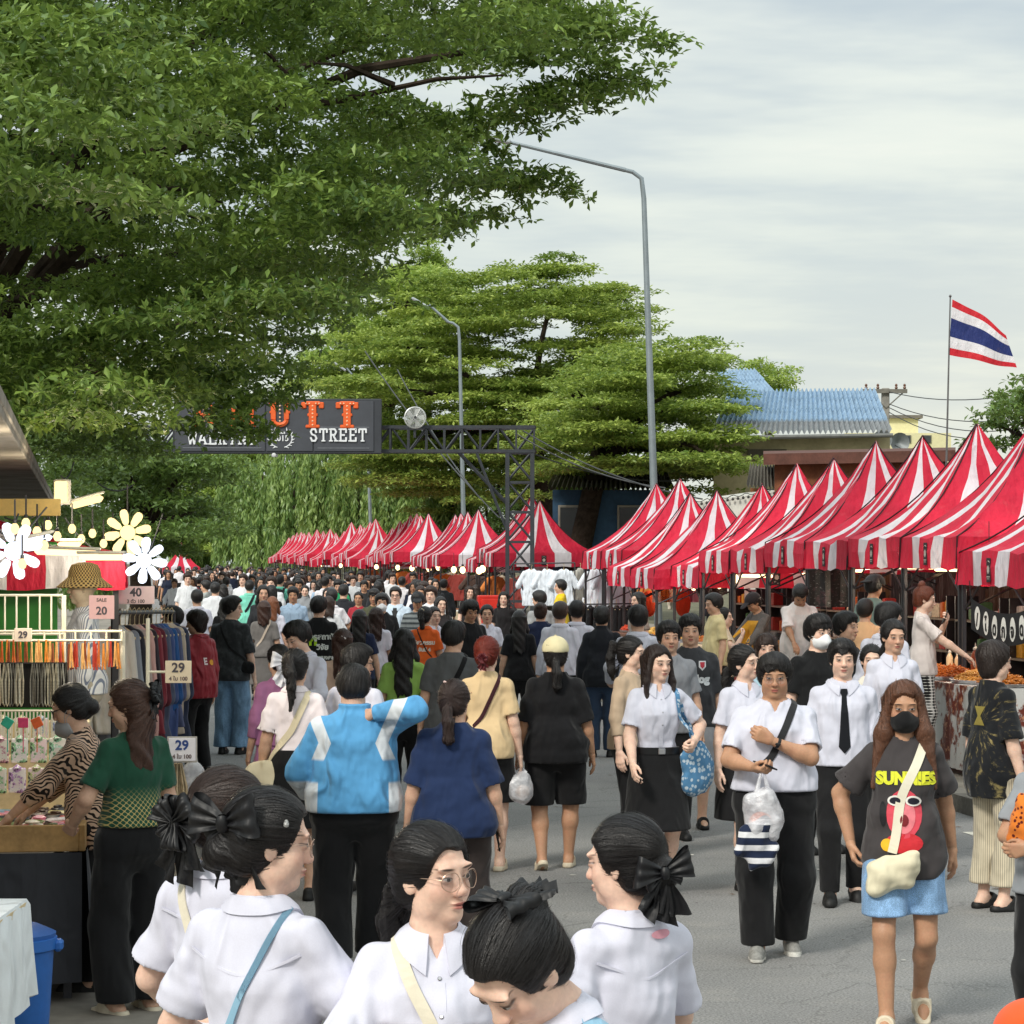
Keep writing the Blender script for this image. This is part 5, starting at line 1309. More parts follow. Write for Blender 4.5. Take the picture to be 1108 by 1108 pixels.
# sign board
c = at(301, 461, Yg-.35); sb = empty('sign_board', c, R(2), 'charcoal sign board reading WALKING STREET under big orange letters', 'sign')
k = Yg/F; w_, h_ = 222*k, 59*k
BOARD = plain('3d4046', .55, .2, .12, 2.)
m = MB(); m.box((0, .14, 0), (w_, .28, h_), 0, .015); m.build('board', BOARD, sb)
m = MB()
for x0, x1 in ((-.5, -.06), (-.06, .17), (.17, .465)):
    m.box(((x0+x1)/2*w_, -.012, 0), ((x1-x0)*w_-.03, .02, h_-.10), 0, .004)
m.build('panel', plain('474a51', .6, .1, .1, 2.), sb)
for x0, x1, z in ((-.46, -.08, -.02), (-.46, -.08, -.40), (.19, .44, -.02), (.19, .44, -.40)): m = MB(); m.box(((x0+x1)/2*w_, -.026, z*h_), ((x1-x0)*w_, .006, .012)); m.build('trim_line', plain('7d8188', .5), sb)
ORG = plain('e2622c', .5, 0, .1, 8.); SWH = plain('dfe2e6', .5, 0, .06); BULB = plain('f4c9a4', .3)
def slab_T(m, x, z, s):                              # bracket-armed circus T
    m.box((x, -.035, z), (.30*s, .04, .98*s), 0, .01); m.box((x, -.034, z-.46*s), (.56*s, .042, .14*s), 0, .02); m.box((x, -.036, z+.46*s), (.62*s, .044, .17*s), 0, .02)
    for sd in (1, -1): m.box((x+sd*.35*s, -.033, z+.38*s), (.20*s, .040, .26*s), 0, .05); m.box((x+sd*.16*s, -.033, z), (.10*s, .038, .13*s), 0, .03)
def slab_U(m, x, z, s):
    for sd in (1, -1): m.box((x+sd*.26*s, -.035, z+.14*s), (.20*s, .04, .66*s), 0, .01); m.box((x+sd*.26*s, -.034, z+.46*s), (.36*s, .044, .12*s), 0, .02); m.box((x+sd*.37*s, -.033, z+.1*s), (.08*s, .038, .12*s), 0, .02)
    m.tube([(x+.26*s*math.cos(a), -.035, z-.2*s+.2*s*math.sin(a)) for a in np.linspace(math.pi, 2*math.pi, 9)], .10*s, 6); m.box((x, -.036, z-.4*s), (.2*s, .04, .16*s), 0, .03)
def slab_M(m, x, z, s):
    for sd in (1, -1): m.box((x+sd*.36*s, -.035, z), (.17*s, .04, .98*s), 0, .01); m.box((x+sd*.36*s, -.034, z-.45*s), (.32*s, .044, .12*s), 0, .02); m.box((x+sd*.38*s, -.0345, z+.45*s), (.26*s, .044, .12*s), 0, .02); m.tube([(x+sd*.30*s, -.035, z+.42*s), (x, -.035, z-.25*s)], .075*s, 6)
def slab_R(m, x, z, s):
    m.box((x-.24*s, -.035, z), (.2*s, .04, .98*s), 0, .01); m.box((x-.24*s, -.034, z-.45*s), (.4*s, .044, .12*s), 0, .02); m.box((x-.3*s, -.0345, z+.45*s), (.3*s, .044, .12*s), 0, .02)
    m.tube([(x-.2*s, -.035, z+.42*s)]+[(x+.08*s+.22*s*math.cos(a), -.035, z+.21*s+.21*s*math.sin(a)) for a in np.linspace(math.pi/2, -math.pi/2, 8)]+[(x-.2*s, -.035, z)], .075*s, 6); m.tube([(x+.02*s, -.036, z), (x+.32*s, -.036, z-.42*s)], .085*s, 6); m.box((x+.34*s, -.0345, z-.45*s), (.24*s, .042, .12*s), 0, .02)
S = 27*k
for fn, px in ((slab_R, 222), (slab_M, 263), (slab_U, 303), (slab_T, 338), (slab_T, 375)):
    m = MB(); x = (px-301)*k; z = (461-449)*k; fn(m, x, z, S); lt = m.build('letter', ORG, sb)
    m = MB()
    for q in range(6): m.lathe((x, -.057, z-.40*S+q*.15*S), [(.016, -.01), (.02, 0), (.008, .012)], 8, Matrix.Rotation(R(90), 3, 'X'))
    if fn in (slab_T,):
        for q in (-2, -1, 1, 2): m.lathe((x+q*.13*S, -.06, z+.45*S), [(.014, -.01), (.018, 0), (.008, .012)], 8, Matrix.Rotation(R(90), 3, 'X'))
    m.build('bulb', BULB, lt)
GLY = {'W': ([[(0, 1), (.25, 0), (.5, .8), (.75, 0), (1, 1)]], [(0, 1), (1, 1), (.5, .85)]), 'A': ([[(.05, 0), (.5, 1), (.95, 0)], [(.22, .34), (.78, .34)]], [(.05, 0), (.95, 0), (.5, 1)]), 'L': ([[(.25, 1), (.25, 0), (.95, 0), (.95, .3)]], [(.25, 1), (.2, 0)]),
       'K': ([[(.2, 0), (.2, 1)], [(.22, .42), (.82, 1)], [(.42, .6), (.85, 0)]], [(.2, 0), (.2, 1), (.82, 1), (.85, 0)]), 'I': ([[(.5, 0), (.5, 1)]], [(.5, 0), (.5, 1)]), 'N': ([[(.18, 0), (.18, 1), (.82, 0), (.82, 1)]], [(.18, 0), (.15, 1), (.82, 1)]),
       'G': ([[(.88, .75), (.7, 1), (.3, 1), (.1, .72), (.1, .28), (.3, 0), (.7, 0), (.88, .2), (.88, .45), (.58, .45)]], [(.88, .45)]), 'S': ([[(.85, .72), (.7, 1), (.3, 1), (.12, .78), (.3, .55), (.7, .45), (.88, .22), (.7, 0), (.3, 0), (.12, .27)]], []), 'T': ([[(.5, 0), (.5, 1)], [(.05, .72), (.05, 1), (.95, 1), (.95, .72)]], [(.5, 0)]),
       'R': ([[(.2, 0), (.2, 1), (.7, 1), (.88, .78), (.7, .52), (.2, .52)], [(.5, .5), (.88, 0)]], [(.2, 0), (.15, 1), (.88, 0)]), 'E': ([[(.9, .72), (.9, 1), (.2, 1), (.2, 0), (.9, 0), (.9, .28)], [(.2, .5), (.68, .5)]], [(.17, 0), (.17, 1)])}
def slab_word(body, px0, px1, py0, py1):
    n = len(body); pw = (px1-px0)/n
    for i, ch in enumerate(body):
        m = MB(); X = lambda u: (px0+pw*(i+.10+.78*u)-301)*k; Z = lambda v: (461-(py1+(py0-py1)*v))*k
        for pl in GLY[ch][0]:
            for p, q in zip(pl, pl[1:]):
                a, b = Vector((X(p[0]), 0, Z(p[1]))), Vector((X(q[0]), 0, Z(q[1]))); d = (b-a); L_ = d.length; an = math.atan2(d.z, d.x); m.box(((a+b)/2)+Vector((0, -.042+.0006*(p[0]+q[1]), 0)), (L_+.022, .026, .040), 0, .004, Matrix.Rotation(-an, 3, 'Y'))
        for p in GLY[ch][1]: m.box((X(p[0]), -.0425, Z(p[1])), (.085, .028, .030), 0, .004)
        m.build('letter', SWH, sb)
slab_word('WALKING', 204, 279, 468.5, 480.5); slab_word('STREET', 334, 397, 464.5, 477)
m = MB(); x, z = 3.*k, -13.5*k
for sd in (1, -1):
    m.tube([(x+sd*.24*math.cos(a), -.03, z+.20*math.sin(a)) for a in np.linspace(-1.25, 1.0, 10)], .012, 5)
    for a in np.linspace(-1.1, 1.0, 8): p = Vector((x+sd*.24*math.cos(a), -.03, z+.20*math.sin(a))); m.tube([p, p+Vector((sd*.07*math.cos(a+.7), 0, .07*math.sin(a+.7)))], [.016, .006], 5)
o = m.build('wreath', SWH, sb)
for body, s_, dz in (('2015', .17, 0.), ('Since', .085, .13)):
    me = text_mesh(body, s_, .008, .004); me.transform(STAND); me.transform(Matrix.Translation((x, -.032, z+dz))); link('lettering', me, SWH, sb)
m = MB(); c = at(297, 492, Yg-.2); m.box((0, 0, 0), (.14, .2, .10), 0, .02); m.lathe((0, -.10, -.01), [(.05, 0), (.045, .05), (.02, .06)], 12, Matrix.Rotation(R(90), 3, 'X')); m.tube([(0, .05, .02), (0, .2, .12)], .02, 6)
tag(m.build('security_camera', plain('d0d2d4', .4), None, True, loc=c), 'small white camera hung under the sign board', 'camera')
# round fan on the truss
c = at(449, 452, Yg-.2); fn = empty('industrial_fan', c, R(8), 'round pale fan mounted on top of the truss', 'fan')
m = MB(); 
for r in np.linspace(.05, .22, 8): m.tube([(r*math.cos(a), -.06-.03*(1-r/.22), r*math.sin(a)) for a in np.linspace(0, 2*math.pi, 28)[:-1]], .004, 4, closed=True)
for a in np.linspace(0, 2*math.pi, 25)[:-1]: m.tube([(.03*math.cos(a), -.09, .03*math.sin(a)), (.22*math.cos(a), -.06, .22*math.sin(a))], .003, 4)
m.tube([(.225*math.cos(a), -.03, .225*math.sin(a)) for a in np.linspace(0, 2*math.pi, 28)[:-1]], .018, 6, closed=True); m.build('guard', plain('c4c6c4', .4, .3), fn, True)
for i in range(5):
    m = MB(); a = i*2*math.pi/5; m.add([(.03*math.cos(a), -.03, .03*math.sin(a)), (.2*math.cos(a-.3), -.045, .2*math.sin(a-.3)), (.21*math.cos(a+.35), -.01, .21*math.sin(a+.35)), (.03*math.cos(a+.9), -.02, .03*math.sin(a+.9))], [(0, 1, 2, 3)]); m.build('blade', plain('d4d6d2', .5), fn)
m = MB(); m.lathe((0, .02, 0), [(.05, -.08), (.07, -.03), (.07, .10), (.03, .14)], 14, Matrix.Rotation(R(-90), 3, 'X')); m.build('motor', plain('585a5c', .5), fn, True)
m = MB(); m.box((0, .05, -.28), (.05, .05, .30)); m.build('bracket', STEEL, fn)
# ---------------------------------------------------------------- stalls, goods and lamps
rnd = random.Random(21)
CHI = {}
def child_index():
    CHI.clear()
    for c in COL.objects:
        if c.parent: CHI.setdefault(c.parent.name, []).append(c)
def dup(o, loc=None, rz=None, label=None, group=None, color=None):
    c = o.copy(); COL.objects.link(c)
    for k in CHI.get(o.name, []):
        k2 = k.copy(); COL.objects.link(k2); k2.parent = c
        for g in CHI.get(k.name, []): g2 = g.copy(); COL.objects.link(g2); g2.parent = k2
    if loc is not None: c.location = loc
    if rz is not None: c.rotation_euler.z = rz
    if label: c['label'] = label
    if group: c['group'] = group
    if color: c.color = (*color, 1)
    return c
WOOD = plain('b08a58', .6, 0, .25, 5., .3, .3); WOODP = plain('d8c39a', .6, 0, .15, 5.); WIREW = plain('e2dcc8', .45, .1, .1); BLK = plain('161618', .8, 0, .3, 3.)
CL = lambda **k: cloth_mat(**k)
def sign_card(c, w, h, lines, label, bg='e6d9cc', fg='4f4a52', rz=0., edge=None, group=None, tilt=0.):
    o = empty('price_sign', c, rz, label, 'price sign', group)
    m = MB(); m.box((0, 0, 0), (w, .006, h), 0, .002); b = m.build('card', plain(bg, .6, 0, .05), o)
    for i, (tx, s, dz) in enumerate(lines):
        me = text_mesh(tx, s, .001, s*.03); me.transform(STAND); me.transform(Matrix.Translation((0, -.0055, dz))); link('lettering', me, plain(fg if i == 0 else '6a5a5a', .6), b)
    if edge: m = MB(); m.box((0, .004, 0), (w+.02, .004, h+.02), 0, .002); m.build('border', plain(edge, .6), b)
    return o
# ----- goods tables under the right tents
def table(a0, a1, b0, b1, h, label, cloth='d6d4d0', z=.13, group='stall tables under the striped tents', mat=None):
    o = empty('stall_table', st((a0+a1)/2, (b0+b1)/2, z), STREET, label, 'table', group); L, Wd = a1-a0, b1-b0
    m = MB(); m.box((0, 0, h-.015), (Wd, L, .03), 0, .004); m.build('table_top', plain('9c9690', .5, .2), o)
    for sx in (-1, 1):
        for sy in (-1, 1): m = MB(); m.box((sx*(Wd/2-.05), sy*(L/2-.06), (h-.03)/2), (.035, .035, h-.03)); m.build('leg', POLE, o)
    m = MB(); n = int(L/.06)
    pts = [(-Wd/2-.01-.014*math.sin(i*1.9)-.008*math.sin(i*.7), -L/2+L*i/n) for i in range(n+1)]
    for (x0, y0), (x1, y1) in zip(pts, pts[1:]): m.quad((x0-.01, y0, .06), (x0*.0-Wd/2-.012, y0, h+.004), (-Wd/2-.012, y1, h+.004), (x1-.01, y1, .06))
    m.quad((-Wd/2-.012, -L/2, h+.004), (Wd/2, -L/2, h+.004), (Wd/2, L/2, h+.004), (-Wd/2-.012, L/2, h+.004))
    m.quad((-Wd/2, -L/2-.006, .06), (Wd/2, -L/2-.006, .06), (Wd/2, -L/2-.006, h+.004), (-Wd/2, -L/2-.006, h+.004))
    m.build('cloth', mat or ocolor(.85, .12, 4.), o, True, lin(cloth)); return o
def food_print():
    t = NT('printed_banner'); o = t.obj(); n = t.noise(o, 3.2, 5., .65); n2 = t.noise(o, 16., 5., .7)
    c = t.mix(t.mr(n, .50, .56), lin('c9c8c6'), lin('6e2f22')); c = t.mix(t.ma('MULTIPLY', t.mr(n2, .52, .62), t.mr(n, .48, .56)), c, lin('c08a6a')); return t.out(c, .4, None, .4)
table(21.3, 24.3, 7.72, 8.45, .86, 'food table fronted by a grey banner printed with grilled meat', mat=food_print())
def heap(name, rx, ry, h, n, m, L=.07, r=.007, seed=1, parent=None, color=None):
    q = random.Random(seed); mb = MB()
    mb.lathe((0, 0, 0), [(min(rx, ry)*.98, 0), (min(rx, ry)*.8, h*.45), (min(rx, ry)*.35, h*.8), (.01, h*.9)], 14)
    for _ in range(n):
        a = q.uniform(0, 6.28); f = q.random()**.5*.95; x, y = rx*f*math.cos(a), ry*f*math.sin(a); z = h*(1-f*f)*.95+.01; d = Vector((q.uniform(-1, 1), q.uniform(-1, 1), q.uniform(-.25, .35))).normalized()*L*q.uniform(.5, 1)
        p = Vector((x, y, z)); mb.tube([p-d/2, p+Vector((0, 0, L*.08)), p+d/2], r*q.uniform(.7, 1.3), 5)
    for v in range(14*4): mb.v[v] = (mb.v[v][0]*rx/min(rx, ry), mb.v[v][1]*ry/min(rx, ry), mb.v[v][2])
    return tag(mb.build(name, m, parent, True, color), kind='stuff')
def tray(loc_, rx, ry, col, label, seed, n=240, L=.07, h=.10, r=.007, group='trays of food on the stall tables', rim='c9c9cc'):
    o = empty('food_tray', loc_, STREET, label, 'food tray', group)
    m = MB(); prof = [(.02, 0), (1, 0), (1.08, .03), (1.05, .032), (.98, .012), (.02, .012)]
    m.lathe((0, 0, 0), [(p*min(rx, ry), z) for p, z in prof], 20); m.v = [(v[0]*rx/min(rx, ry), v[1]*ry/min(rx, ry), v[2]) for v in m.v]; m.build('tray', plain(rim, .35, .7), o, True)
    hp = heap('snack', rx*.94, ry*.94, h, n, ocolor(.45, .35, 30.), L, r, seed, o, lin(col)); hp.location.z = .012; return o
ZT = .13+.87
tray(st(23.75, 8.02, ZT), .26, .36, 'd07a38', 'big round tray piled with orange fried strips', 1, 420)
tray(st(23.0, 8.0, ZT), .26, .34, 'c8661e', 'big tray of reddish fried noodles beside the orange strips', 2, 420, .09)
tray(st(22.25, 8.02, ZT), .26, .34, 'd99a4a', 'tray of golden fried snacks by the tent pole', 3, 300, .06)
tray(st(21.6, 8.02, ZT), .24, .30, 'b8702c', 'tray of brown grilled skewers under the lettered banner', 4, 200, .16, .07, .008)
def bottle(loc_, col, h, r, label, kind='sauce'):
    o = empty('sauce_bottle', loc_, 0, label, 'bottle', 'sauce bottles on the food table'); m = MB()
    m.lathe((0, 0, 0), [(r*.9, 0), (r, .02), (r, h*.62), (r*.55, h*.74), (r*.35, h*.80)], 14); m.build('bottle', ocolor(.3, .06, 3., .5), o, True, lin(col))
    m = MB(); m.lathe((0, 0, h*.795), [(r*.5, 0), (r*.5, h*.06), (r*.18, h*.10), (r*.08, h*.2)], 10); m.build('cap', plain('e8e2d2', .4), o, True); return o
for i, (a, b, c, h, r, lb) in enumerate([(24.05, 8.34, 'e8c69a', .27, .036, 'cream sauce bottle standing behind the fried strips'), (23.88, 8.37, 'e5b98a', .25, .036, 'pale orange sauce bottle second from the end of the table'), (23.72, 8.36, 'd9d4cc', .22, .034, 'clear sauce bottle with red liquid beside the pale ones'), (23.35, 8.37, 'b0552e', .34, .05, 'tall brown sauce jar behind the noodles'), (23.2, 8.36, 'c2703a', .30, .045, 'orange brown sauce jar beside the tall one'), (22.95, 8.37, 'e2d8c4', .26, .036, 'cream bottle behind the golden snacks'), (22.5, 8.37, 'a8442a', .3, .04, 'red chilli bottle near the tent pole')]):
    bottle(st(a, b, ZT), c, h, r, lb)
o = empty('wooden_crate', st(21.55, 8.5, ZT), STREET, 'pale wooden box on the food table beside the tie dyed shirt', 'box')
for (x, y, sx, sy) in ((0, -.2, .3, .02), (0, .2, .3, .02), (-.14, 0, .02, .38), (.14, 0, .02, .38)): m = MB(); m.box((x, y, .13), (sx, sy, .26), 0, .003); m.build('side_board', WOOD, o)
m = MB(); m.box((0, 0, .01), (.28, .38, .02)); m.build('bottom', WOOD, o)
# further tables, each with trays or goods
TB = [(25.3, 27.0, 'white cloth table under the tent with the cap wearing seller', 'cfcfcd'), (27.2, 28.9, 'dark cloth table next to the food photo banner', '3a3a3e'), (29.0, 30.8, 'pale cloth table holding the fried snack case', 'd8cfbe'), (31.0, 32.6, 'red cloth table before the seller in mustard', 'a03a34'), (32.9, 34.5, 'beige cloth table beside the woman in a cream vest', 'c8b79a'), (34.8, 36.4, 'grey cloth table under the dark hanging banner', '8c8c90'), (36.7, 38.3, 'black cloth table below the pink clothes', '2a2a2c'), (38.5, 40.1, 'brown cloth table under the orange bags', '6a4a3a')]
for i, (a0, a1, lb, c) in enumerate(TB):
    table(a0, a1, 7.85, 8.55, .82, lb, c)
    for k, (aa, cc) in enumerate(((a0+.45, ['d8a050', 'e0b060', 'd9983a', 'c98a3a'][i % 4]), (a0+1.2, ['b86a2a', 'c44a2c', 'e2c070', 'a86a3a'][(i*3) % 4]))):
        tray(st(aa, 8.2, .13+.83), .2, .30, cc, ['tray of golden fried snacks', 'tray of brown snacks'][k]+' on the '+lb.split(' table')[0]+' table', 20+i*2+k, 120, .10, .10, .012, 'snack trays on the further tables')
# glass case of croissant-like rolls
o = empty('snack_case', st(29.6, 8.25, .13+.83), STREET, 'clear case of golden rolls in front of the seller in a white tee', 'display case')
m = MB()
for (x, y, z, a, b, c) in ((0, 0, .30, .5, .8, .012), (-.245, 0, .15, .01, .8, .29), (.245, 0, .15, .01, .8, .29), (0, -.395, .15, .48, .01, .29), (0, .395, .15, .48, .01, .29)): m.box((x, y, z), (a, b, c))
m.build('pane', LENS, o)
m = MB(); q = random.Random(3)
for i in range(36):
    a = q.uniform(-.2, .2); b = q.uniform(-.33, .33); z = .04+.05*(i//14); m.tube([(a-.045, b, z), (a-.02, b+.01, z+.03), (a+.02, b+.01, z+.03), (a+.045, b, z)], [.012, .026, .026, .012], 7)
m.build('roll', plain('d9913e', .4, 0, .3, 20.), o, True)
# bulbs and tubes
WARM = emit('ffd9a0', 3.5); COOL = emit('fff6ea', 5.)
def bulb(loc_, r, label, mat_, group, cord=.3):
    o = empty('light_bulb', loc_, 0, label, 'light bulb', group)
    m = MB(); m.lathe((0, 0, 0), [(.005, -r*1.2), (r*.7, -r*.9), (r, -.1*r), (r*.8, r*.6), (r*.4, r*1.1)], 14); m.build('bulb', mat_, o, True)
    m = MB(); m.lathe((0, 0, r*1.05), [(r*.42, 0), (r*.42, r*.8), (.006, r*.9)], 10); m.tube([(0, 0, r*1.9), (0, 0, r*1.9+cord)], .006, 5); m.build('socket', plain('2a2a2c', .5), o, True); return o
bulb(st(21.7, 8.35, 1.66), .055, 'round white bulb hanging beneath the lettered banner', COOL, 'bulbs under the near food tents', .35)
bulb(st(21.05, 8.3, 1.62), .06, 'round white bulb hanging past the lettered banner towards the frame edge', COOL, 'bulbs under the near food tents', .4)
def tube_lamp(a, b, z, label, mat_=WARM, L=.9):
    o = empty('tube_lamp', st(a, b, z), STREET+rnd.uniform(-.4, .4), label, 'tube lamp', 'tube lamps under the near tents')
    m = MB(); m.tube([(0, -L/2, 0), (0, L/2, 0)], .022, 8); m.build('tube', mat_, o, True); m = MB(); m.box((0, 0, .04), (.05, L+.06, .04), 0, .005); m.build('fitting', plain('d0d0cc', .5), o)
    for s in (-1, 1): m = MB(); m.tube([(0, s*L*.4, .06), (0, s*L*.4, .55)], .004, 4); m.build('hanger', WIRE, o)
for a, b, z, lb in [(23.4, 8.5, 2.02, 'warm tube lamp above the big food trays'), (24.6, 8.6, 2.08, 'warm tube lamp above the seller with ginger hair'), (25.9, 8.6, 2.1, 'warm tube lamp above the seller in a cap'), (28.7, 8.7, 2.05, 'warm tube lamp above the snack case'), (31.2, 8.8, 2.0, 'warm tube lamp above the seller in mustard'), (33.0, 8.6, 1.95, 'warm tube lamp beside the dark hanging banner')]: tube_lamp(a, b, z, lb)
for i, (a, b, z) in enumerate([(34.2, 8.6, 1.9), (35.6, 8.7, 1.8), (37.3, 8.7, 1.75), (39, 8.6, 1.8), (42, 8.8, 1.9), (56.2, 8.0, 1.95), (57.5, 8.1, 1.9), (60.5, 8.1, 1.9), (63, 8.2, 1.9), (65.5, 8.1, 1.95), (68.5, 8.2, 1.9), (72, 8.1, 1.9), (77, 8.2, 1.9), (83, 8.1, 1.9), (90, 8.2, 1.9), (98, 8.1, 1.9), (108, 8.1, 1.9), (50, 10.5, 1.95), (53, 10.8, 1.9), (48, 10.2, 1.9)]):
    bulb(st(a, b, z), .055 if i < 5 else .075, 'small warm bulb glowing under the long row of striped tents', WARM, 'bulbs along the tent row')
# lettered banner
o = empty('hanging_banner', st(21.55, 8.02, 1.86), STREET, 'black hanging banner with white blobs holding dark letters', 'banner')
m = MB(); n = 16
def bz(t): return -.05-.13*math.sin(math.pi*t)
for i in range(n): t0, t1 = i/n, (i+1)/n; m.add([(-.0, .95-1.9*t0, bz(t0)), (0, .95-1.9*t1, bz(t1)), (0, .95-1.9*t1, bz(t1)-.30), (0, .95-1.9*t0, bz(t0)-.30)], [(0, 1, 2, 3)])
m.tube([(0, 1.0, .12), (0, .95, bz(0))], .005, 4); m.tube([(0, -1.0, .12), (0, -.95, bz(1))], .005, 4); m.build('cloth', plain('1c1c1f', .8), o)
for i, ch in enumerate(['/', 'ไ', 'ด', 'ก', 'จ', 'ด', 'ๆ']):
    t_ = .10+.125*i; m = MB(); z = bz(t_)-.15
    m.add([(-.004, .95-1.9*t_+.075*math.cos(a)*(1+.1*math.sin(3*a+i)), z+.115*math.sin(a)) for a in np.linspace(0, 2*math.pi, 19)[:-1]], [tuple(range(18))]); blob = m.build('letter_blob', plain('e8e6e0', .7), o)
    me = text_mesh(ch, .17, .001, .006); me.transform(STAND); me.transform(Matrix.Rotation(-math.pi/2, 4, 'Z')); me.transform(Matrix.Translation((-.008, .95-1.9*t_, z-.02))); link('lettering', me, plain('1c1c1f', .7), blob)
def print_mat(seed, dark='1a191c'):
    t = NT('dark_print'); o = t.obj(); n = t.noise(o, 6.+seed, 5., .7); n2 = t.noise(o, 22., 4., .7, sc=(1, 1, 2.2)); c = t.mix(t.mr(n, .52, .62), lin(dark), lin('4a3036')); c = t.mix(t.mr(n2, .60, .66), c, lin('8a8a88')); return t.out(c, .3, None, .5)
for i, (px0, px1, y0, y1, Y, lb) in enumerate([(876, 921, 617, 657, 29.2, 'dark printed food banner hung between two tent poles'), (754, 787, 617, 643, 36.5, 'smaller dark banner with silver print under the lower tents')]):
    c = at((px0+px1)/2, (y0+y1)/2, Y); w_, h_ = (px1-px0)*Y/F, (y1-y0)*Y/F; o = empty('printed_banner', c, .1, lb, 'banner')
    m = MB(); n = 8
    for k in range(n):
        x0, x1 = -w_/2+w_*k/n, -w_/2+w_*(k+1)/n; m.quad((x0, .02*math.sin(k*1.3), -h_/2), (x1, .02*math.sin(k*1.3+1.3), -h_/2), (x1, 0, h_/2), (x0, 0, h_/2))
    m.build('sheet', print_mat(i), o, True); m = MB(); m.tube([(-w_/2-.05, 0, h_/2+.01), (w_/2+.05, 0, h_/2+.01)], .012, 6); m.build('rod', POLE, o)
# ----- hanging garments
GARM = {}
def garment(kind, seed):
    if (kind, seed) in GARM: return GARM[(kind, seed)]
    fo = folds(seed, .010, 16, 8); vx = .014
    if kind == 'shirt':
        g = Grid(np.arange(-.5, .5, vx), np.arange(-.1, .1, vx), np.arange(-.8, .1, vx))
        g.add(stack([(-.70, .27, .05, 0), (-.3, .26, .05, 0), (-.1, .25, .055, 0), (-.04, .20, .05, 0), (.03, .07, .04, 0)], 2.6, 0, fo))
        for sd in (1, -1): g.add(rc((sd*.20, 0, -.07), (sd*.37, .01, -.30), .06, .075), .02)
        g.cut(rc((0, -.05, .06), (0, .03, .04), .05, .05), .01)
    else:
        g = Grid(np.arange(-.3, .3, vx), np.arange(-.1, .1, vx), np.arange(-1.0, .06, vx)); L = .62+.06*(seed % 5)
        g.add(stack([(-L, .20, .045, 0), (-.4, .17, .04, 0), (-.12, .16, .045, 0), (-.03, .13, .04, 0), (.02, .05, .03, 0)], 2.4, 0, fo))
        for sd in (1, -1): g.add(rc((sd*.13, 0, -.06), (sd*.19, .0, -.46), .05, .045), .02)
    V, Q = g.nets(); GARM[(kind, seed)] = np_mesh('garment', V, Q); return GARM[(kind, seed)]
HANG = None
def hang(kind, seed, loc_, rz, col, label, group, mat_=None, cat='hanging shirt', name='hanging_shirt'):
    me = garment(kind, seed); me2 = me.copy() if not me.materials else me
    if not me.materials: me.materials.append(cloth_mat(wr=.5))
    o = empty(name, loc_, rz, label, cat, group); link('garment', me, None, o, col)
    global HANG
    if HANG is None:
        m = MB(); m.tube([(-.19, 0, -.06), (0, 0, .02), (.19, 0, -.06)], .008, 5); m.tube([(0, 0, .02), (0, 0, .07), (.02, 0, .10), (0, 0, .125), (-.02, 0, .11)], .004, 5); HANG = m.mesh('hanger', True); HANG.materials.append(WOODP)
    h = link('hanger', HANG, None, o); return o
def rail(p, q, label, legs=True, r=.014, group='garment rails'):
    o = empty('garment_rail', p, 0, label, 'garment rail', group); d = Vector(q)-Vector(p); m = MB(); m.tube([(0, 0, 0), d], r, 7); m.build('rail', POLE, o, True)
    if legs:
        for e in (Vector((0, 0, 0)), d): m = MB(); m.tube([e, Vector((e.x, e.y, -p[2]+.1))], r, 7); m.tube([Vector((e.x, e.y-.25, -p[2]+.1)), Vector((e.x, e.y+.25, -p[2]+.1))], r, 7); m.build('leg', POLE, o, True)
    return o
SW = lin('dfe6f0')
p, q = at(556, 610, 47), at(622, 609, 47); rail(p, q, 'metal rail carrying three white shirts at the mouth of the side lane')
for i, x in enumerate((575, 592, 610)): hang('shirt', 41+i, at(x, 617, 47-.05*i), .15*(i-1), SW, ['white shirt first on the rail at the lane mouth', 'white shirt in the middle of the lane mouth rail', 'white shirt last on the lane mouth rail by the grey tee'][i], 'white shirts on display').scale = (.72, 1, 1)
hang('shirt', 44, at(628, 616, 48), 1.1, lin('a8a49c'), 'grey shirt turned edgeways between the white shirts', 'white shirts on display')
p, q = at(632, 610, 45), at(688, 610, 45); rail(p, q, 'dark rail carrying the second set of white shirts')
for i, x in enumerate((643, 658, 673)): hang('shirt', 41+(i+1) % 3, at(x, 617, 45), .1*i, SW, ['white shirt first on the second rail by the tents', 'white shirt in the middle of the second rail', 'white shirt last on the second rail near the orange bag'][i], 'white shirts on display').scale = (.75, 1, 1)
p, q = at(628, 654, 44), at(692, 653, 44); rail(p, q, 'low rail of black trousers below the white shirts')
for i in range(9): hang('dress', 50+i % 3, at(632+i*7, 656, 44), 1.2+.1*(i % 3), lin('17171a'), 'black garment hanging edgeways on the low rail', 'black garments on the low rail', cat='garment', name='hanging_garment')
# orange bags and cloths under the low tents
def hung_bag(px, py, Y, w_, h_, col, label, pat='plain', c2=(0, 0, 0)):
    c = at(px, py, Y); o = empty('shoulder_bag', c, rnd.uniform(-.3, .3), label, 'bag', 'bags hung under the low tents'); g = Grid(np.arange(-w_, w_, .02), np.arange(-.14, .14, .02), np.arange(-h_*.8, h_*.8, .02))
    g.add(ell((0, 0, -.05), (w_/2, .07, h_/2))); V, Q = g.nets(); link('bag_body', np_mesh('bag_body', V, Q), cloth_mat(pat, c2), o, lin(col)); m = MB(); m.tube([(-w_*.4, 0, h_*.2), (-w_*.2, 0, h_*.75), (w_*.2, 0, h_*.75), (w_*.4, 0, h_*.2)], .014, 6); m.build('strap', ocolor(.6), o, True, lin(col))
hung_bag(702, 650, 41, .28, .46, 'e2532e', 'orange rounded bag hung beside the white shirts'); hung_bag(739, 650, 39.5, .26, .44, 'de4f30', 'orange bag hung at the corner pole of the low tent')
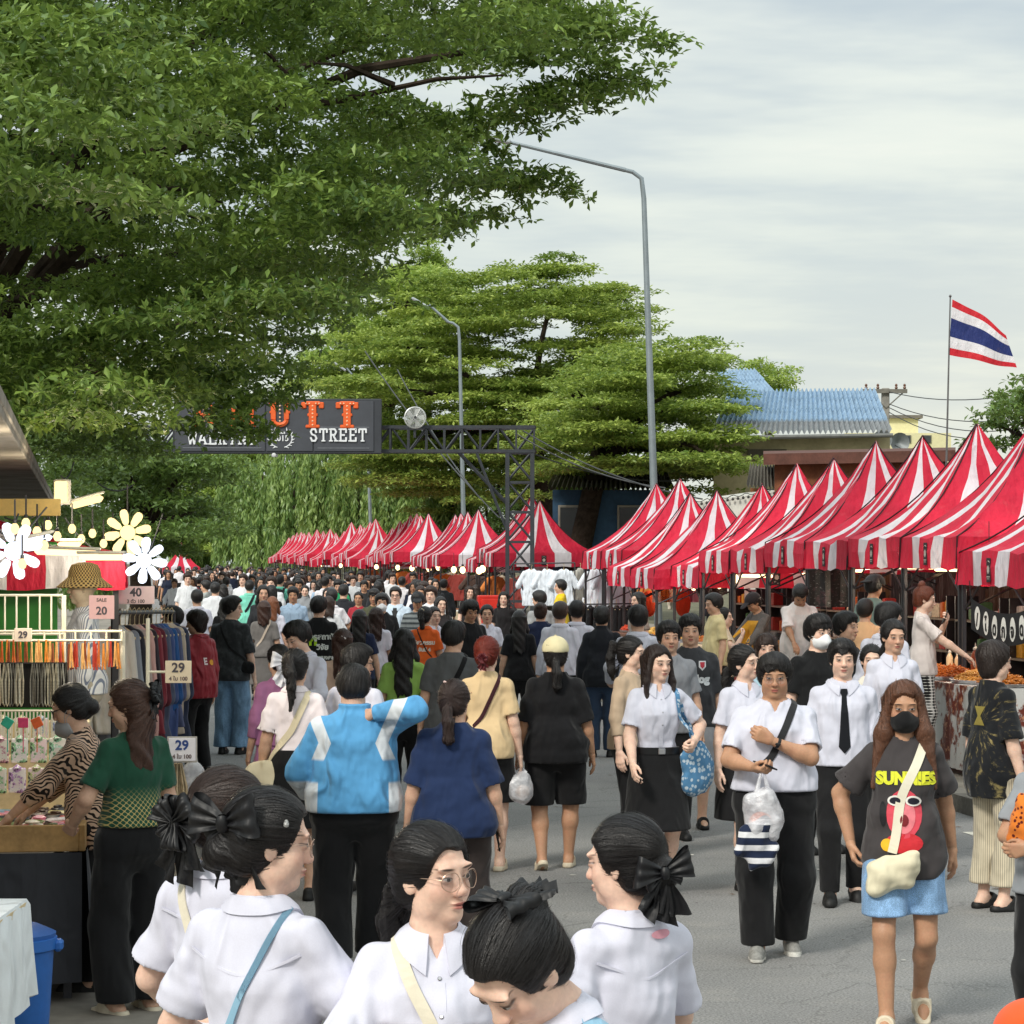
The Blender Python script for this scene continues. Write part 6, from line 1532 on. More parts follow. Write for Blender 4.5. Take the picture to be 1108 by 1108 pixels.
for i, (px, col, pat, c2, lb) in enumerate([(711, 'e9e2d8', 'dots', lin('d86a2c'), 'white scarf spotted with orange under the low tent'), (720, 'd9762e', 'zebra', lin('2a2426'), 'orange and black patterned scarf under the low tent'), (729, 'efe3d0', 'floral', lin('c8642e'), 'cream scarf with orange print under the low tent'), (744, 'c98aa0', 'plain', (0, 0, 0), 'dusty pink scarf beside the orange bag'), (749, 'a05a78', 'plain', (0, 0, 0), 'plum scarf between the pink ones'), (753, 'd8b0c0', 'plain', (0, 0, 0), 'pale pink scarf at the pole')]):
    c = at(px, 627, 40); o = empty('hanging_scarf', c, .2*i, lb, 'scarf', 'scarves under the low tents'); m = MB()
    for k in range(10): x0, x1 = -.07+.014*k, -.07+.014*(k+1); m.add([(x0, .02*math.sin(k*1.4), 0), (x1, .02*math.sin(k*1.4+1.4), 0), (x1*1.2, .03*math.sin(k*1.4+1.4), -.38), (x0*1.2, .03*math.sin(k*1.4), -.38)], [(0, 1, 2, 3)])
    m.build('cloth', cloth_mat(pat, c2), o, True, lin(col))
o = empty('red_cabinet', at(533, 664, 49)-Vector((0, 0, .35)), .1, 'red metal box seen behind the two long haired women', 'cabinet'); m = MB(); m.box((0, 0, .35), (.62, .4, .75), 0, .02); m.build('body', plain('c2281e', .4), o); m = MB(); m.box((0, -.21, .35), (.5, .02, .6), 0, .01); m.build('door', plain('cc2e22', .4), o); m = MB(); m.box((.2, -.235, .35), (.03, .02, .14), 0, .005); m.build('handle', METAL, o)
m = MB(); m.box((0, 0, 0), (.8, .5, .04), 0, .01); m.box((-.3, 0, -.4), (.05, .4, .76)); m.box((.3, 0, -.4), (.05, .4, .76)); tag(m.build('bench', WOOD, None, loc=at(533, 682, 49)), 'wooden bench under the red metal box', 'bench')
# far stalls: tables and hung goods below each far tent
child_index()
ft = table(0, 1.7, 7.9, 8.6, .82, 'cloth covered stall table in the far tent row', 'b8a890', group='stall tables in the far tent row'); child_index()
a = 55.4
cols = ['b23a34', '3c4a5a', 'c8b79a', 'd8d4cc', '8a5a3a', '2c2c30', 'c98a3a']
for i in range(26):
    c = dup(ft, st(a+.1, 8.25, .02), None); 
    for k in COL.objects[-8:]:
        if k.parent == c and k.name.startswith('cloth'): k.color = (*lin(cols[i % 7]), 1)
    a += 2.05
for k in CHI.get(ft.name, []): bpy.data.objects.remove(k)
bpy.data.objects.remove(ft)
for i in range(30):
    aa = 44+i*1.7; hang('dress' if i % 2 else 'shirt', 50+i % 3 if i % 2 else 41+i % 3, st(aa, 8.5+.9*(i % 2)+(1.6 if aa < 54 else 0), 1.75), rnd.uniform(0, 3), lin(['8a3a34', '2a2c34', 'c87a3c', 'd8d0c0', '4a3a34', '9a8a78'][i % 6]), 'garment hung at the back of a far striped tent', 'garments hung in the far tents', cat='garment', name='hanging_garment')

# cloth backdrops and shelves of boxed goods at the back of the near tents
BK = [('2a2226', 'dark plum backdrop cloth behind the big food trays'), ('5a2a2a', 'maroon backdrop cloth behind the seller with ginger hair'), ('2c3036', 'charcoal backdrop cloth behind the seller in a cap'), ('4a3a30', 'brown backdrop cloth behind the food photo banner'), ('3a2c2c', 'dark red brown backdrop behind the snack case'), ('2a2a30', 'black backdrop behind the seller in mustard'), ('55402c', 'tan backdrop by the dark hanging banner'), ('2e2628', 'dark backdrop behind the lower tents'), ('3c2e34', 'dusky backdrop behind the pink scarves'), ('262a2c', 'near black backdrop behind the orange bags')]
for i, (c, lb) in enumerate(BK):
    o = empty('backdrop_cloth', st(22.2+1.885*i, 10.45, .13), STREET, lb, 'cloth', 'backdrop cloths behind the stalls'); m = MB(); n = 24
    for k in range(n):
        y0, y1 = -.92+1.84*k/n, -.92+1.84*(k+1)/n; f = lambda t: .03*math.sin(t*21+i)+.015*math.sin(t*47); m.add([(f(y0), y0, .05), (f(y1), y1, .05), (f(y1)*.4, y1, 1.95), (f(y0)*.4, y0, 1.95)], [(0, 1, 2, 3)])
    m.build('cloth', cloth_mat(wr=.4), o, True, lin(c)); m = MB(); m.tube([(0, -.95, 1.96), (0, .95, 1.96)], .014, 6); m.build('rod', POLE, o)
m = MB(); m.box((0, 0, .08), (.16, .2, .16), 0, .006); m.box((0, 0, .163), (.12, .15, .006)); GB = m.mesh('goods_box'); q = random.Random(6)
for i in range(10):
    o = empty('goods_shelf', st(22.2+1.885*i, 10.15, .13), STREET, f'metal shelf of boxes before the {BK[i][1].split(" behind")[0].split(" by")[0]}', 'shelf', 'shelves at the back of the stalls')
    for z in (.9, 1.3): m = MB(); m.box((0, 0, z), (.3, 1.6, .025)); m.build('shelf_board', plain('8a8478', .6, .2), o)
    for s in (-.78, .78): m = MB(); m.box((0, s, .8), (.3, .03, 1.6)); m.build('upright', POLE, o)
    for z in (.913, 1.313):
        for k in range(6):
            if q.random() < .2: continue
            cn, cc = q.choice([('red', 'b03a34'), ('cream', 'e0d4b8'), ('yellow', 'd8a83a'), ('white', 'd8d8d4'), ('green', '4a7a4a'), ('orange', 'd8702c')])
            b = link('goods_box', GB, ocolor(.5, .25, 22.), None, lin(cc), st(22.2+1.885*i-.65+k*.26, 10.15, .13+z), STREET+q.uniform(-.2, .2)); b.scale = (1, 1, q.uniform(.7, 1.5)); tag(b, f'{cn} goods box on a shelf at the back of the stalls', 'box', f'{cn} boxes on the stall shelves')
# ---------------------------------------------------------------- the accessory stall by the camera's side of the street
rnd = random.Random(5)
# shop building: eave running with the street, soffit panels, beams
bl = empty('shop_building', (-2.58, 12, -.12), math.atan2(3.75, 21), 'long shop building with a grey panelled eave over the accessory stall', 'building')
PAN = plain('8d8880', .9, 0, .3, 1.6, .1, .3); BEAM = plain('a39d90', .85, 0, .35, 2.2, .15, .3)
m = MB()
for i in range(13): m.box((-.45, -3+i*1.85, 3.04-.0), (.98, 1.83, .05), 0, .006); m.box((-.0, -3+i*1.85, 3.10), (.10, 1.835, .10), 0, .02)
m.build('eave', PAN, bl)
m = MB(); m.box((-1.06, 8, 2.87), (.24, 24, .40), 0, .01); m.build('beam', BEAM, bl)
for i in range(7):
    m = MB(); m.box((-2.6, -2.6+i*3.5, 2.78), (2.8, .22, .36), 0, .01); m.build('cross_beam', BEAM, bl)
m = MB(); m.box((-4, 8, 3.25), (7, 24.4, .3), 0, .02); m.build('roof', plain('6a6762', .9, 0, .3, 1.), bl)
for i in range(5): m = MB(); m.box((-3.2, -2+i*5.2, 1.3), (.28, .28, 2.6), 0, .01); m.build('post', plain('908a80', .9, 0, .3, 2.), bl)
m = MB(); m.box((-3.9, 8, 1.4), (.12, 24, 2.8)); m.build('wall', plain('6c665c', .9, 0, .3, 1.5), bl)
# lit lamps
GLOW = emit('ffdf9c', 1.5); GLOWC = emit('e8f0ff', 1.6); SOFT = emit('ffe2a4', 1.8)
def daisy(c, r, yaw, roll, label, mt):
    o = empty('daisy_lamp', c, 0, label, 'lamp', 'flower shaped lamps over the stall'); o.rotation_euler = (R(8), R(roll), R(yaw)); Rx = Matrix.Rotation(R(90), 3, 'X')
    m = MB(); m.lathe((0, 0, 0), [(.02, .06), (r*.30, .055), (r*.34, .02), (r*.30, 0)], 20, Rx); m.build('hub', mt, o, True)
    for i in range(8):
        a = i*math.pi/4+.2; d = Vector((math.cos(a), 0, math.sin(a))); m = MB(); n = Vector((-d.z, 0, d.x))
        P = [(.36, .08), (.46, .135), (.80, .185), (.96, .15), (1.03, .07)]
        vs = [d*r*t+n*r*w_*s+Vector((0, y, 0)) for y in (-.03, 0) for s in (1, -1) for t, w_ in (P if s > 0 else P[::-1])]
        m.add(vs, [tuple(range(10))[::-1], tuple(range(10, 20))]+[(k, (k+1) % 10, 10+(k+1) % 10, 10+k) for k in range(10)]); m.build('petal', mt, o)
    m = MB(); m.tube([(0, .02, 0), (0, .06, .1), (0, .08, .34)], .006, 5); m.build('cord', WIRE, o); return o
def glow_light(c, e, col=(1, .86, .62), r=.12):
    l = bpy.data.lights.new('lamp_light', 'POINT'); l.energy = e; l.color = col; l.shadow_soft_size = r; o = bpy.data.objects.new('lamp_light', l); COL.objects.link(o); o.location = c
DY = 17.5
daisy(at(138, 576, DY), .165, 12, 0, 'warm white flower shaped lamp, the upper of the two', GLOW); daisy(at(157, 606, DY-.5), .16, -8, 20, 'cold white flower shaped lamp below the warm one', GLOWC)
daisy(at(14, 596, 14.5), .17, 30, 40, 'cold white flower lamp seen edge on near the frame edge', GLOWC)
glow_light(at(142, 600, DY-.6), 18); glow_light(at(30, 600, 14.), 10, (1, .93, .85)); glow_light(at(60, 560, 16.2), 14); glow_light(at(100, 640, 14.2), 9); glow_light(at(20, 560, 13), 22)
for a_, b_, e_ in ((23.5, 8.6, 14), (25.6, 8.8, 14), (28.7, 8.8, 14), (31.2, 8.9, 16), (33.2, 8.8, 14), (36, 8.8, 14), (40, 9, 14), (46, 10, 18)): glow_light(st(a_, b_, 1.93), e_)
m = MB(); m.box((0, 0, 0), (.09, .03, .15), .3, .01); o = empty('flood_lamp', at(66, 532, 17), 0, 'bright square flood lamp under the end of the eave', 'lamp'); m.build('lens', GLOW, o); m = MB(); m.box((0, .045, 0), (.12, .05, .18), .3, .01); m.build('housing', plain('c8c4bc', .5), o)
def slot_lamp(px, py, Y, L, r, rot, label, mt, tilt=0):
    o = empty('strip_lamp', at(px, py, Y), R(rot), label, 'lamp', 'strip lamps over the stall'); o.rotation_euler.y = R(tilt); m = MB(); m.box((0, 0, 0), (L, .06, r), 0, .02); m.build('strip', mt, o); m = MB(); m.box((0, 0, r/2+.012), (L+.03, .075, .02), 0, .006); m.build('housing', plain('cfcabb', .5), o)
slot_lamp(94, 543, 17.2, .24, .05, 20, 'bright strip lamp slanting up beside the flood lamp', GLOW, -15); slot_lamp(72, 598, 16, .42, .04, 5, 'long yellow glowing strip above the straw hat', SOFT, 2); slot_lamp(110, 603, 16, .30, .04, -4, 'second yellow strip lamp next to the long one', SOFT); slot_lamp(36, 585, 15, .24, .04, 15, 'white strip lamp by the frame edge', GLOWC, -12); slot_lamp(75, 589, 16.4, .16, .035, 0, 'short warm strip lamp below the beam', SOFT)
for x, y, Y, w_, h_, lb in ((30, 549, 15.5, .42, .11, 'beam piece coloured yellow for the lamplight on it'),): m = MB(); m.box((0, 0, 0), (w_, .04, h_), .05, .005); tag(m.build('painted_lit_beam', plain('e8c070', .6), None, loc=at(x, y, Y)), lb, 'board')  # stretch of beam with yellow lamplight put into its colour
for i, (x0, y0, x1, y1, Y) in enumerate(((5, 560, 52, 545, 15.5), (30, 590, 62, 570, 15.2), (45, 566, 60, 590, 15.8), (105, 522, 145, 524, 19), (66, 515, 80, 500, 17.2), (70, 560, 120, 600, 16.8), (0, 575, 20, 556, 14.8))): wire(at(x0, y0, Y), at(x1, y1, Y+.3), .06, .006, 'loose cable looped under the shop eave', 8, 'cables under the shop eave')
# red and white awning behind the racks
cv, pp = canopy_geo(1.5, .94, .55, .26, 6, 2.3, [(i/11, (i+1)/11, i % 2) for i in range(11)]); aw = empty('market_tent', st(18.3, -1.62, 0), STREET, 'low red and white striped tent behind the mannequin', 'tent'); c_ = cv.build('canopy', [CRED, CWHT], aw, True); c_.location.z = 1.98
for x in (-1.45, 1.45):
    for y in (-.9, .9): m = MB(); m.box((x, y, 1.1), (.04, .04, 2.2)); m.build('pole', POLE, aw)
m = MB(); m.box((0, 0, .65), (1.1, .05, 1.3), 0, .01); tag(m.build('green_panel', plain('2f7a30', .5, 0, .12, 3.), None, loc=at(8, 662, 17.2)-Vector((.2, 0, .8)), rz=.1), 'plain green panel standing behind the wire rack', 'panel')
# wire racks and the things hung on them
def grid_rack(px0, px1, y0, y1, Y, nx, nz, label, r=.006, leg=True, mt=WIREW):
    p0 = at(px0, y1, Y); p1 = at(px1, y0, Y); w_, h_ = p1.x-p0.x, p1.z-p0.z; o = empty('wire_rack', p0, 0, label, 'rack', 'display racks on the accessory table'); m = MB()
    for i in range(nx+1): m.tube([(w_*i/nx, 0, 0), (w_*i/nx, 0, h_)], r, 5)
    for j in range(nz+1): m.tube([(0, 0, h_*j/nz), (w_, 0, h_*j/nz)], r*1.3, 5)
    m.build('grid', mt, o)
    for x in (0, w_): m = MB(); m.tube([(x, .03, -p0.z+.02), (x, .03, h_)], .016, 6); m.build('post', WIREW, o)
    return o
grid_rack(-70, 68, 644, 686, 14.6, 11, 1, 'upper cream wire rack in front of the green panel')
grid_rack(-70, 132, 683, 693, 14.4, 12, 1, 'long thin rack rail carrying the orange bracelets')
def link_copy(me, name, c, rz, col, label, cat, group, mt): o = link(name, me, mt, None, col, c, rz); return tag(o, label, cat, group)
m = MB(); m.tube([(0, -.012, 0), (.004, -.014, -.09), (.010, -.02, -.155), (-.008, -.02, -.155), (-.004, -.010, -.09), (0, -.010, 0)], .006, 6); BR_ = m.mesh('bracelet', True)
for i in range(44):
    x = -40+i*3.9+rnd.uniform(-1, 1); c = at(x, 694+rnd.uniform(-2, 3), 14.35+rnd.uniform(-.05, .05)); oc = ['d98a3a', 'c8642c', 'e0b070', '8a4a2a', 'd8a060', 'b03a2a'][rnd.randrange(6)]
    link_copy(BR_, 'bracelet', c, rnd.uniform(-.6, .6), lin(oc), 'orange and brown cord bracelet hung in the long bracelet row', 'bracelet', 'bracelets on the rack rail', ocolor(.5, .2, 40.))
p0 = at(-60, 766, 13.9); bd = empty('display_board', p0, 0, 'black board hung with pale necklace chains', 'display board'); w_ = at(72, 0, 13.9).x-p0.x; h_ = (766-717)*13.9/F
m = MB(); m.box((w_/2, .03, h_/2), (w_, .02, h_), 0, .004); m.build('board', BLK, bd); m = MB(); m.tube([(0, .0, h_-.005), (w_, 0, h_-.005)], .008, 6); m.build('bar', BLK, bd)
m = MB(); q = [(.000, -.012, 0), (.010, -.016, -.10), (.008, -.018, -.225), (0, -.02, -.245), (-.008, -.018, -.225), (-.010, -.014, -.10), (0, -.008, 0)]; m.tube(q, .0042, 5); NK = m.mesh('necklace', True)
for i in range(40):
    x = -30+i*2.6; 
    if 26 < x < 33: continue
    c = at(x, 718, 13.88); link_copy(NK, 'necklace', c, rnd.uniform(-.5, .5), lin(['b8b4a8', '8e8a80', 'c8bfa8', '6a665e'][rnd.randrange(4)]), 'thin pale chain necklace hanging against the black board', 'necklace', 'necklaces on the black board', ocolor(.3, .3, 90., .5, metal=.5))
grid_rack(-70, 64, 769, 800, 13.6, 34, 1, 'fine cream slatted panel behind the packaged toys', .005)
# the table with its tray, riser and goods
tb = empty('stall_table', at(-30, 604, 12.3).xy.to_3d(), R(8), 'accessory table with a wooden rim and a grey cloth', 'table'); k = tb.location.copy(); TW, TL, TH = 1.15, 2.2, .80
m = MB(); m.box((0, .55, TH-.02), (TW, TL, .04)); m.build('table_top', WOODP, tb)
for sd, (x, y, a, b) in enumerate(((TW/2-.0, .55, .03, TL+.06), (-TW/2, .55, .03, TL+.06), (0, -TL/2+.535, TW-.03, .03), (0, TL/2+.565, TW-.03, .03))): m = MB(); m.box((x, y, TH+.025), (a, b, .13), 0, .004); m.build('rim_board', WOOD, tb)
m = MB(); n = 30
for (x0, y0), (x1, y1), nn in (((TW/2+.02, -TL/2+.53), (TW/2+.02, TL/2+.57), 30), ((-TW/2, -TL/2+.515), (TW/2, -TL/2+.515), 16)):
    for i in range(nn):
        p, q = Vector((x0, y0, 0)).lerp(Vector((x1, y1, 0)), i/nn), Vector((x0, y0, 0)).lerp(Vector((x1, y1, 0)), (i+1)/nn); f = lambda t: .035*math.sin(t*1.1)+.02*math.sin(t*.5); u = Vector((1, 0, 0)) if x0 == x1 else Vector((0, -1, 0))
        m.add([p+u*(.03+f(i))+Vector((0, 0, .12)), q+u*(.03+f(i+1))+Vector((0, 0, .12)), q+Vector((0, 0, TH-.045)), p+Vector((0, 0, TH-.045))], [(0, 1, 2, 3)])
m.build('cloth', cloth_mat(wr=.4), tb, True, lin('3c3d42'))
for x in (-.5, .5):
    for y in (-.45, 1.55): m = MB(); m.box((x, y, TH/2-.03), (.04, .04, TH-.06)); m.build('leg', POLE, tb)
def on_table(x, y, z=0): return k+Matrix.Rotation(R(8), 3, 'Z') @ Vector((x, y, TH+z))
# riser steps
rs = empty('display_riser', on_table(0, 1.05), R(8), 'stepped wooden riser full of boxed toys on the accessory table', 'display riser')
for i in range(3): m = MB(); m.box((0, .08+i*.2, .05+i*.09), (1.08, .2, .10+i*.18), 0, .004); m.build('step', WOODP, rs)
def pack_mat():
    t = NT('printed_card'); o = t.obj(); x, y, z = t.sep(o); n = t.noise(o, 38., 3., .6); r = t.ornd(); hsv = t.n('ShaderNodeCombineColor', {0: r, 1: .55, 2: .6}, mode='HSV').outputs[0]
    c = t.mix(t.mr(n, .50, .56), t.ocol(), hsv); c = t.mix(t.mr(n, .60, .64), c, lin('3a2c30')); return t.out(c, .3, None, .5)
PK = pack_mat()
m = MB(); m.box((0, 0, .07), (.095, .03, .14), 0, .006); m.lathe((0, 0, .14), [(.03, 0), (.012, .012), (.004, .02)], 8); BX = m.mesh('toy_packet'); m = MB(); m.box((0, -.02, .055), (.075, .03, .085), 0, .012); WN = m.mesh('window')
for r_ in range(3):
    for i in range(10):
        c = on_table(-.47+i*.105, .98+r_*.2+.06, [.0, .14, .24][r_]+.005+(.09 if r_ == 0 else .10)); o = link('toy_packet', BX, PK, None, lin(['efe8e6', 'f0d8dc', 'e8e2d8'][i % 3]), c, R(8)+rnd.uniform(-.15, .15)); tag(o, ['small boxed toy on the lowest riser step', 'small boxed toy on the middle riser step', 'small boxed toy on the top riser step'][r_], 'packet', ['toys on the low step', 'toys on the middle step', 'toys on the top step'][r_]); link('window', WN, LENS, o)
for i, (x, c, lb) in enumerate(((8, '38b89a', 'teal square card standing above the boxed toys'), (25, 'e2487a', 'pink square card standing above the boxed toys'), (40, 'ea6a34', 'orange square card tilted above the boxed toys'))):
    m = MB(); M = Matrix.Rotation(R([35, 0, -25][i]), 3, 'Y'); m.box((0, 0, 0), (.055, .01, .055), 0, .003, M); m.tube([(0, .003, -.02), (0, .003, -.16)], .003, 5); tag(m.build('colour_card', plain(c, .5), None, loc=at(x, 782, 13.0)), lb, 'card', 'colour cards on the riser')
q = random.Random(8)
SM = []
for s in range(5):
    m = MB()
    if s == 0: m.tube([(.05*math.cos(a), .05*math.sin(a)*.8, .012) for a in np.linspace(0, 2*math.pi, 15)[:-1]], .009, 6, closed=True)
    elif s == 1: m.box((0, 0, .015), (.09, .06, .03), 0, .008); m.box((0, 0, .036), (.06, .03, .012), 0, .004)
    elif s == 2:
        for sd in (1, -1): m.lathe((sd*.028, 0, .004), [(.026, 0), (.03, .012), (.012, .022)], 10)
        m.box((0, 0, .012), (.02, .02, .03), 0, .004)
    elif s == 3: m.box((0, 0, .02), (.13, .028, .03), 0, .012); [m.box((-.05+i*.017, -.016, .006), (.006, .02, .012)) for i in range(7)]
    else: m.box((0, 0, .008), (.10, .13, .014), 0, .004); m.lathe((0, .01, .014), [(.035, 0), (.04, .012), (.02, .02)], 12)
    SM.append(m.mesh(['hair_band', 'hair_clip', 'bow_clip', 'claw_clip', 'carded_brooch'][s], True))
NMS = ['hair_band', 'hair_clip', 'bow_clip', 'claw_clip', 'carded_brooch']; CC = ['e8a0b0', 'f0e6e0', '2a2628', '7a8a4a', 'd8d0c0', 'c05a5a', '8ab0c0', 'e6d8a0', '5a4436']
for i in range(11):
    for j in range(13):
        s = q.randrange(5); c = on_table(-.5+i*.1+q.uniform(-.02, .02), -.5+j*.112+q.uniform(-.02, .02), .003); ci = q.randrange(9)
        nm = ['pink', 'white', 'black', 'olive', 'beige', 'red', 'pale blue', 'cream', 'brown'][ci]
        o = link(NMS[s], SM[s], ocolor(.35, .2, 40., .5), None, lin(CC[ci]), c, q.uniform(0, 6.3)); tag(o, f'{nm} {NMS[s].replace("_", " ")} lying in the wooden tray', NMS[s].replace('_', ' '), f'{nm} {NMS[s].replace("_", " ")}s in the tray')
# bin, white table, black bags under the table
def blue_bin():
    c = at(16, 604, 10.3); c.z = .02; o = empty('rubbish_bin', c, .1, 'blue plastic rubbish bin with a rim and handle beside the white table', 'bin'); BL = plain('2763b0', .45, 0, .12, 4.)
    m = MB(); pr = [(.13, 0), (.135, .02), (.165, .50), (.18, .51), (.18, .555), (.165, .56)]
    m.lathe((0, 0, 0), pr, 28); m.build('body', BL, o, True)
    m = MB(); m.lathe((0, 0, .555), [(.172, 0), (.175, .02), (.10, .055), (.02, .06)], 28); m.build('lid', plain('2259a2', .45, 0, .1), o, True)
    for sd in (1, -1): m = MB(); m.box((sd*.185, 0, .52), (.04, .08, .05), 0, .012); m.build('handle', BL, o)
blue_bin()
m = MB(); X0, X1, Y0, Y1, ZW = at(-120, 0, 9.5).x, at(17, 0, 9.6).x, 8.9, 9.85, .80
wt = empty('stall_table', ((X0+X1)/2, (Y0+Y1)/2, 0), 0, 'table under a pale white cloth at the edge of the frame', 'table'); w2, l2 = (X1-X0)/2, (Y1-Y0)/2
m = MB(); m.box((0, 0, ZW-.02), (2*w2, 2*l2, .03)); m.build('table_top', WOODP, wt)
for x in (-1, 1):
    for y in (-1, 1): m = MB(); m.box((x*(w2-.08), y*(l2-.08), ZW/2-.02), (.04, .04, ZW-.04)); m.build('leg', POLE, wt)
m = MB(); N_ = 60; per = []
for i in range(N_):
    t = i/N_*4; sgm = int(t); f = t-sgm; cs = [(-1, -1), (1, -1), (1, 1), (-1, 1)]; a, b = cs[sgm], cs[(sgm+1) % 4]; per.append(((a[0]+(b[0]-a[0])*f)*w2, (a[1]+(b[1]-a[1])*f)*l2))
vs = [(0, 0, ZW+.006)]; fs = []
for r_, (sc_, z, wv) in enumerate(((.98, ZW+.006, 0), (1.015, ZW-.02, .004), (1.03, ZW-.2, .012), (1.05, ZW-.42, .025))):
    for i, (x, y) in enumerate(per): d = 1+wv*math.sin(i*1.7)/w2; vs.append((x*sc_*d, y*sc_*d, z-.03*math.sin(i*.6)*(r_ == 3)))
fs = [(0, 1+i, 1+(i+1) % N_) for i in range(N_)]+[(1+r_*N_+i, 1+(r_+1)*N_+i, 1+(r_+1)*N_+(i+1) % N_, 1+r_*N_+(i+1) % N_) for r_ in range(3) for i in range(N_)]
m.add(vs, fs); m.build('tablecloth', cloth_mat(wr=.35), wt, True, lin('dfe4e6'))
for i, (px, py, Y, s_, lb) in enumerate(((50, 950, 12.4, .28, 'black bag slumped under the accessory table'), (58, 925, 13.2, .24, 'black bin bag behind the slumped bag under the table'))):
    c = at(px, 604, Y); c.z = .02; g = Grid(np.arange(-.5, .5, .022), np.arange(-.5, .5, .022), np.arange(-.05, .8, .022)); fo = folds(60+i, .012, 14, 12); e = ell((0, 0, s_*.9), (s_*.8, s_*.75, s_)); g.add((lambda X, Y_, Z: np.maximum(e[0](X, Y_, Z)+fo(X, Y_, Z), -Z+.0), e[1], e[2])); g.add(rc((0, 0, s_*1.7), (.03, 0, s_*2.1), .04, .07), .05); V, Q = g.nets(); tag(link('bin_bag', np_mesh('bin_bag', V, Q), plain('17171a', .35, 0, .2), None, None, c), lb, 'bag')
m = MB(); m.lathe((0, 0, 0), [(.004, -.16), (.016, -.12), (.014, .02), (.006, .12)], 8); tag(m.build('folded_umbrella', plain('b8202c', .6), None, True, loc=at(58, 955, 11.9)), 'small red folded umbrella hanging by the grey cloth', 'umbrella')
# clothes rail with a fan of garments, price cards
p, q2 = at(122, 663, 17.6), at(188, 662, 20.8); rail(p, q2, 'clothes rail packed with garments beside the flower lamps', True, .016, None)
GC = ['c9c4bc', '8a8f9a', '2c2c34', 'b9a49c', 'd8a8a0', '3a3038', '8e3a44', '6a2c38', '5c6278', '4a5a8a', '2f5a94', '5a6080', 'c0b0a0', '3c4258']
GN = ['cream', 'grey blue', 'black', 'taupe', 'salmon pink', 'dark plum', 'brick red', 'wine red', 'slate', 'denim blue', 'bright blue', 'dusty blue', 'sand', 'navy']
for i in range(14):
    c = p.lerp(q2, (i+.5)/14)-Vector((0, 0, .12)); o = hang('dress', 50+i % 5, c, R(12)+rnd.uniform(-.25, .25), lin(GC[i]), f'{GN[i]} garment hanging on the packed clothes rail', 'garments on the packed clothes rail', cat='garment', name='hanging_garment'); o.scale = (.8, 1, 1.25)
sign_card(at(147, 644, 17.4), .27, .13, [('40', .085, .018), ('3 ตัว 100', .035, -.045)], 'pinkish price card reading 40 above the clothes rail', 'e9cfd0')
sign_card(at(130, 647, 17.9), .10, .16, [('35', .05, .02)], 'narrow pale price card beside the pinkish 40 card', 'd9dcd2')
sign_card(at(110, 657, 15.2), .16, .15, [('20', .07, -.025), ('SALE', .03, .045)], 'pink price card reading 20 beside the mannequin', 'e5b8b8')
sign_card(at(25, 687, 14.25), .105, .08, [('29', .055, 0)], 'small cream price card reading 29 on the bracelet rail', 'ead8c4')
a29 = sign_card(at(193, 727, 15.6), .17, .145, [('29', .085, .025), ('4 ใบ 100', .035, -.045)], 'cream price card reading 29 stuck out in front of the red jacket', 'e2d2b8')
b29 = sign_card(at(197, 811, 15.2), .17, .145, [('29', .085, .025), ('4 ใบ 100', .035, -.045)], 'white price card reading 29 with a scalloped border, the lower one', 'e8e6ee', '2f4a8a', edge='b8b4b0')
m = MB(); c0 = at(160, 727, 15.7)
m.tube([(0, 0, .35), (0, 0, -c0.z+.05)], .014, 7); m.tube([(0, 0, 0), (.16, 0, 0)], .009, 6); m.tube([(-.15, 0, -c0.z+.06), (.15, 0, -c0.z+.06)], .014, 6); m.tube([(0, -.15, -c0.z+.06), (0, .15, -c0.z+.06)], .014, 6); m.tube([(0, 0, -.5), (.18, -.1, -.5)], .008, 6); tag(m.build('sign_stand', WIREW, None, True, loc=c0), 'cream pole stand holding the 29 price card and a bundle of cords', 'stand')
m = MB(); qq = random.Random(2)
for i in range(46): a = qq.uniform(0, 6.28); r_ = qq.uniform(.0, .055); m.tube([(r_*.5*math.cos(a), r_*.5*math.sin(a), 0), (r_*1.2*math.cos(a), r_*math.sin(a), -.15), (r_*math.cos(a)+.01, r_*math.sin(a), -.32+qq.uniform(-.05, .03))], .005, 5)
tag(m.build('cord_bundle', plain('b5a284', .8, 0, .3, 30.), None, True, loc=at(192, 826, 15.3)), 'bundle of beige cords hanging under the white 29 card', 'cord bundle')
V, Q = sdf((-.12, -.06, -.35), (.12, .06, .05), .012, [('a', ell((0, 0, -.17), (.10, .05, .19)), 0)]); tag(link('plastic_bag', np_mesh('plastic_bag', V, Q), CLEAR, None, None, at(209, 826, 15.4)), 'clear plastic bag hanging beside the bundle of cords', 'bag')

for i, (px, py, Y) in enumerate([(16, 572, 14.2), (28, 566, 14.8), (40, 575, 15.2), (52, 568, 15.8), (62, 580, 16), (78, 572, 16.5), (88, 583, 16.8), (100, 577, 17), (112, 588, 17.2), (122, 580, 17.6), (48, 590, 15), (24, 610, 14.4)]):
    bulb(at(px, py, Y), .028, 'small warm bulb strung beneath the shop eave', GLOW, 'warm bulbs strung beneath the shop eave', .12)
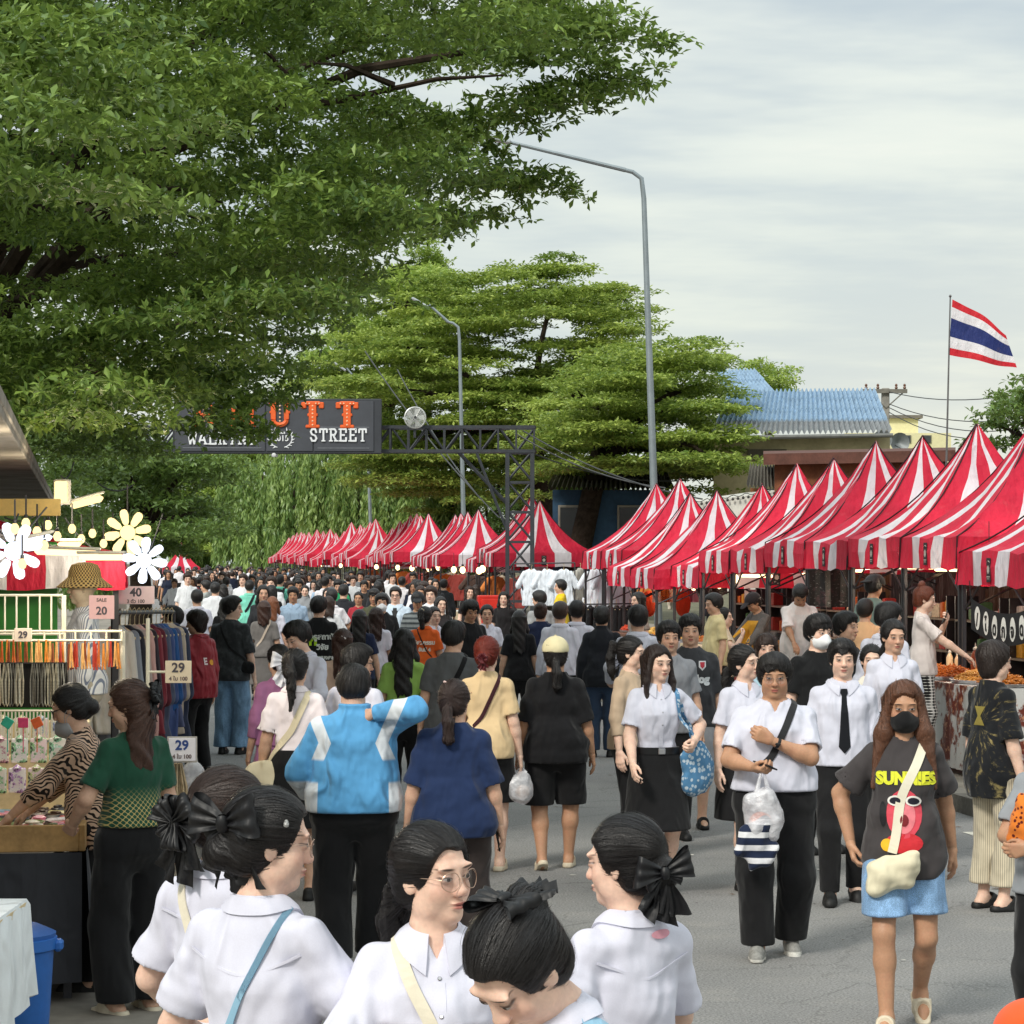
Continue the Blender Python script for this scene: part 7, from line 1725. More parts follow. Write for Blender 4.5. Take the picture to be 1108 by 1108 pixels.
# ---------------------------------------------------------------- things people wear and carry
def vx_of(f): return {'A': .0045, 'B': .0065, 'C': .009, 'D': .013}[f.q]
def ex_glasses(col='wire', r=.0215):
    def g(f):
        a, b = glasses(f.P, col, r); o = put_mb(f, 'glasses', a, plain('b89a86', .3, .8) if col == 'wire' else DARK)
        put_mb(f, 'lens', b, LENS, parent=o, smooth=False)
    return g
def ex_mask(col, dz=0.):
    def g(f):
        P = f.P; V, Q = sdf((-.085, .0, -.15), (.085, .15, .03), min(.006, vx_of(f)), [('a', ell((0, .020, -.058+dz), (.073, .090, .064)), 0), ('a', rc((0, .092, -.022+dz), (0, .098, -.060+dz), .018, .022), .03), ('c', ell((0, -.06, -.03), (.2, .085, .2)), .004)])
        V = V @ P.H.T+P.hc; o = put(f, 'face_mask', V, Q, cloth_mat(wr=.2), lin(col)); m = MB()
        for s in (1, -1):
            for z in (-.025, -.08): m.tube([Vector(P.hc+P.H @ V3(s*.066, .040, z+dz)), Vector(P.hc+P.H @ V3(s*.074, .02, (z-.02)/2)), Vector(P.hc+P.H @ V3(s*.080, -.010, -.008+(.012 if z > -.03 else -.02)))], .0016, 5)
        put_mb(f, 'ear_loop', m, cloth_mat(), lin(col), parent=o)
    return g
def ex_bow(p, col, size=1., style='bow', rot=(0, 0, 0), name='hair_bow', seed=1):
    def g(f):
        V, Q = bow_mesh({'A': .0042, 'B': .0062}.get(f.q, .009), size, style, seed); M = RZ(R(rot[2])) @ RX(R(rot[0])) @ RY(R(rot[1]))
        put(f, name, (V @ M.T+V3(*p)) @ f.P.H.T+f.P.hc, Q, SATIN, lin(col))
    return g
def ex_clip(p, col='d8c0c0', L=.05):
    def g(f):
        m = MB(); c = Vector(f.P.hc+f.P.H @ V3(*p)); m.box(c, (L, .012, .014), 0, .004, Matrix((f.P.H @ RY(.5)).tolist())); put_mb(f, 'hair_clip', m, plain(col, .3))
    return g
def ex_cap(col, brim=True, back=False):
    def g(f):
        P = f.P; ops = [('a', ell((0, -.016, .050), (.100, .118, .098)), 0), ('c', ell((0, 0, -.10), (.3, .3, .135)), .006)]
        if brim: ops += [('a', ell((0, .135, .050), (.068, .075, .012), RX(-.25)), .01)]
        V, Q = sdf((-.12, -.15, -.02), (.12, .23, .16), min(.007, vx_of(f)), ops); V = V*np.array([1, -1 if back else 1, 1]); put(f, 'cap', V @ P.H.T+P.hc, Q[:, ::-1] if back else Q, cloth_mat(wr=.2), lin(col))
        m = MB(); m.lathe((0, 0, 0), [(.008, -.002), (.009, .004), (.003, .007)], 8); m.v = [tuple(Vector(P.hc+P.H @ (np.array(v)+V3(0, -.016, .148)))) for v in m.v]; put_mb(f, 'cap_button', m, cloth_mat(), lin(col), parent=[k for k in COL.objects if k.parent == f.root and k.name.startswith('cap')][-1])
    return g
def shoulder(f, s, back=False): return f.P.t(s*.095, -.03 if back else .0, 1.43)
def ex_strap(s, col, width=.03, end=None, front=True, back=True, name='bag_strap', mat_=None, owner=None, short=None):
    """strap over shoulder s (+1 right) to the opposite hip"""
    def g(f):
        P = f.P; w = P.w; sh = P.t(s*.104, -.015, 1.45); hipf = P.t(-s*.17*w, .06, .95) if end is None else end; out = []
        if front: out.append(ribbon(f.bv, [sh, P.t(s*.07, .12, 1.34), P.t(-s*.02, .16*w, 1.16), hipf], width, .004, .004))
        if back: out.append(ribbon(f.bv, [sh, P.t(s*.07, -.12, 1.34), P.t(-s*.02, -.14*w, 1.16), P.t(-s*.17*w, -.05, .95) if end is None else end], width, .004, .004))
        for m in out: put_mb(f, name, m, mat_ or cloth_mat(wr=.2), lin(col), parent=owner(f) if owner else 'self', smooth=False)
    return g
def blob(f, name, c, r, col, label, mat_=None, cat='bag', fold=.0, tilt=0., seed=3, group=None, M=None, cutz=None):
    v = vx_of(f)*1.3; fo = folds(seed, fold, 16, 18); e = ell((0, 0, 0), r); r = np.array(r)
    g = Grid(*[np.arange(-r[i]*1.15-.03, r[i]*1.15+.03, v) for i in range(3)])
    def ff(X, Y, Z): q = (np.abs(X/r[0])**2.8+np.abs(Y/r[1])**2.4+np.abs(Z/r[2])**2.8)**(1/2.6); return (q-1)*r.min()*.9+(fo(X, Y, Z) if fold else 0)
    g.add((ff, -r, r)); V, Q = g.nets(); M = RY(R(tilt)) if M is None else M
    o = put(f, name, V @ M.T+np.asarray(c), Q, mat_ or cloth_mat(wr=.6), lin(col), top=True); tag(o, label, cat, group); return o
def ex_crossbag(s, col, label, r=(.11, .045, .08), strapcol=None, c=None, width=.022, fold=.004, mat_=None, front=True, back=True, tilt=8):
    def g(f):
        P = f.P; cc = P.t(-s*.16*P.w, .05, .93) if c is None else P.t(*c); o = blob(f, 'shoulder_bag', cc, r, col, label, mat_, fold=fold, tilt=tilt); up = cc+V3(0, 0, r[2]*.9)
        ex_strap(s, strapcol or col, width, up, front, back, 'strap', None, lambda f_: o)(f)
    return g
def ex_tote(s, col, label, pat='floral', c2=(.5, .55, .6)):
    def g(f):
        P = f.P; mt = cloth_mat(pat, c2); c = P.t(s*.26, .07, .86); o = blob(f, 'tote_bag', c, (.14, .055, .18), col, label, mt, fold=.006, seed=9, M=RZ(s*-.5)); sh = P.t(s*.115, -.01, 1.44)
        for dy in (.09, -.05): put_mb(f, 'handle', ribbon(f.bv, [sh, P.t(s*.16, dy+.05, 1.28), c+V3(0, dy*.4, .14)], .034, .004, .005), mt, lin(col), parent=o, smooth=False)
    return g
def ex_phone(s, label, col='1a1a1e'):
    def g(f):
        sh, el, wr, pn, cu = f.P.arm[0 if s > 0 else 1]; d = unit(wr-el); n = unit(pn-d*(pn @ d)); c = wr+d*.085+n*.03; x = np.cross(d, n); m = MB(); M = Matrix(np.array([x, n, d]).T.tolist()); m.box(Vector(c), (.072, .009, .15), 0, .004, M)
        o = put_mb(f, 'phone', m, DARK, top=True); tag(o, label, 'phone', 'phones in hands')
    return g
def ex_watch(s):
    def g(f):
        sh, el, wr, pn, cu = f.P.arm[0 if s > 0 else 1]; d = Vector(unit(wr-el)); p = Vector(wr)-d*.03; m = MB(); m.lathe(p-d*.009, [(.030, 0), (.0315, .004), (.0315, .014), (.030, .018)], 16, d.to_track_quat('Z', 'Y').to_matrix()); m.box(p-Vector(pn)*.032, (.030, .030, .016), 0, .005); put_mb(f, 'watch', m, DARK)
    return g
def ex_belt(col='141416', buckle=True):
    def g(f):
        P = f.P; m = MB(); n = 40; vs = []; fs = []
        for i in range(n):
            a = 2*math.pi*i/n; d = Vector((math.sin(a), math.cos(a), 0)); o = Vector((0, 0, 1.025+P.dz)); q, nn, _, _ = f.bb.ray_cast(o+d*.5+Vector((0, 0, -.035)), -d)
            r = q if q is not None else o+d*.15
            for z in (-.045, .0): vs.append(Vector((r.x, r.y, 1.018+P.dz+z))+d*.006)
        for i in range(n): j = (i+1) % n; fs.append((2*i, 2*j, 2*j+1, 2*i+1))
        m.add(vs, fs); b = put_mb(f, 'belt', m, plain(col, .4), smooth=True)
        if buckle: m = MB(); m.box(vs[0]+Vector((0, .004, .022)), (.05, .010, .042), 0, .004); put_mb(f, 'buckle', m, METAL, parent=b)
    return g
def ex_tie(f):
    P = f.P; out = [(-.018, 1.385), (.018, 1.385), (.022, 1.365), (.016, 1.35), (.036, 1.02), (.0, .985), (-.036, 1.02), (-.016, 1.35), (-.022, 1.365)]
    m = MB(); vs = []; rows = [(1.40, .020), (1.372, .024), (1.352, .015), (1.25, .023), (1.12, .031), (1.03, .037), (.99, .003)]
    for z, hw in rows:
        for s in (-1, -.4, .4, 1): q, n = on_cloth(P, f.tb, s*hw, z); vs.append(q+n*(.012 if abs(s) < 1 else .007))
    m.add(vs, [(i*4+k, i*4+k+1, i*4+5+k, i*4+4+k) for i in range(len(rows)-1) for k in range(3)]); put_mb(f, 'necktie', m, cloth_mat(wr=.15), lin('14161c'), smooth=False)
def ex_text(body, x, z, size, col, front=True, off=.004, rot=0, sx=1.):
    def g(f): put_mb(f, 'printed_text', text_on(f.P, f.tb, body, x, z, size, front, off, .004, rot, sx), plain(col, .7), parent=f.top_ob, smooth=False)
    return g
def ex_patch(pts, col, front=True, lift=.003, x0=0, z0=0, name='print'):
    def g(f): put_mb(f, name, patch_on(f.P, f.tb, pts, front, lift, z0, x0), plain(col, .7), parent=f.top_ob, smooth=False)
    return g
def ex_plastic(s, label, drop=.20, r=(.085, .06, .11), inside='c8a890'):
    def g(f):
        sh, el, wr, pn, cu = f.P.arm[0 if s > 0 else 1]; h = wr+unit(wr-el)*.08; c = h+V3(0, 0, -drop-.04); o = blob(f, 'plastic_bag', c, r, 'ffffff', label, CLEAR, 'plastic bag', .010, seed=int(abs(h[0])*999))
        m = MB(); m.tube([Vector(c+V3(-.035, 0, r[2]*.85)), Vector(h+V3(-.012, 0, -.03)), Vector(h), Vector(h+V3(.012, 0, -.03)), Vector(c+V3(.035, 0, r[2]*.85))], [.016, .009, .007, .009, .016], 7); put_mb(f, 'handle', m, CLEAR, parent=o)
        V, Q = sdf((-.08, -.06, -.1), (.08, .06, .06), .014, [('a', ell((.01, 0, -.035), (r[0]*.62, r[1]*.6, r[2]*.45)), 0)]); put(f, 'food', V+c, Q, ocolor(.5, .5, 30.), lin(inside), parent=o)
    return g
def ex_backpack(col, label):
    def g(f):
        P = f.P; c = P.t(0, -.19, 1.20); o = blob(f, 'backpack', c, (.14, .08, .21), col, label, None, 'backpack', .006)
        for s in (1, -1): put_mb(f, 'strap', ribbon(f.bv, [P.t(s*.10, -.14, 1.36), P.t(s*.10, -.03, 1.45), P.t(s*.11, .10, 1.36), P.t(s*.15, .06, 1.12), P.t(s*.12, -.13, 1.02)], .05, .008, .004), cloth_mat(), lin(col), parent=o, smooth=False)
    return g
def ex_apron(col, pat='plain', c2=(0, 0, 0)):
    def g(f):
        P = f.P; pts = [(-.20, .52), (.20, .52), (.19, 1.05), (.11, 1.32), (-.11, 1.32), (-.19, 1.05)]; o = [(x, z) for x, z in pts]; m = MB(); vs = []; n = 14
        for j in range(n+1):
            z = .52+.80*j/n; hw = np.interp(z, [.52, 1.05, 1.32], [.21, .19, .10])
            for i in range(9):
                x = hw*(i/4-1); q, nn, _, d = f.tb.ray_cast(Vector((x, .7, z)), Vector((0, -1, 0))); q2 = f.bb.ray_cast(Vector((x, .7, z)), Vector((0, -1, 0)))[0]; y = max([p.y for p in (q, q2) if p is not None] or [.1]); vs.append((x, y+.012, z))
        m.add(vs, [(j*9+i, j*9+i+1, j*9+10+i, j*9+9+i) for j in range(n) for i in range(8)]); put_mb(f, 'apron', m, cloth_mat(pat, c2), lin(col))
    return g
# ---------------------------------------------------------------- wardrobe
UNI = dict(e=.015, hem=.99, sleeve='short', tuck=True, collar=True, vneck=.055, sl_e=.027, loose=.12, amp=.007)
UNIB = dict(UNI, buttons='metal')
TEE = dict(e=.015, hem=.84, loose=.4, sl_e=.022, amp=.006)
BIG = dict(e=.021, hem=.80, loose=.7, sl_e=.030, sleeve='half', amp=.008)
LONG = dict(e=.015, hem=.86, loose=.4, sleeve='long', collar=True, amp=.007, sl_e=.02)
POLO = dict(TEE, collar=True, vneck=.05, hem=.88)
PANT = dict(kind='pants'); WIDE = dict(kind='pants', wide=.035); JEAN = dict(kind='pants', wide=.02, name='jeans'); SHORT = dict(kind='pants', length=.50, wide=.05, name='shorts')
SKIRT = dict(kind='skirt', length=.50, flare=.035); LSKIRT = dict(kind='skirt', length=.20, flare=.10)
CH_ = lin('3a3a3e'); NAVY = lin('1c2540'); BLK_ = lin('17171a')
S_BLK = ('shoe', lin('161616')); S_SNK = ('sneaker', lin('8b8a86')); S_WHT = ('sneaker', lin('d8d8d6')); S_SLD = ('slide', lin('1a1a1a')); S_CRM = ('slide', lin('cfc3ac'))
GP = 'students chatting in front'
# ---- five students close to the camera
person(250, 830, 1.635, 150, (-30, 6, 0), q='A', label='student facing away in white shirt with dark brown hair tied by a black ruffled scrunchie', skin='fair', hair=('lowbun', {}), haircol=DKB, top_=UNI, bot=SKIRT, arms=('phone', 'hold'), group=GP,
       extras=[ex_bow((.01, -.150, -.020), '141416', 1.15, 'scrunchie', (0, 0, 30), 'scrunchie'), ex_strap(-1, 'd8d0bc', .03, front=False, end=None)])
person(292, 852, 1.65, 152, (-48, 6, 0), q='A', label='student in profile with thin glasses, white shirt and a big black satin bow', skin='fair', hair=('lowbun', {}), top_=UNI, bot=SKIRT, arms=('phone', 'hold'), group=GP,
       extras=[ex_glasses(), ex_bow((.035, -.112, .045), '141417', 1.02, 'bow', (10, 0, 42)), ex_strap(1, '8fb8d0', .016, front=False), ex_strap(1, '8fb8d0', .016, front=False, end=V3(-.10, -.10, .95)), ex_clip((.078, .02, .062), '9a9a98', .04)])
person(470, 889, 1.58, 8, (36, 0, 4), q='A', label='student facing us with round glasses and a low ponytail in white shirt', skin='fair', hair=('lowpony', dict(L=.13, vol=.001)), top_=UNIB, bot=SKIRT, arms=('phone', 'hold'), group=GP,
       extras=[ex_glasses(r=.0235), ex_bow((-.02, -.135, -.05), '121214', .8, 'scrunchie', (0, 0, 40), 'scrunchie'), ex_strap(1, 'd8d0bc', .032, back=False, end=V3(.12, .12, .95))])
person(560, 976, 1.64, -62, (12, 48, -4), q='A', Y=4.45, fit=True, label='student bending her head down over her hands, hair pinned up with a black bow', skin='fair', hair=('bun', {}), lean=16, top_=UNI, bot=SKIRT, arms=('phone', 'phone'), group=GP,
       extras=[ex_bow((.0, -.075, .118), '151517', .72, 'bow', (-62, 0, 0)), ex_strap(-1, '8fb8d0', .026, back=True, front=False)])
person(674, 881, 1.55, -146, (30, 4, 0), q='A', label='student seen from behind with a black satin bow at her nape', skin='fair', hair=('lowbun', {}), top_=UNI, bot=SKIRT, arms=('phone', 'hold'), group=GP,
       extras=[ex_bow((-.045, -.135, -.020), '141417', .84, 'bow', (5, 0, -44)), ex_patch(oval(0, 0, .035, .012), 'd99aa8', False, .006, .04, 1.40, 'name_tag')])
# ---- shoppers at the accessory table
person(138, 735, feet=1098, face=-140, head=(42, 10, 0), q='B', label='woman in dark green shirt with gilt lattice hem and long brown hair', skin='mid', hair=('half', dict(L=.33)), haircol=lin('4a3228'), w=1.08, top_=dict(UNI, collar=False, tuck=False, hem=.97, loose=.2, e=.014, sl_e=.020), topcol=lin('1f4a38'), topmat=cloth_mat('batik', lin('c8b070')), bot=dict(WIDE), shoe=S_CRM, arms=('down', 'hold'), extras=[ex_bow((0, -.135, .04), '141416', .95, 'scrunchie', (0, 0, 0), 'scrunchie')])
person(76, 740, 1.56, -97, (4, 18, 0), q='B', lean=10, label='woman in a brown zebra striped blouse with glasses leaning over the accessory table', skin='mid', hair=('lowbun', {}), top_=dict(TEE, sleeve='three', hem=.80), topcol=lin('c8a890'), topmat=cloth_mat('zebra', lin('1e1614')), bot=PANT, arms=('reach', 'reach'), extras=[ex_glasses('dark'), ex_mask('9a9a9c', -.045), ex_clip((.06, .03, .10), 'e0c8cc')])
person(116, 690, 1.60, -85, (0, 25, 0), q='B', lean=5, label='woman with a ponytail and pink scrunchie looking down by the necklaces', skin='fair', hair=('pony', dict(L=.24)), haircol=DKB, top_=TEE, topcol=lin('8a8e90'), bot=PANT, arms=('reach', 'phone'), extras=[ex_bow((0, -.130, .055), 'e8b8bc', .42, 'scrunchie', (0, 0, 0), 'scrunchie')])
person(212, 660, feet=838, face=-128, head=(30, 6, 0), sex='m', q='B', label='man in a dark red coach jacket and black trousers facing the clothes rail', skin='mid', hair=('mid', dict(fringe=2)), haircol=lin('241a17'), top_=dict(LONG, hem=.80, e=.03, loose=.9), topcol=lin('8e2530'), bot=PANT, extras=[ex_text('E', -.02, 1.18, .10, 'e8d8d8', False), ex_patch(oval(0, 0, .035, .03), 'e0a030', False, .005, .07, 1.17)], topmat=cloth_mat(rough=.5, wr=.7))
person(186, 656, 1.68, -80, (0, 8, 0), sex='m', q='B', label='man in a black tee with a pale face mask behind the red jacket', hair=('short', dict(fringe=1)), top_=TEE, topcol=BLK_, bot=PANT, arms=('down', 'phone'), extras=[ex_mask('d8a07c')])
person(252, 645, feet=816, face=168, head=(-72, 4, 0), sex='m', q='B', label='man in a washed charcoal tee and loose pale jeans with a black sling bag', skin='fair', hair=('short', {}), top_=BIG, topcol=lin('2c2f32'), topmat=cloth_mat('wash', lin('585c60')), bot=dict(WIDE, name='jeans'), botcol=lin('6f8fae'), botmat=cloth_mat('denim'), shoe=S_BLK, extras=[ex_crossbag(-1, '121316', 'small black sling bag at the hip of the man in pale jeans', (.09, .04, .07), c=(.20, -.08, .95))])
person(301, 697, 1.55, -160, (10, 5, 0), q='B', label='woman in a mauve dress with a white ribbon bow in her hair', hair=('lowbun', {}), top_=dict(TEE, sleeve='three', hem=.9), topcol=lin('a06a92'), bot=LSKIRT, botcol=lin('a8709a'), extras=[ex_bow((0, -.135, -.01), 'eceaf0', 1.3, 'bow')])
person(320, 702, 1.60, 180, (-8, 4, 0), q='B', label='student with a long black ponytail, white shirt and black skirt carrying a cream bag', skin='mid', hair=('pony', dict(L=.34)), top_=dict(UNI, sl_e=.036), topcol=lin('eadfe2'), bot=SKIRT, extras=[ex_crossbag(1, 'd9ccae', 'soft cream canvas bag with buckled strap hanging at the ponytailed student', (.13, .06, .16), c=(-.22, -.06, .80), width=.045, front=False)])
person(322, 672, 1.70, -35, (-12, 24, 0), sex='m', q='B', label='young man in white shirt looking down beside the ponytailed student', skin='fair', hair=('short', dict(fringe=1)), top_=dict(LONG), bot=PANT, arms=('phone', 'phone'))
person(382, 720, feet=1048, face=182, head=(8, 16, 0), sex='m', w=1.32, q='B', label='heavy man in a sky blue track jacket with white panels scratching his neck', skin='mid', hair=('short', {}), top_=dict(LONG, e=.026, hem=.90, loose=.95, collar=False, high=.03, sl_e=.028), topcol=lin('5a9ed0'), topmat=cloth_mat('panel', lin('d4dae0'), wr=.8), bot=dict(WIDE), shoe=S_BLK, legs='step', arms=('neck', 'hold'))
person(492, 735, 1.54, 180, (-14, 6, 0), w=1.28, q='B', label='woman in a plain navy tee with clipped up brown hair', skin='mid', hair=('lowpony', dict(L=.14)), haircol=lin('2e1f1b'), top_=BIG, topcol=lin('1f2f52'), bot=PANT, botcol=lin('3a3230'), shoe=S_BLK, extras=[ex_clip((-.03, -.07, .105), 'e8c8c0'), ex_phone(1, 'phone in the hand of the woman in the navy tee')])
person(527, 688, feet=944, face=178, head=(-10, 3, 0), q='B', label='woman with dyed red hair in a beige tee and black shorts', skin='fair', hair=('lowbun', {}), haircol=lin('6e2417'), top_=TEE, topcol=lin('d8bd93'), bot=SHORT, shoe=S_CRM, arms=('down', 'down'), legs='step', extras=[ex_strap(1, '3a1c22', .028, front=False), ex_plastic(1, 'clear plastic bag of takeaway food held low by the woman in beige', .12, (.09, .07, .12)), ex_bow((0, -.15, -.03), '5a1c22', .6, 'scrunchie', (0, 0, 0), 'scrunchie')])
person(601, 690, feet=940, face=180, head=(0, 2, 0), w=1.26, q='B', label='woman all in black with a cream baseball cap and black shorts', skin='tan', hair=('lowpony', dict(L=.22)), top_=BIG, topcol=lin('131316'), bot=dict(SHORT, length=.47), shoe=S_CRM, legs='step', extras=[ex_cap('d9cfa8'), ex_plastic(-1, 'second plastic bag with white wrappers between the woman in beige and the one in black', .16, (.08, .06, .10), 'e8e4e0')])
# ---- the mid crowd, backs
person(437, 680, 1.60, 180, (0, 2, 0), q='B', label='woman in a lime green polo with very long straight black hair', hair=('long', dict(L=.46)), top_=POLO, topcol=lin('8fb45a'), bot=PANT, extras=[ex_strap(-1, '4a5a3a', .02, front=False)])
person(388, 697, 1.62, 150, (-40, 5, 0), sex='m', q='B', label='man with glasses and cropped hair in white shirt behind the blue track jacket', hair=('short', {}), top_=POLO, bot=PANT, extras=[ex_glasses('dark')])
person(371, 680, 1.58, 178, (0, 2, 0), q='B', label='woman with wavy brown half up hair and a pearl clip', hair=('half', dict(L=.36)), haircol=lin('3d2720'), top_=TEE, topcol=lin('b8a090'), bot=PANT, extras=[ex_clip((.02, -.13, .05), 'e8e0e0')])
person(345, 645, 1.73, 180, (-15, 4, 0), sex='m', q='B', label='man in a black tee with bright yellow green and white writing on its back', hair=('short', {}), top_=BIG, topcol=lin('17181a'), bot=PANT, extras=[ex_text('ครูสถาบัน', .07, 1.24, .085, 'd8dcd8', False), ex_text('วิจัย', .06, 1.12, .085, 'd8dcd8', False), ex_text('ลูก', -.10, 1.20, .17, 'a8d020', False, .008), ex_text('ราชมงคล', .08, 1.0, .06, 'd8dcd8', False)])
person(407, 657, 1.58, 180, q='B', label='woman with chestnut shoulder length hair in a white blouse', hair=('long', dict(L=.30)), haircol=lin('33211c'), top_=TEE, topcol=WHITE, bot=PANT)
person(389, 659, 1.59, 182, q='C', label='woman with straight black hair over a navy top', hair=('long', dict(L=.36)), top_=TEE, topcol=NAVY, bot=PANT)
person(460, 656, 1.60, 180, (-15, 2, 0), q='B', label='woman in a bright orange polo with white print and a thin sling strap', hair=('pony', dict(L=.18)), top_=POLO, topcol=lin('e0642a'), bot=PANT, extras=[ex_strap(-1, '3a2a24', .016, front=False), ex_clip((0, -.11, .09), 'e8d8b0'), ex_text('วิศวกรรม', 0, 1.25, .07, 'f0e4d8', False), ex_text('ชั้นปี 4', 0, 1.16, .06, 'f0e4d8', False)])
person(491, 672, 1.68, 180, (-20, 4, 0), sex='m', w=1.12, q='B', label='man in a plain grey tee with a black strap on his shoulder', hair=('short', {}), top_=TEE, topcol=lin('56585a'), bot=PANT, extras=[ex_strap(1, '141416', .04, front=False)])
person(562, 660, 1.58, 178, q='C', label='woman with long loose black hair in a black top beside the navy sweatshirt', hair=('long', dict(L=.40)), top_=TEE, topcol=BLK_, bot=PANT)
person(585, 652, 1.62, 180, (-8, 4, 0), w=1.18, q='B', label='person in an oversized navy sweatshirt with hair gathered in a bun', hair=('bun', {}), haircol=DKB, top_=dict(BIG, sleeve='long', e=.034), topcol=NAVY, bot=PANT)
person(624, 650, feet=803, face=182, sex='m', q='B', label='man in white shirt and jeans with a large black messenger bag', hair=('short', {}), top_=dict(LONG, loose=.8), topcol=lin('cbccda'), bot=JEAN, botcol=lin('33465e'), botmat=cloth_mat('denim'), legs='step', extras=[ex_crossbag(-1, '17181b', 'large black messenger bag at the hip of the man in white shirt', (.17, .06, .12), c=(.22, -.06, .86), width=.045, front=False)])
person(606, 651, 1.68, 178, sex='m', q='C', label='man with brownish hair in white shirt walking beside the messenger bag man', hair=('short', {}), haircol=DKB, top_=dict(LONG), topcol=lin('cbccda'), bot=PANT)
person(651, 656, 1.65, 175, sex='m', q='B', label='person in a black hoodie walking between two white shirts', hair=('short', {}), top_=dict(BIG, sleeve='long', high=.03), topcol=lin('181b22'), bot=JEAN, botcol=lin('2c3c52'))
person(690, 655, 1.72, -170, sex='m', q='B', label='man in white shirt walking away in front of the low tents', hair=('short', {}), top_=dict(LONG), topcol=lin('cbccda'), bot=PANT, arms=('phone', 'hold'))
person(606, 627, 1.78, -92, (0, 2, 0), sex='m', q='C', label='young man in a yellow tee in profile before the white shirts', skin='mid', hair=('short', {}), top_=TEE, topcol=lin('e0c022'), bot=PANT)
person(583, 639, 1.71, -150, (30, 10, 0), sex='m', q='C', label='man in grey and white tee turning his head beside the yellow tee', hair=('short', {}), top_=TEE, topcol=lin('9a9c9e'), bot=PANT)
# ---- the mid crowd, faces
person(527, 654, 1.60, 2, q='B', label='young woman in a white polo facing us beside the red haired woman', skin='mid', hair=('lowpony', {}), top_=UNI, bot=PANT)
person(509, 650, 1.68, 25, (0, 12, 0), sex='m', q='B', label='young man in a black vest with swept up hair looking down', skin='tan', hair=('short', dict(fringe=1, vol=.016)), top_=dict(TEE, sleeve='cap'), topcol=BLK_, bot=PANT)
person(545, 640, 1.61, -4, q='B', label='woman with long black hair in black top facing us by the red box', skin='fair', hair=('long', dict(L=.32)), top_=TEE, topcol=lin('1c1a1c'), bot=PANT)
person(508, 634, 1.64, 18, q='B', label='woman with long dark hair and chin raised in a black blouse', skin='fair', hair=('long', dict(L=.34)), haircol=DKB, top_=TEE, topcol=lin('201c1e'), bot=PANT)
person(477, 645, 1.62, 22, q='C', label='woman with glossy black hair glancing aside behind the orange polo', skin='fair', hair=('long', dict(L=.30)), top_=TEE, topcol=lin('2a2628'), bot=PANT)
person(470, 656, 1.58, 30, q='C', label='woman in white half hidden behind the orange polo', skin='fair', hair=('lowbun', {}), top_=UNI, bot=PANT)
person(452, 641, 1.70, 0, (0, 12, 0), sex='m', q='C', label='man in a dark cap and grey striped shirt', skin='tan', hair=('short', {}), top_=TEE, topcol=lin('7e8486'), topmat=cloth_mat('stripe', lin('3c4246')), bot=PANT, extras=[ex_cap('26282c')])
person(428, 635, 1.74, -3, sex='m', w=1.2, q='C', label='stout man in glasses with an open pale blue shirt over black', skin='fair', hair=('short', {}), top_=LONG, topcol=lin('c2d2e2'), bot=PANT, extras=[ex_glasses('dark'), ex_patch([(-.05, 1.40), (.05, 1.40), (.07, .95), (-.07, .95)], '1b1d20', True, .006, 0, 0, 'inner_tee')])
person(413, 642, 1.70, 6, sex='m', q='C', label='man in black with a white face mask in the mid crowd', skin='mid', hair=('short', dict(fringe=1)), top_=TEE, topcol=BLK_, bot=PANT, extras=[ex_mask('e4e6ea')])
person(405, 637, 1.70, -10, (0, 8, 0), sex='m', q='C', label='man with a dark fringe in an olive shirt behind the white mask', skin='tan', hair=('short', dict(fringe=2)), top_=TEE, topcol=lin('4a4c38'), bot=PANT)
person(366, 627, 1.75, 0, (0, 14, 0), sex='m', q='C', label='young man in a green track jacket looking at his phone', skin='mid', hair=('short', dict(fringe=1)), top_=dict(LONG, high=.03), topcol=lin('1f8a5a'), bot=PANT, arms=('book', 'book'), extras=[ex_phone(1, 'phone held up by the young man in green')])
person(330, 633, 1.63, 3, q='C', label='girl in a light grey hoodie walking towards us', skin='fair', hair=('lowpony', {}), top_=dict(BIG, sleeve='long', high=.04), topcol=lin('8a8c90'), bot=PANT)
person(388, 640, 1.60, -5, q='C', label='small woman in a red top in the mid crowd', skin='tan', hair=('lowpony', {}), top_=TEE, topcol=lin('a02c38'), bot=PANT)
person(354, 636, 1.60, 5, q='C', label='woman with loose hair in a white tee beside the green jacket', skin='fair', hair=('long', dict(L=.28)), top_=TEE, bot=PANT)
person(394, 628, 1.70, 0, sex='m', q='C', label='man in a faded black tee far behind the red top', skin='tan', hair=('short', dict(fringe=1)), top_=TEE, topcol=lin('2c2c2e'), bot=PANT)
# ---- the mid crowd, further backs
person(303, 622, 1.80, 176, (-20, 0, 0), sex='m', q='C', label='man in a mint green shirt with a black backpack', hair=('short', {}), top_=LONG, topcol=lin('6fc4ae'), bot=PANT, extras=[ex_backpack('1c1e22', 'slim black backpack on the mint green shirt')])
person(270, 628, 1.73, 180, sex='m', q='C', label='man in a mint shirt with a single dark strap', hair=('short', {}), top_=LONG, topcol=lin('7accb6'), bot=PANT, extras=[ex_strap(1, '1c1e22', .05, front=False)])
person(286, 650, 1.60, 178, q='C', label='woman in a grey dress with shoulder length brown hair', hair=('bob', dict(L=.22)), haircol=lin('3c241c'), top_=dict(TEE, hem=.9), topcol=lin('75716f'), bot=SKIRT, botcol=lin('716d6b'), extras=[ex_strap(1, 'c8b8a8', .03, front=False)])
person(295, 645, 1.61, 178, q='C', label='woman with copper hair in a white blouse beside the grey dress', hair=('long', dict(L=.26)), haircol=lin('7a4a30'), top_=TEE, bot=PANT)
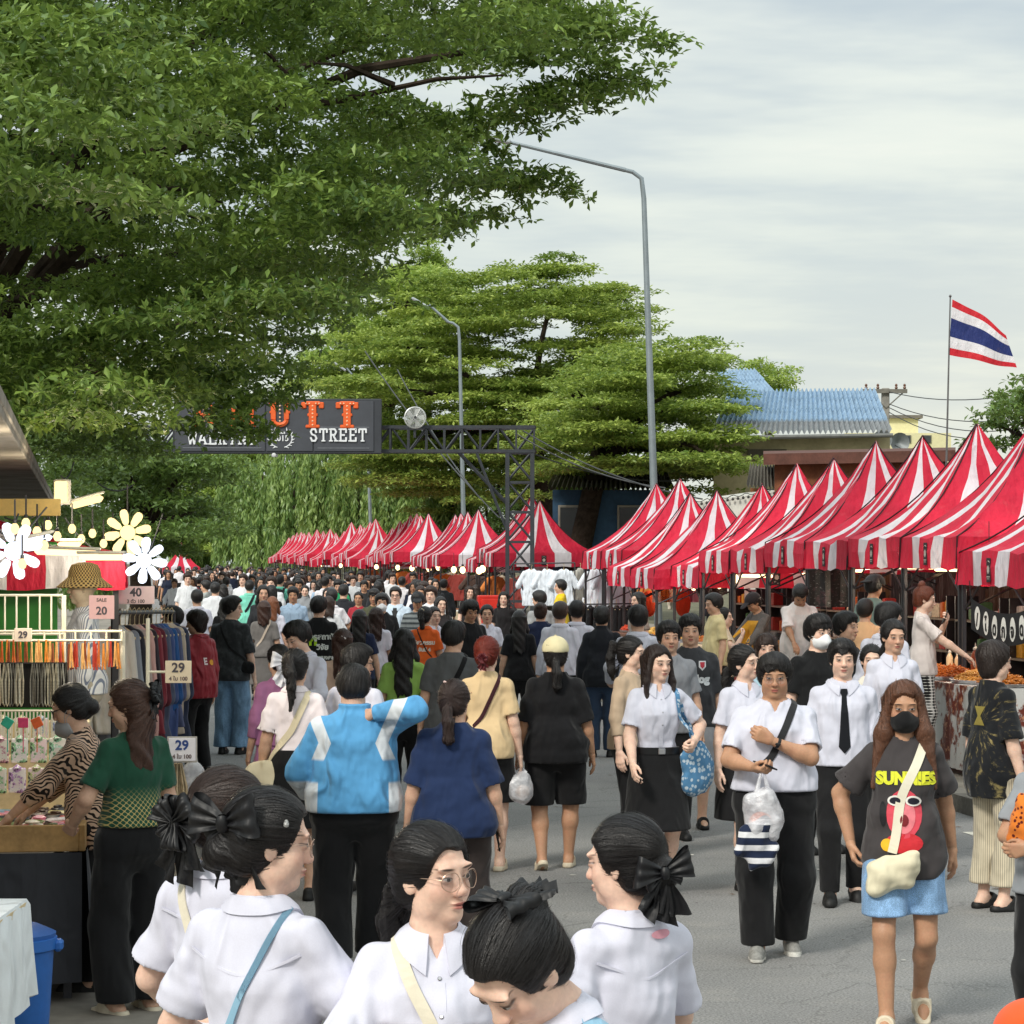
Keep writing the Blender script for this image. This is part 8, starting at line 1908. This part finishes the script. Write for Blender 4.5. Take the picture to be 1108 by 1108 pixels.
person(244, 646, 1.60, 180, q='C', label='woman all in black with long black hair behind the washed tee', hair=('long', dict(L=.44)), top_=dict(TEE, sleeve='long'), topcol=lin('141416'), bot=PANT)
person(233, 630, 1.73, 178, sex='m', w=1.15, q='C', label='broad man in a white tee walking away', hair=('short', {}), top_=BIG, topcol=lin('d8dadf'), bot=PANT)
person(213, 638, 1.70, -165, sex='m', q='C', label='man in white shirt with a cream collar bag near the clothes rail', hair=('short', {}), top_=POLO, topcol=WHITE, bot=PANT)
person(222, 628, 1.70, -100, sex='m', q='C', label='man in pale grey tee in profile behind the broad white tee', hair=('short', dict(fringe=1)), top_=TEE, topcol=lin('9ea2a0'), bot=PANT)
# ---- walkers on the kerb side
person(684, 688, 1.62, 58, (10, 2, 0), q='B', label='woman in a beige blouse with a long ponytail behind the white shirted student', skin='fair', hair=('pony', dict(L=.26)), top_=dict(TEE, sleeve='three', hem=.86), topcol=lin('b8a28a'), bot=PANT, extras=[ex_strap(-1, '2a2426', .02)])
person(712, 697, feet=968, face=12, head=(18, 2, 0), q='B', label='student with long dark hair, white shirt, black skirt and silver buckled belt', skin='fair', hair=('long', dict(L=.34)), haircol=lin('271a17'), top_=UNIB, topcol=lin('cbccda'), bot=dict(SKIRT, length=.46, flare=.045, top=1.02), shoe=S_WHT, legs='step', arms=((.235, .17, .93), 'bag'), extras=[ex_belt(), ex_tote(-1, '4f7fa6', 'blue flowered tote bag on the shoulder of the student with long hair', 'floral', lin('b8c8d4')), ex_phone(1, 'black phone held low by the student with the blue tote')]) if False else None
person(712, 697, feet=968, face=12, head=(18, 2, 0), q='B', label='student with long dark hair, white shirt, black skirt and silver buckled belt', skin='fair', hair=('long', dict(L=.34)), haircol=lin('271a17'), top_=UNIB, topcol=lin('cbccda'), bot=dict(SKIRT, length=.46, flare=.045, top=1.02), shoe=S_WHT, legs='step', arms=('swingf', 'bag'), extras=[ex_belt(), ex_tote(-1, '4f7fa6', 'blue flowered tote bag on the shoulder of the student with long hair', 'floral', lin('b8c8d4')), ex_phone(1, 'black phone held low by the student with the blue tote')])
person(747, 665, feet=893, face=-2, sex='m', q='B', label='young man in a dark grey football jersey with a crest, grey shorts and strapped sandals', skin='mid', hair=('short', dict(fringe=1)), top_=BIG, topcol=lin('37383c'), bot=dict(SHORT), botcol=lin('8e8e92'), shoe=S_SLD, legs='walk2', extras=[ex_text('rudedog', 0, 1.205, .085, 'c8ccd0', True, .006), ex_text('INTER', .02, 1.14, .05, '9a9ea4', True, .002), ex_text('dog', .10, 1.32, .045, 'd0d4d8', True), ex_patch([(-.028, .035), (.028, .035), (.028, -.012), (0, -.042), (-.028, -.012)], 'd0d0d4', True, .004, -.09, 1.315, 'crest'), ex_patch([(-.018, .022), (.018, .022), (.016, -.01), (0, -.028), (-.016, -.01)], 'b03040', True, .0065, -.09, 1.318, 'crest')])
person(724, 672, 1.69, 8, sex='m', q='B', label='young man with a side parting just behind the football jersey', skin='mid', hair=('short', dict(fringe=1)), top_=TEE, topcol=lin('8a8c92'), bot=PANT)
person(784, 657, 1.60, 78, (0, -4, 0), q='B', label='woman in a cream ruffled vest laughing with a clear cup in her hand', skin='fair', hair=('lowpony', dict(L=.2)), top_=dict(TEE, sleeve='cap'), topcol=lin('d8c8ae'), bot=PANT, arms=('up', 'hold'), extras=[ex_strap(-1, '8a6a4a', .03)])
person(806, 697, 1.62, 25, (28, -2, 6), q='B', label='student in white shirt wincing to one side behind the man in the white tee', skin='fair', hair=('lowpony', {}), top_=UNI, topcol=lin('cbccda'), bot=dict(SKIRT), shoe=S_BLK, legs='step', extras=[ex_bow((.0, -.0, .0), '1a1416', .01, 'scrunchie')] if False else [])
person(829, 685, 1.60, 2, q='B', label='girl with wispy bangs mostly hidden behind the man in the white tee', skin='fair', hair=('long', dict(L=.2, fringe=2)), haircol=DKB, top_=TEE, topcol=lin('a8c8d8'), bot=PANT)
person(838, 708, feet=1034, face=-3, head=(-2, 2, 0), sex='m', w=1.26, fat=1.12, q='B', label='heavy young man in a white V neck tee with round glasses and loose black trousers', skin='tan', hair=('short', dict(fringe=1, vol=.012, part=.01)), top_=dict(TEE, vneck=.05, hem=.95, loose=.7, e=.016), topcol=lin('cbccda'), bot=dict(WIDE, wide=.03), shoe=S_SNK, legs='step', arms=('phone', 'chest'), extras=[ex_glasses('wire', .0245), ex_strap(-1, '2a2b2e', .04, back=True), ex_watch(-1), ex_phone(1, 'dark phone in the hand of the man in the white V neck tee'), ex_plastic(1, 'white plastic carrier bag dangling from the hand of the man in the V neck tee', .22, (.11, .08, .15), 'd86a3a'), lambda f: blob(f, 'folded_cloth', f.P.arm[0][2]+V3(-.01, .10, -.40), (.10, .045, .14), '1d2740', 'navy and white striped cloth hanging below the white plastic bag', cloth_mat('stripe', lin('d8d8dc')), 'cloth', .012, seed=4)])
person(886, 665, 1.76, 22, (8, 2, 0), sex='m', q='B', label='man in a black crew neck tee with a white face mask behind the tie', skin='fair', hair=('short', dict(fringe=2)), top_=TEE, topcol=lin('161719'), bot=PANT, extras=[ex_mask('e6e8ea')])
person(916, 662, 1.72, 55, sex='m', q='B', label='man in profile directly behind the white mask', skin='mid', hair=('short', dict(fringe=1)), top_=TEE, topcol=lin('22252a'), bot=PANT)
person(912, 692, feet=976, face=-3, sex='m', q='B', label='young man in white long sleeved shirt with a narrow black tie', skin='fair', hair=('short', dict(fringe=1)), top_=dict(LONG, hem=.90, loose=.7), topcol=lin('cbccda'), bot=PANT, shoe=S_BLK, legs='step', extras=[ex_tie, ex_phone(-1, 'phone in the hand of the young man with the black tie')])
person(943, 697, 1.55, -4, q='B', label='short girl with hair tied back between the tie and the long brown hair', skin='fair', hair=('lowpony', {}), top_=UNI, topcol=lin('e0dcd0'), bot=PANT)
person(967, 670, 1.62, 6, (6, 4, 0), q='B', zoff=.13, label='girl in a white polo standing at the food table', skin='mid', hair=('lowpony', {}), top_=dict(POLO, tuck=True), topcol=lin('cbccda'), bot=dict(SKIRT))
person(962, 652, 1.70, 140, (-35, 12, 0), sex='m', q='B', zoff=.13, label='young man in white shirt turning to the food table', skin='fair', hair=('short', {}), top_=LONG, topcol=lin('cbccda'), bot=PANT)
person(978, 737, feet=1110, face=-8, head=(4, 2, 0), q='B', label='woman with long auburn hair, black face mask and charcoal printed tee striding forward', skin='tan', hair=('long', dict(L=.50, vol=.008)), haircol=lin('5c3a28'), top_=dict(BIG, hem=.76, sleeve='short', sl_e=.04), topcol=lin('403c3d'), bot=dict(SHORT, length=.56, wide=.06, name='denim_shorts'), botcol=lin('7fa2c8'), botmat=cloth_mat('denim'), shoe=S_CRM, legs='walk', arms=((.30, -.06, .96) and 'hip', 'swingb'), extras=[ex_mask('121214'),
    ex_text('SUNNIES', -.01, 1.25, .078, 'd6d832', True, .005, 0, .92), ex_patch(oval(0, 0, .085, .12), 'd94a5a', True, .003, 0, 1.08), ex_patch(oval(0, 0, .052, .085), 'e8818a', True, .005, 0, 1.07), ex_patch(oval(-.042, 0, .036, .026), 'f2efe8', True, .008, 0, 1.145), ex_patch(oval(.042, 0, .036, .026), 'f2efe8', True, .008, 0, 1.145), ex_patch(oval(-.042, 0, .026, .017), '1c1c2a', True, .010, 0, 1.145), ex_patch(oval(.042, 0, .026, .017), '1c1c2a', True, .010, 0, 1.145), ex_patch(oval(0, 0, .02, .028), '7a1c24', True, .008, 0, 1.05), ex_patch(oval(0, 0, .09, .05), 'cf2a35', True, .003, 0, .94), ex_patch(oval(0, 0, .016, .06), '18181c', True, .005, .10, 1.08), ex_patch(oval(0, 0, .03, .03), 'e8b020', True, .005, .08, .93),
    ex_crossbag(-1, 'd8d0b4', 'quilted cream shoulder bag worn by the woman in the black mask', (.15, .06, .095), 'dcd6c2', c=(.06, .20, .80), width=.045, fold=.014, back=False, tilt=14)])
person(1077, 693, feet=984, face=118, head=(-15, 4, 0), q='B', label='person in a black tie dyed tee and striped cream trousers at the food table', skin='fair', hair=('mid', {}), haircol=lin('2a201c'), top_=dict(BIG, hem=.72), topcol=lin('17191d'), topmat=cloth_mat('tiedye', lin('8a7c50')), bot=dict(WIDE, length=.16), botcol=lin('c9bfa6'), botmat=cloth_mat('vstripe', lin('9a9080')), shoe=S_SLD, extras=[ex_patch([(-.05, .06), (.05, .06), (.012, 0), (.05, -.06), (-.05, -.06), (-.012, 0)], '8a7c3a', False, .004, 0, 1.24)])
person(1137, 772, 1.52, -40, (-5, 14, 0), sex='m', q='B', label='man in a grey tee at the frame edge holding an orange patterned cloth', skin='tan', hair=('short', {}), top_=TEE, topcol=lin('8f9398'), bot=PANT, arms=('fold', 'fold'), extras=[lambda f: blob(f, 'patterned_cloth', f.P.t(.04, .20, 1.18), (.085, .05, .14), 'd8782c', 'orange and dark red patterned cloth held against a grey tee', cloth_mat('dots', lin('5a1a16')), 'cloth', .012)])
person(1112, 1086, 1.26, -60, q='A', label='child in an orange cap at the bottom corner of the frame', skin='mid', hair=('buzz', dict(vol=-.004)), top_=TEE, topcol=lin('c8c8c8'), bot=PANT, extras=[ex_cap('e8582c')])
# ---- sellers under the tents
GS = 'sellers under the striped tents'
person(1001, 634, 1.66, 82, (0, 10, 0), q='B', zoff=.26, label='seller with tied up ginger hair and white tee looking at a red phone', skin='fair', hair=('highbun', {}), haircol=lin('6a3420'), top_=TEE, topcol=lin('e0d4d0'), bot=PANT, botcol=lin('d8d4d0'), botmat=cloth_mat('check', lin('1c1a1c')), arms=('reach', 'up'), group=GS, extras=[ex_phone(-1, 'dark red phone held up by the seller with ginger hair')])
person(946, 622, 1.70, 140, (-10, 5, 0), sex='m', q='C', zoff=.30, label='seller in a grey green shirt and dark cap under the tube lamps', skin='tan', hair=('short', {}), top_=TEE, topcol=lin('6f827c'), bot=PANT, group=GS, extras=[ex_cap('1c1c1e', back=True)])
person(936, 648, 1.62, 160, sex='m', q='C', zoff=.13, label='seller in a peach tee bending behind the tent pole', skin='mid', hair=('short', {}), top_=TEE, topcol=lin('e0b48a'), bot=PANT, group=GS)
person(866, 632, 1.70, 10, (-10, 42, 0), sex='m', q='C', zoff=.22, lean=8, label='seller in a white tee and apron bowed over the snack case', skin='tan', hair=('short', dict(fringe=1)), top_=BIG, topcol=lin('e6dcda'), bot=PANT, arms=('reach', 'reach'), group=GS, extras=[ex_apron('e0dcdc')])
person(815, 642, 1.60, -50, (-10, 32, 0), q='C', zoff=.16, lean=8, label='seller in a mustard vest over grey sleeves cooking with head bowed', skin='tan', hair=('lowbun', {}), top_=dict(TEE, sleeve='long'), topcol=lin('5a5654'), bot=PANT, arms=('reach', 'reach'), group=GS, extras=[ex_apron('c8902c'), ex_cap('2a2426')])
person(772, 642, 1.62, -75, (0, 10, 0), sex='m', q='C', zoff=.16, label='seller in pale yellow tee in profile by the dark banner', skin='mid', hair=('short', {}), top_=TEE, topcol=lin('d8c898'), bot=PANT, group=GS)
person(1096, 618, 1.68, -20, (0, 20, 0), sex='m', q='C', zoff=.2, label='seller in a blue tee and dark cap behind the lettered banner', skin='tan', hair=('short', {}), top_=BIG, topcol=lin('3c6e8c'), bot=PANT, arms=('reach', 'reach'), group=GS, extras=[ex_cap('141414')])
person(690, 640, 1.62, -60, q='C', zoff=.1, label='woman standing among the white shirts on the rails', skin='fair', hair=('long', dict(L=.3)), top_=TEE, topcol=lin('8c8078'), bot=PANT, group=GS)
# mannequin with the straw hat
mf = person(90, 618, 1.62, -80, (0, 0, 0), Y=15.6, q='B', zoff=.50, label='cream mannequin in a white striped shirt and woven straw hat', skin='fair', hair=None, top_=dict(LONG, collar=False), topcol=lin('e4e2e0'), topmat=cloth_mat('vstripe', lin('7c8496')), bot=PANT, botcol=lin('b8ac98'), shoe=None, cat='mannequin', group=None)
mf.root.name = 'mannequin'; mf.root.color = (*lin('d8c4a8'), 1)
def straw_hat(f):
    t = NT('straw'); o = t.obj(); x, y, z = t.sep(o); q = t.ma('MULTIPLY', t.ma('SINE', t.ma('MULTIPLY', t.ma('ARCTAN2', y, x), 34.)), t.ma('SINE', t.ma('MULTIPLY', z, 240.))); mt = t.out(t.mix(t.mr(q, -.1, .2), lin('caa86a'), lin('54402a')), .8, t.bump(q, .5, .01), .2)
    m = MB(); m.lathe((0, 0, 0), [(.17, -.05), (.185, -.045), (.13, .0), (.108, .02), (.104, .06), (.085, .10), (.04, .115), (.005, .117)], 32); c = f.P.hc+V3(0, -.01, .05); o = m.build('straw_hat', mt, None, True); o.location = f.root.matrix_basis @ Vector(c*f.sc); tag(o, 'woven straw hat with dark checks on the mannequin head', 'hat')
straw_hat(mf)
# ---- the far crowd: a few figures of each build, copied with their parts
random.seed(3)
TPL = []
def tpl(i, face, sex, hair, hc, top_, tc, bot, arms, legs, lab, skin='mid'):
    f = person(-3000-i*100, 0, random.uniform(1.56, 1.75) if sex == 'f' else random.uniform(1.64, 1.8), face, (random.uniform(-15, 15), random.uniform(0, 8), 0), sex=sex, Y=60, q='D', label=lab, skin=skin, hair=hair, haircol=hc, top_=top_, topcol=lin(tc), bot=bot, arms=arms, legs=legs, group='x'); TPL.append((f, lab))
CR = [('white shirt', 'e0e0e8', LONG, PANT), ('white blouse', 'e2dfe4', UNI, SKIRT), ('black tee', '17171a', TEE, PANT), ('dark navy tee', '1c2438', TEE, PANT), ('grey tee', '6c6e72', TEE, PANT), ('beige top', 'c0ac90', TEE, PANT), ('white tee', 'd8dade', BIG, SHORT), ('charcoal shirt', '2c2e33', LONG, PANT), ('pale blue shirt', '9db4cc', LONG, PANT), ('dusty red tee', '8e3038', TEE, PANT)]
for i, (nm, tc, tp, bt) in enumerate(CR):
    for j, (fc, wd) in enumerate(((180, 'walking away'), (0, 'coming towards us'))):
        fem = (i+j) % 2 == 0
        hr = [('long', dict(L=.32)), ('pony', dict(L=.2)), ('bob', dict(L=.2)), ('lowbun', {})][(i+j) % 4] if fem else ('short', dict(fringe=1 if j else 0))
        tpl(i*2+j, fc+random.uniform(-12, 12), 'f' if fem else 'm', hr, BLACK if i % 3 else DKB, tp, tc, bt, random.choice([('down', 'swingf'), ('phone', 'down'), ('down', 'down'), ('hold', 'down')]), random.choice(['step', 'stand', 'walk']), f'dark haired {"woman" if fem else "man"} in {nm} {wd} deep in the far crowd', random.choice(['fair', 'mid', 'tan']))
child_index()
occ = [(f.root.location.x, f.root.location.y) for f in SPECS[:-len(TPL)]]
rr = random.Random(12); cnt = 0; tries = 0
while cnt < 212 and tries < 20000:
    tries += 1; a = 33+100*rr.random()**1.5; b = rr.uniform(.9, 7.6); p = st(a, b)
    px = 554+p.x*F/p.y
    if p.y < 36 or (p.y < 52 and (px > 470 or rr.random() < .5)): continue
    if any((p.x-x)**2+(p.y-y)**2 < (.62 if p.y < 60 else .5)**2 for x, y in occ): continue
    # leave the faces of the nearer walkers clear
    if any(abs(554+x*F/y-px) < .22*F/p.y and y-6 < p.y < y for x, y in occ[:60]): continue
    i = rr.choices(range(len(TPL)), [(3 if k % 2 == 0 else 3)*(1.6 if CR[k//2][0].startswith('white') else 1) for k in range(len(TPL))])[0]; f, lab = TPL[i]
    if i // 2 in (9, 5, 8) and rr.random() < .5: continue
    c = dup(f.root, (p.x, p.y, 0), f.root.rotation_euler.z+rr.uniform(-.35, .35), lab, lab.replace('dark haired', 'people like the')[:60]); c.scale = [rr.uniform(.95, 1.04)]*3; c['group'] = 'far crowd: '+lab.split(' in ', 1)[1].split(' deep')[0]
    occ.append((p.x, p.y)); cnt += 1
for f, lab in TPL:
    for k in CHI.get(f.root.name, []):
        for g_ in CHI.get(k.name, []): bpy.data.objects.remove(g_)
        bpy.data.objects.remove(k)
    bpy.data.objects.remove(f.root)
print('crowd', cnt)
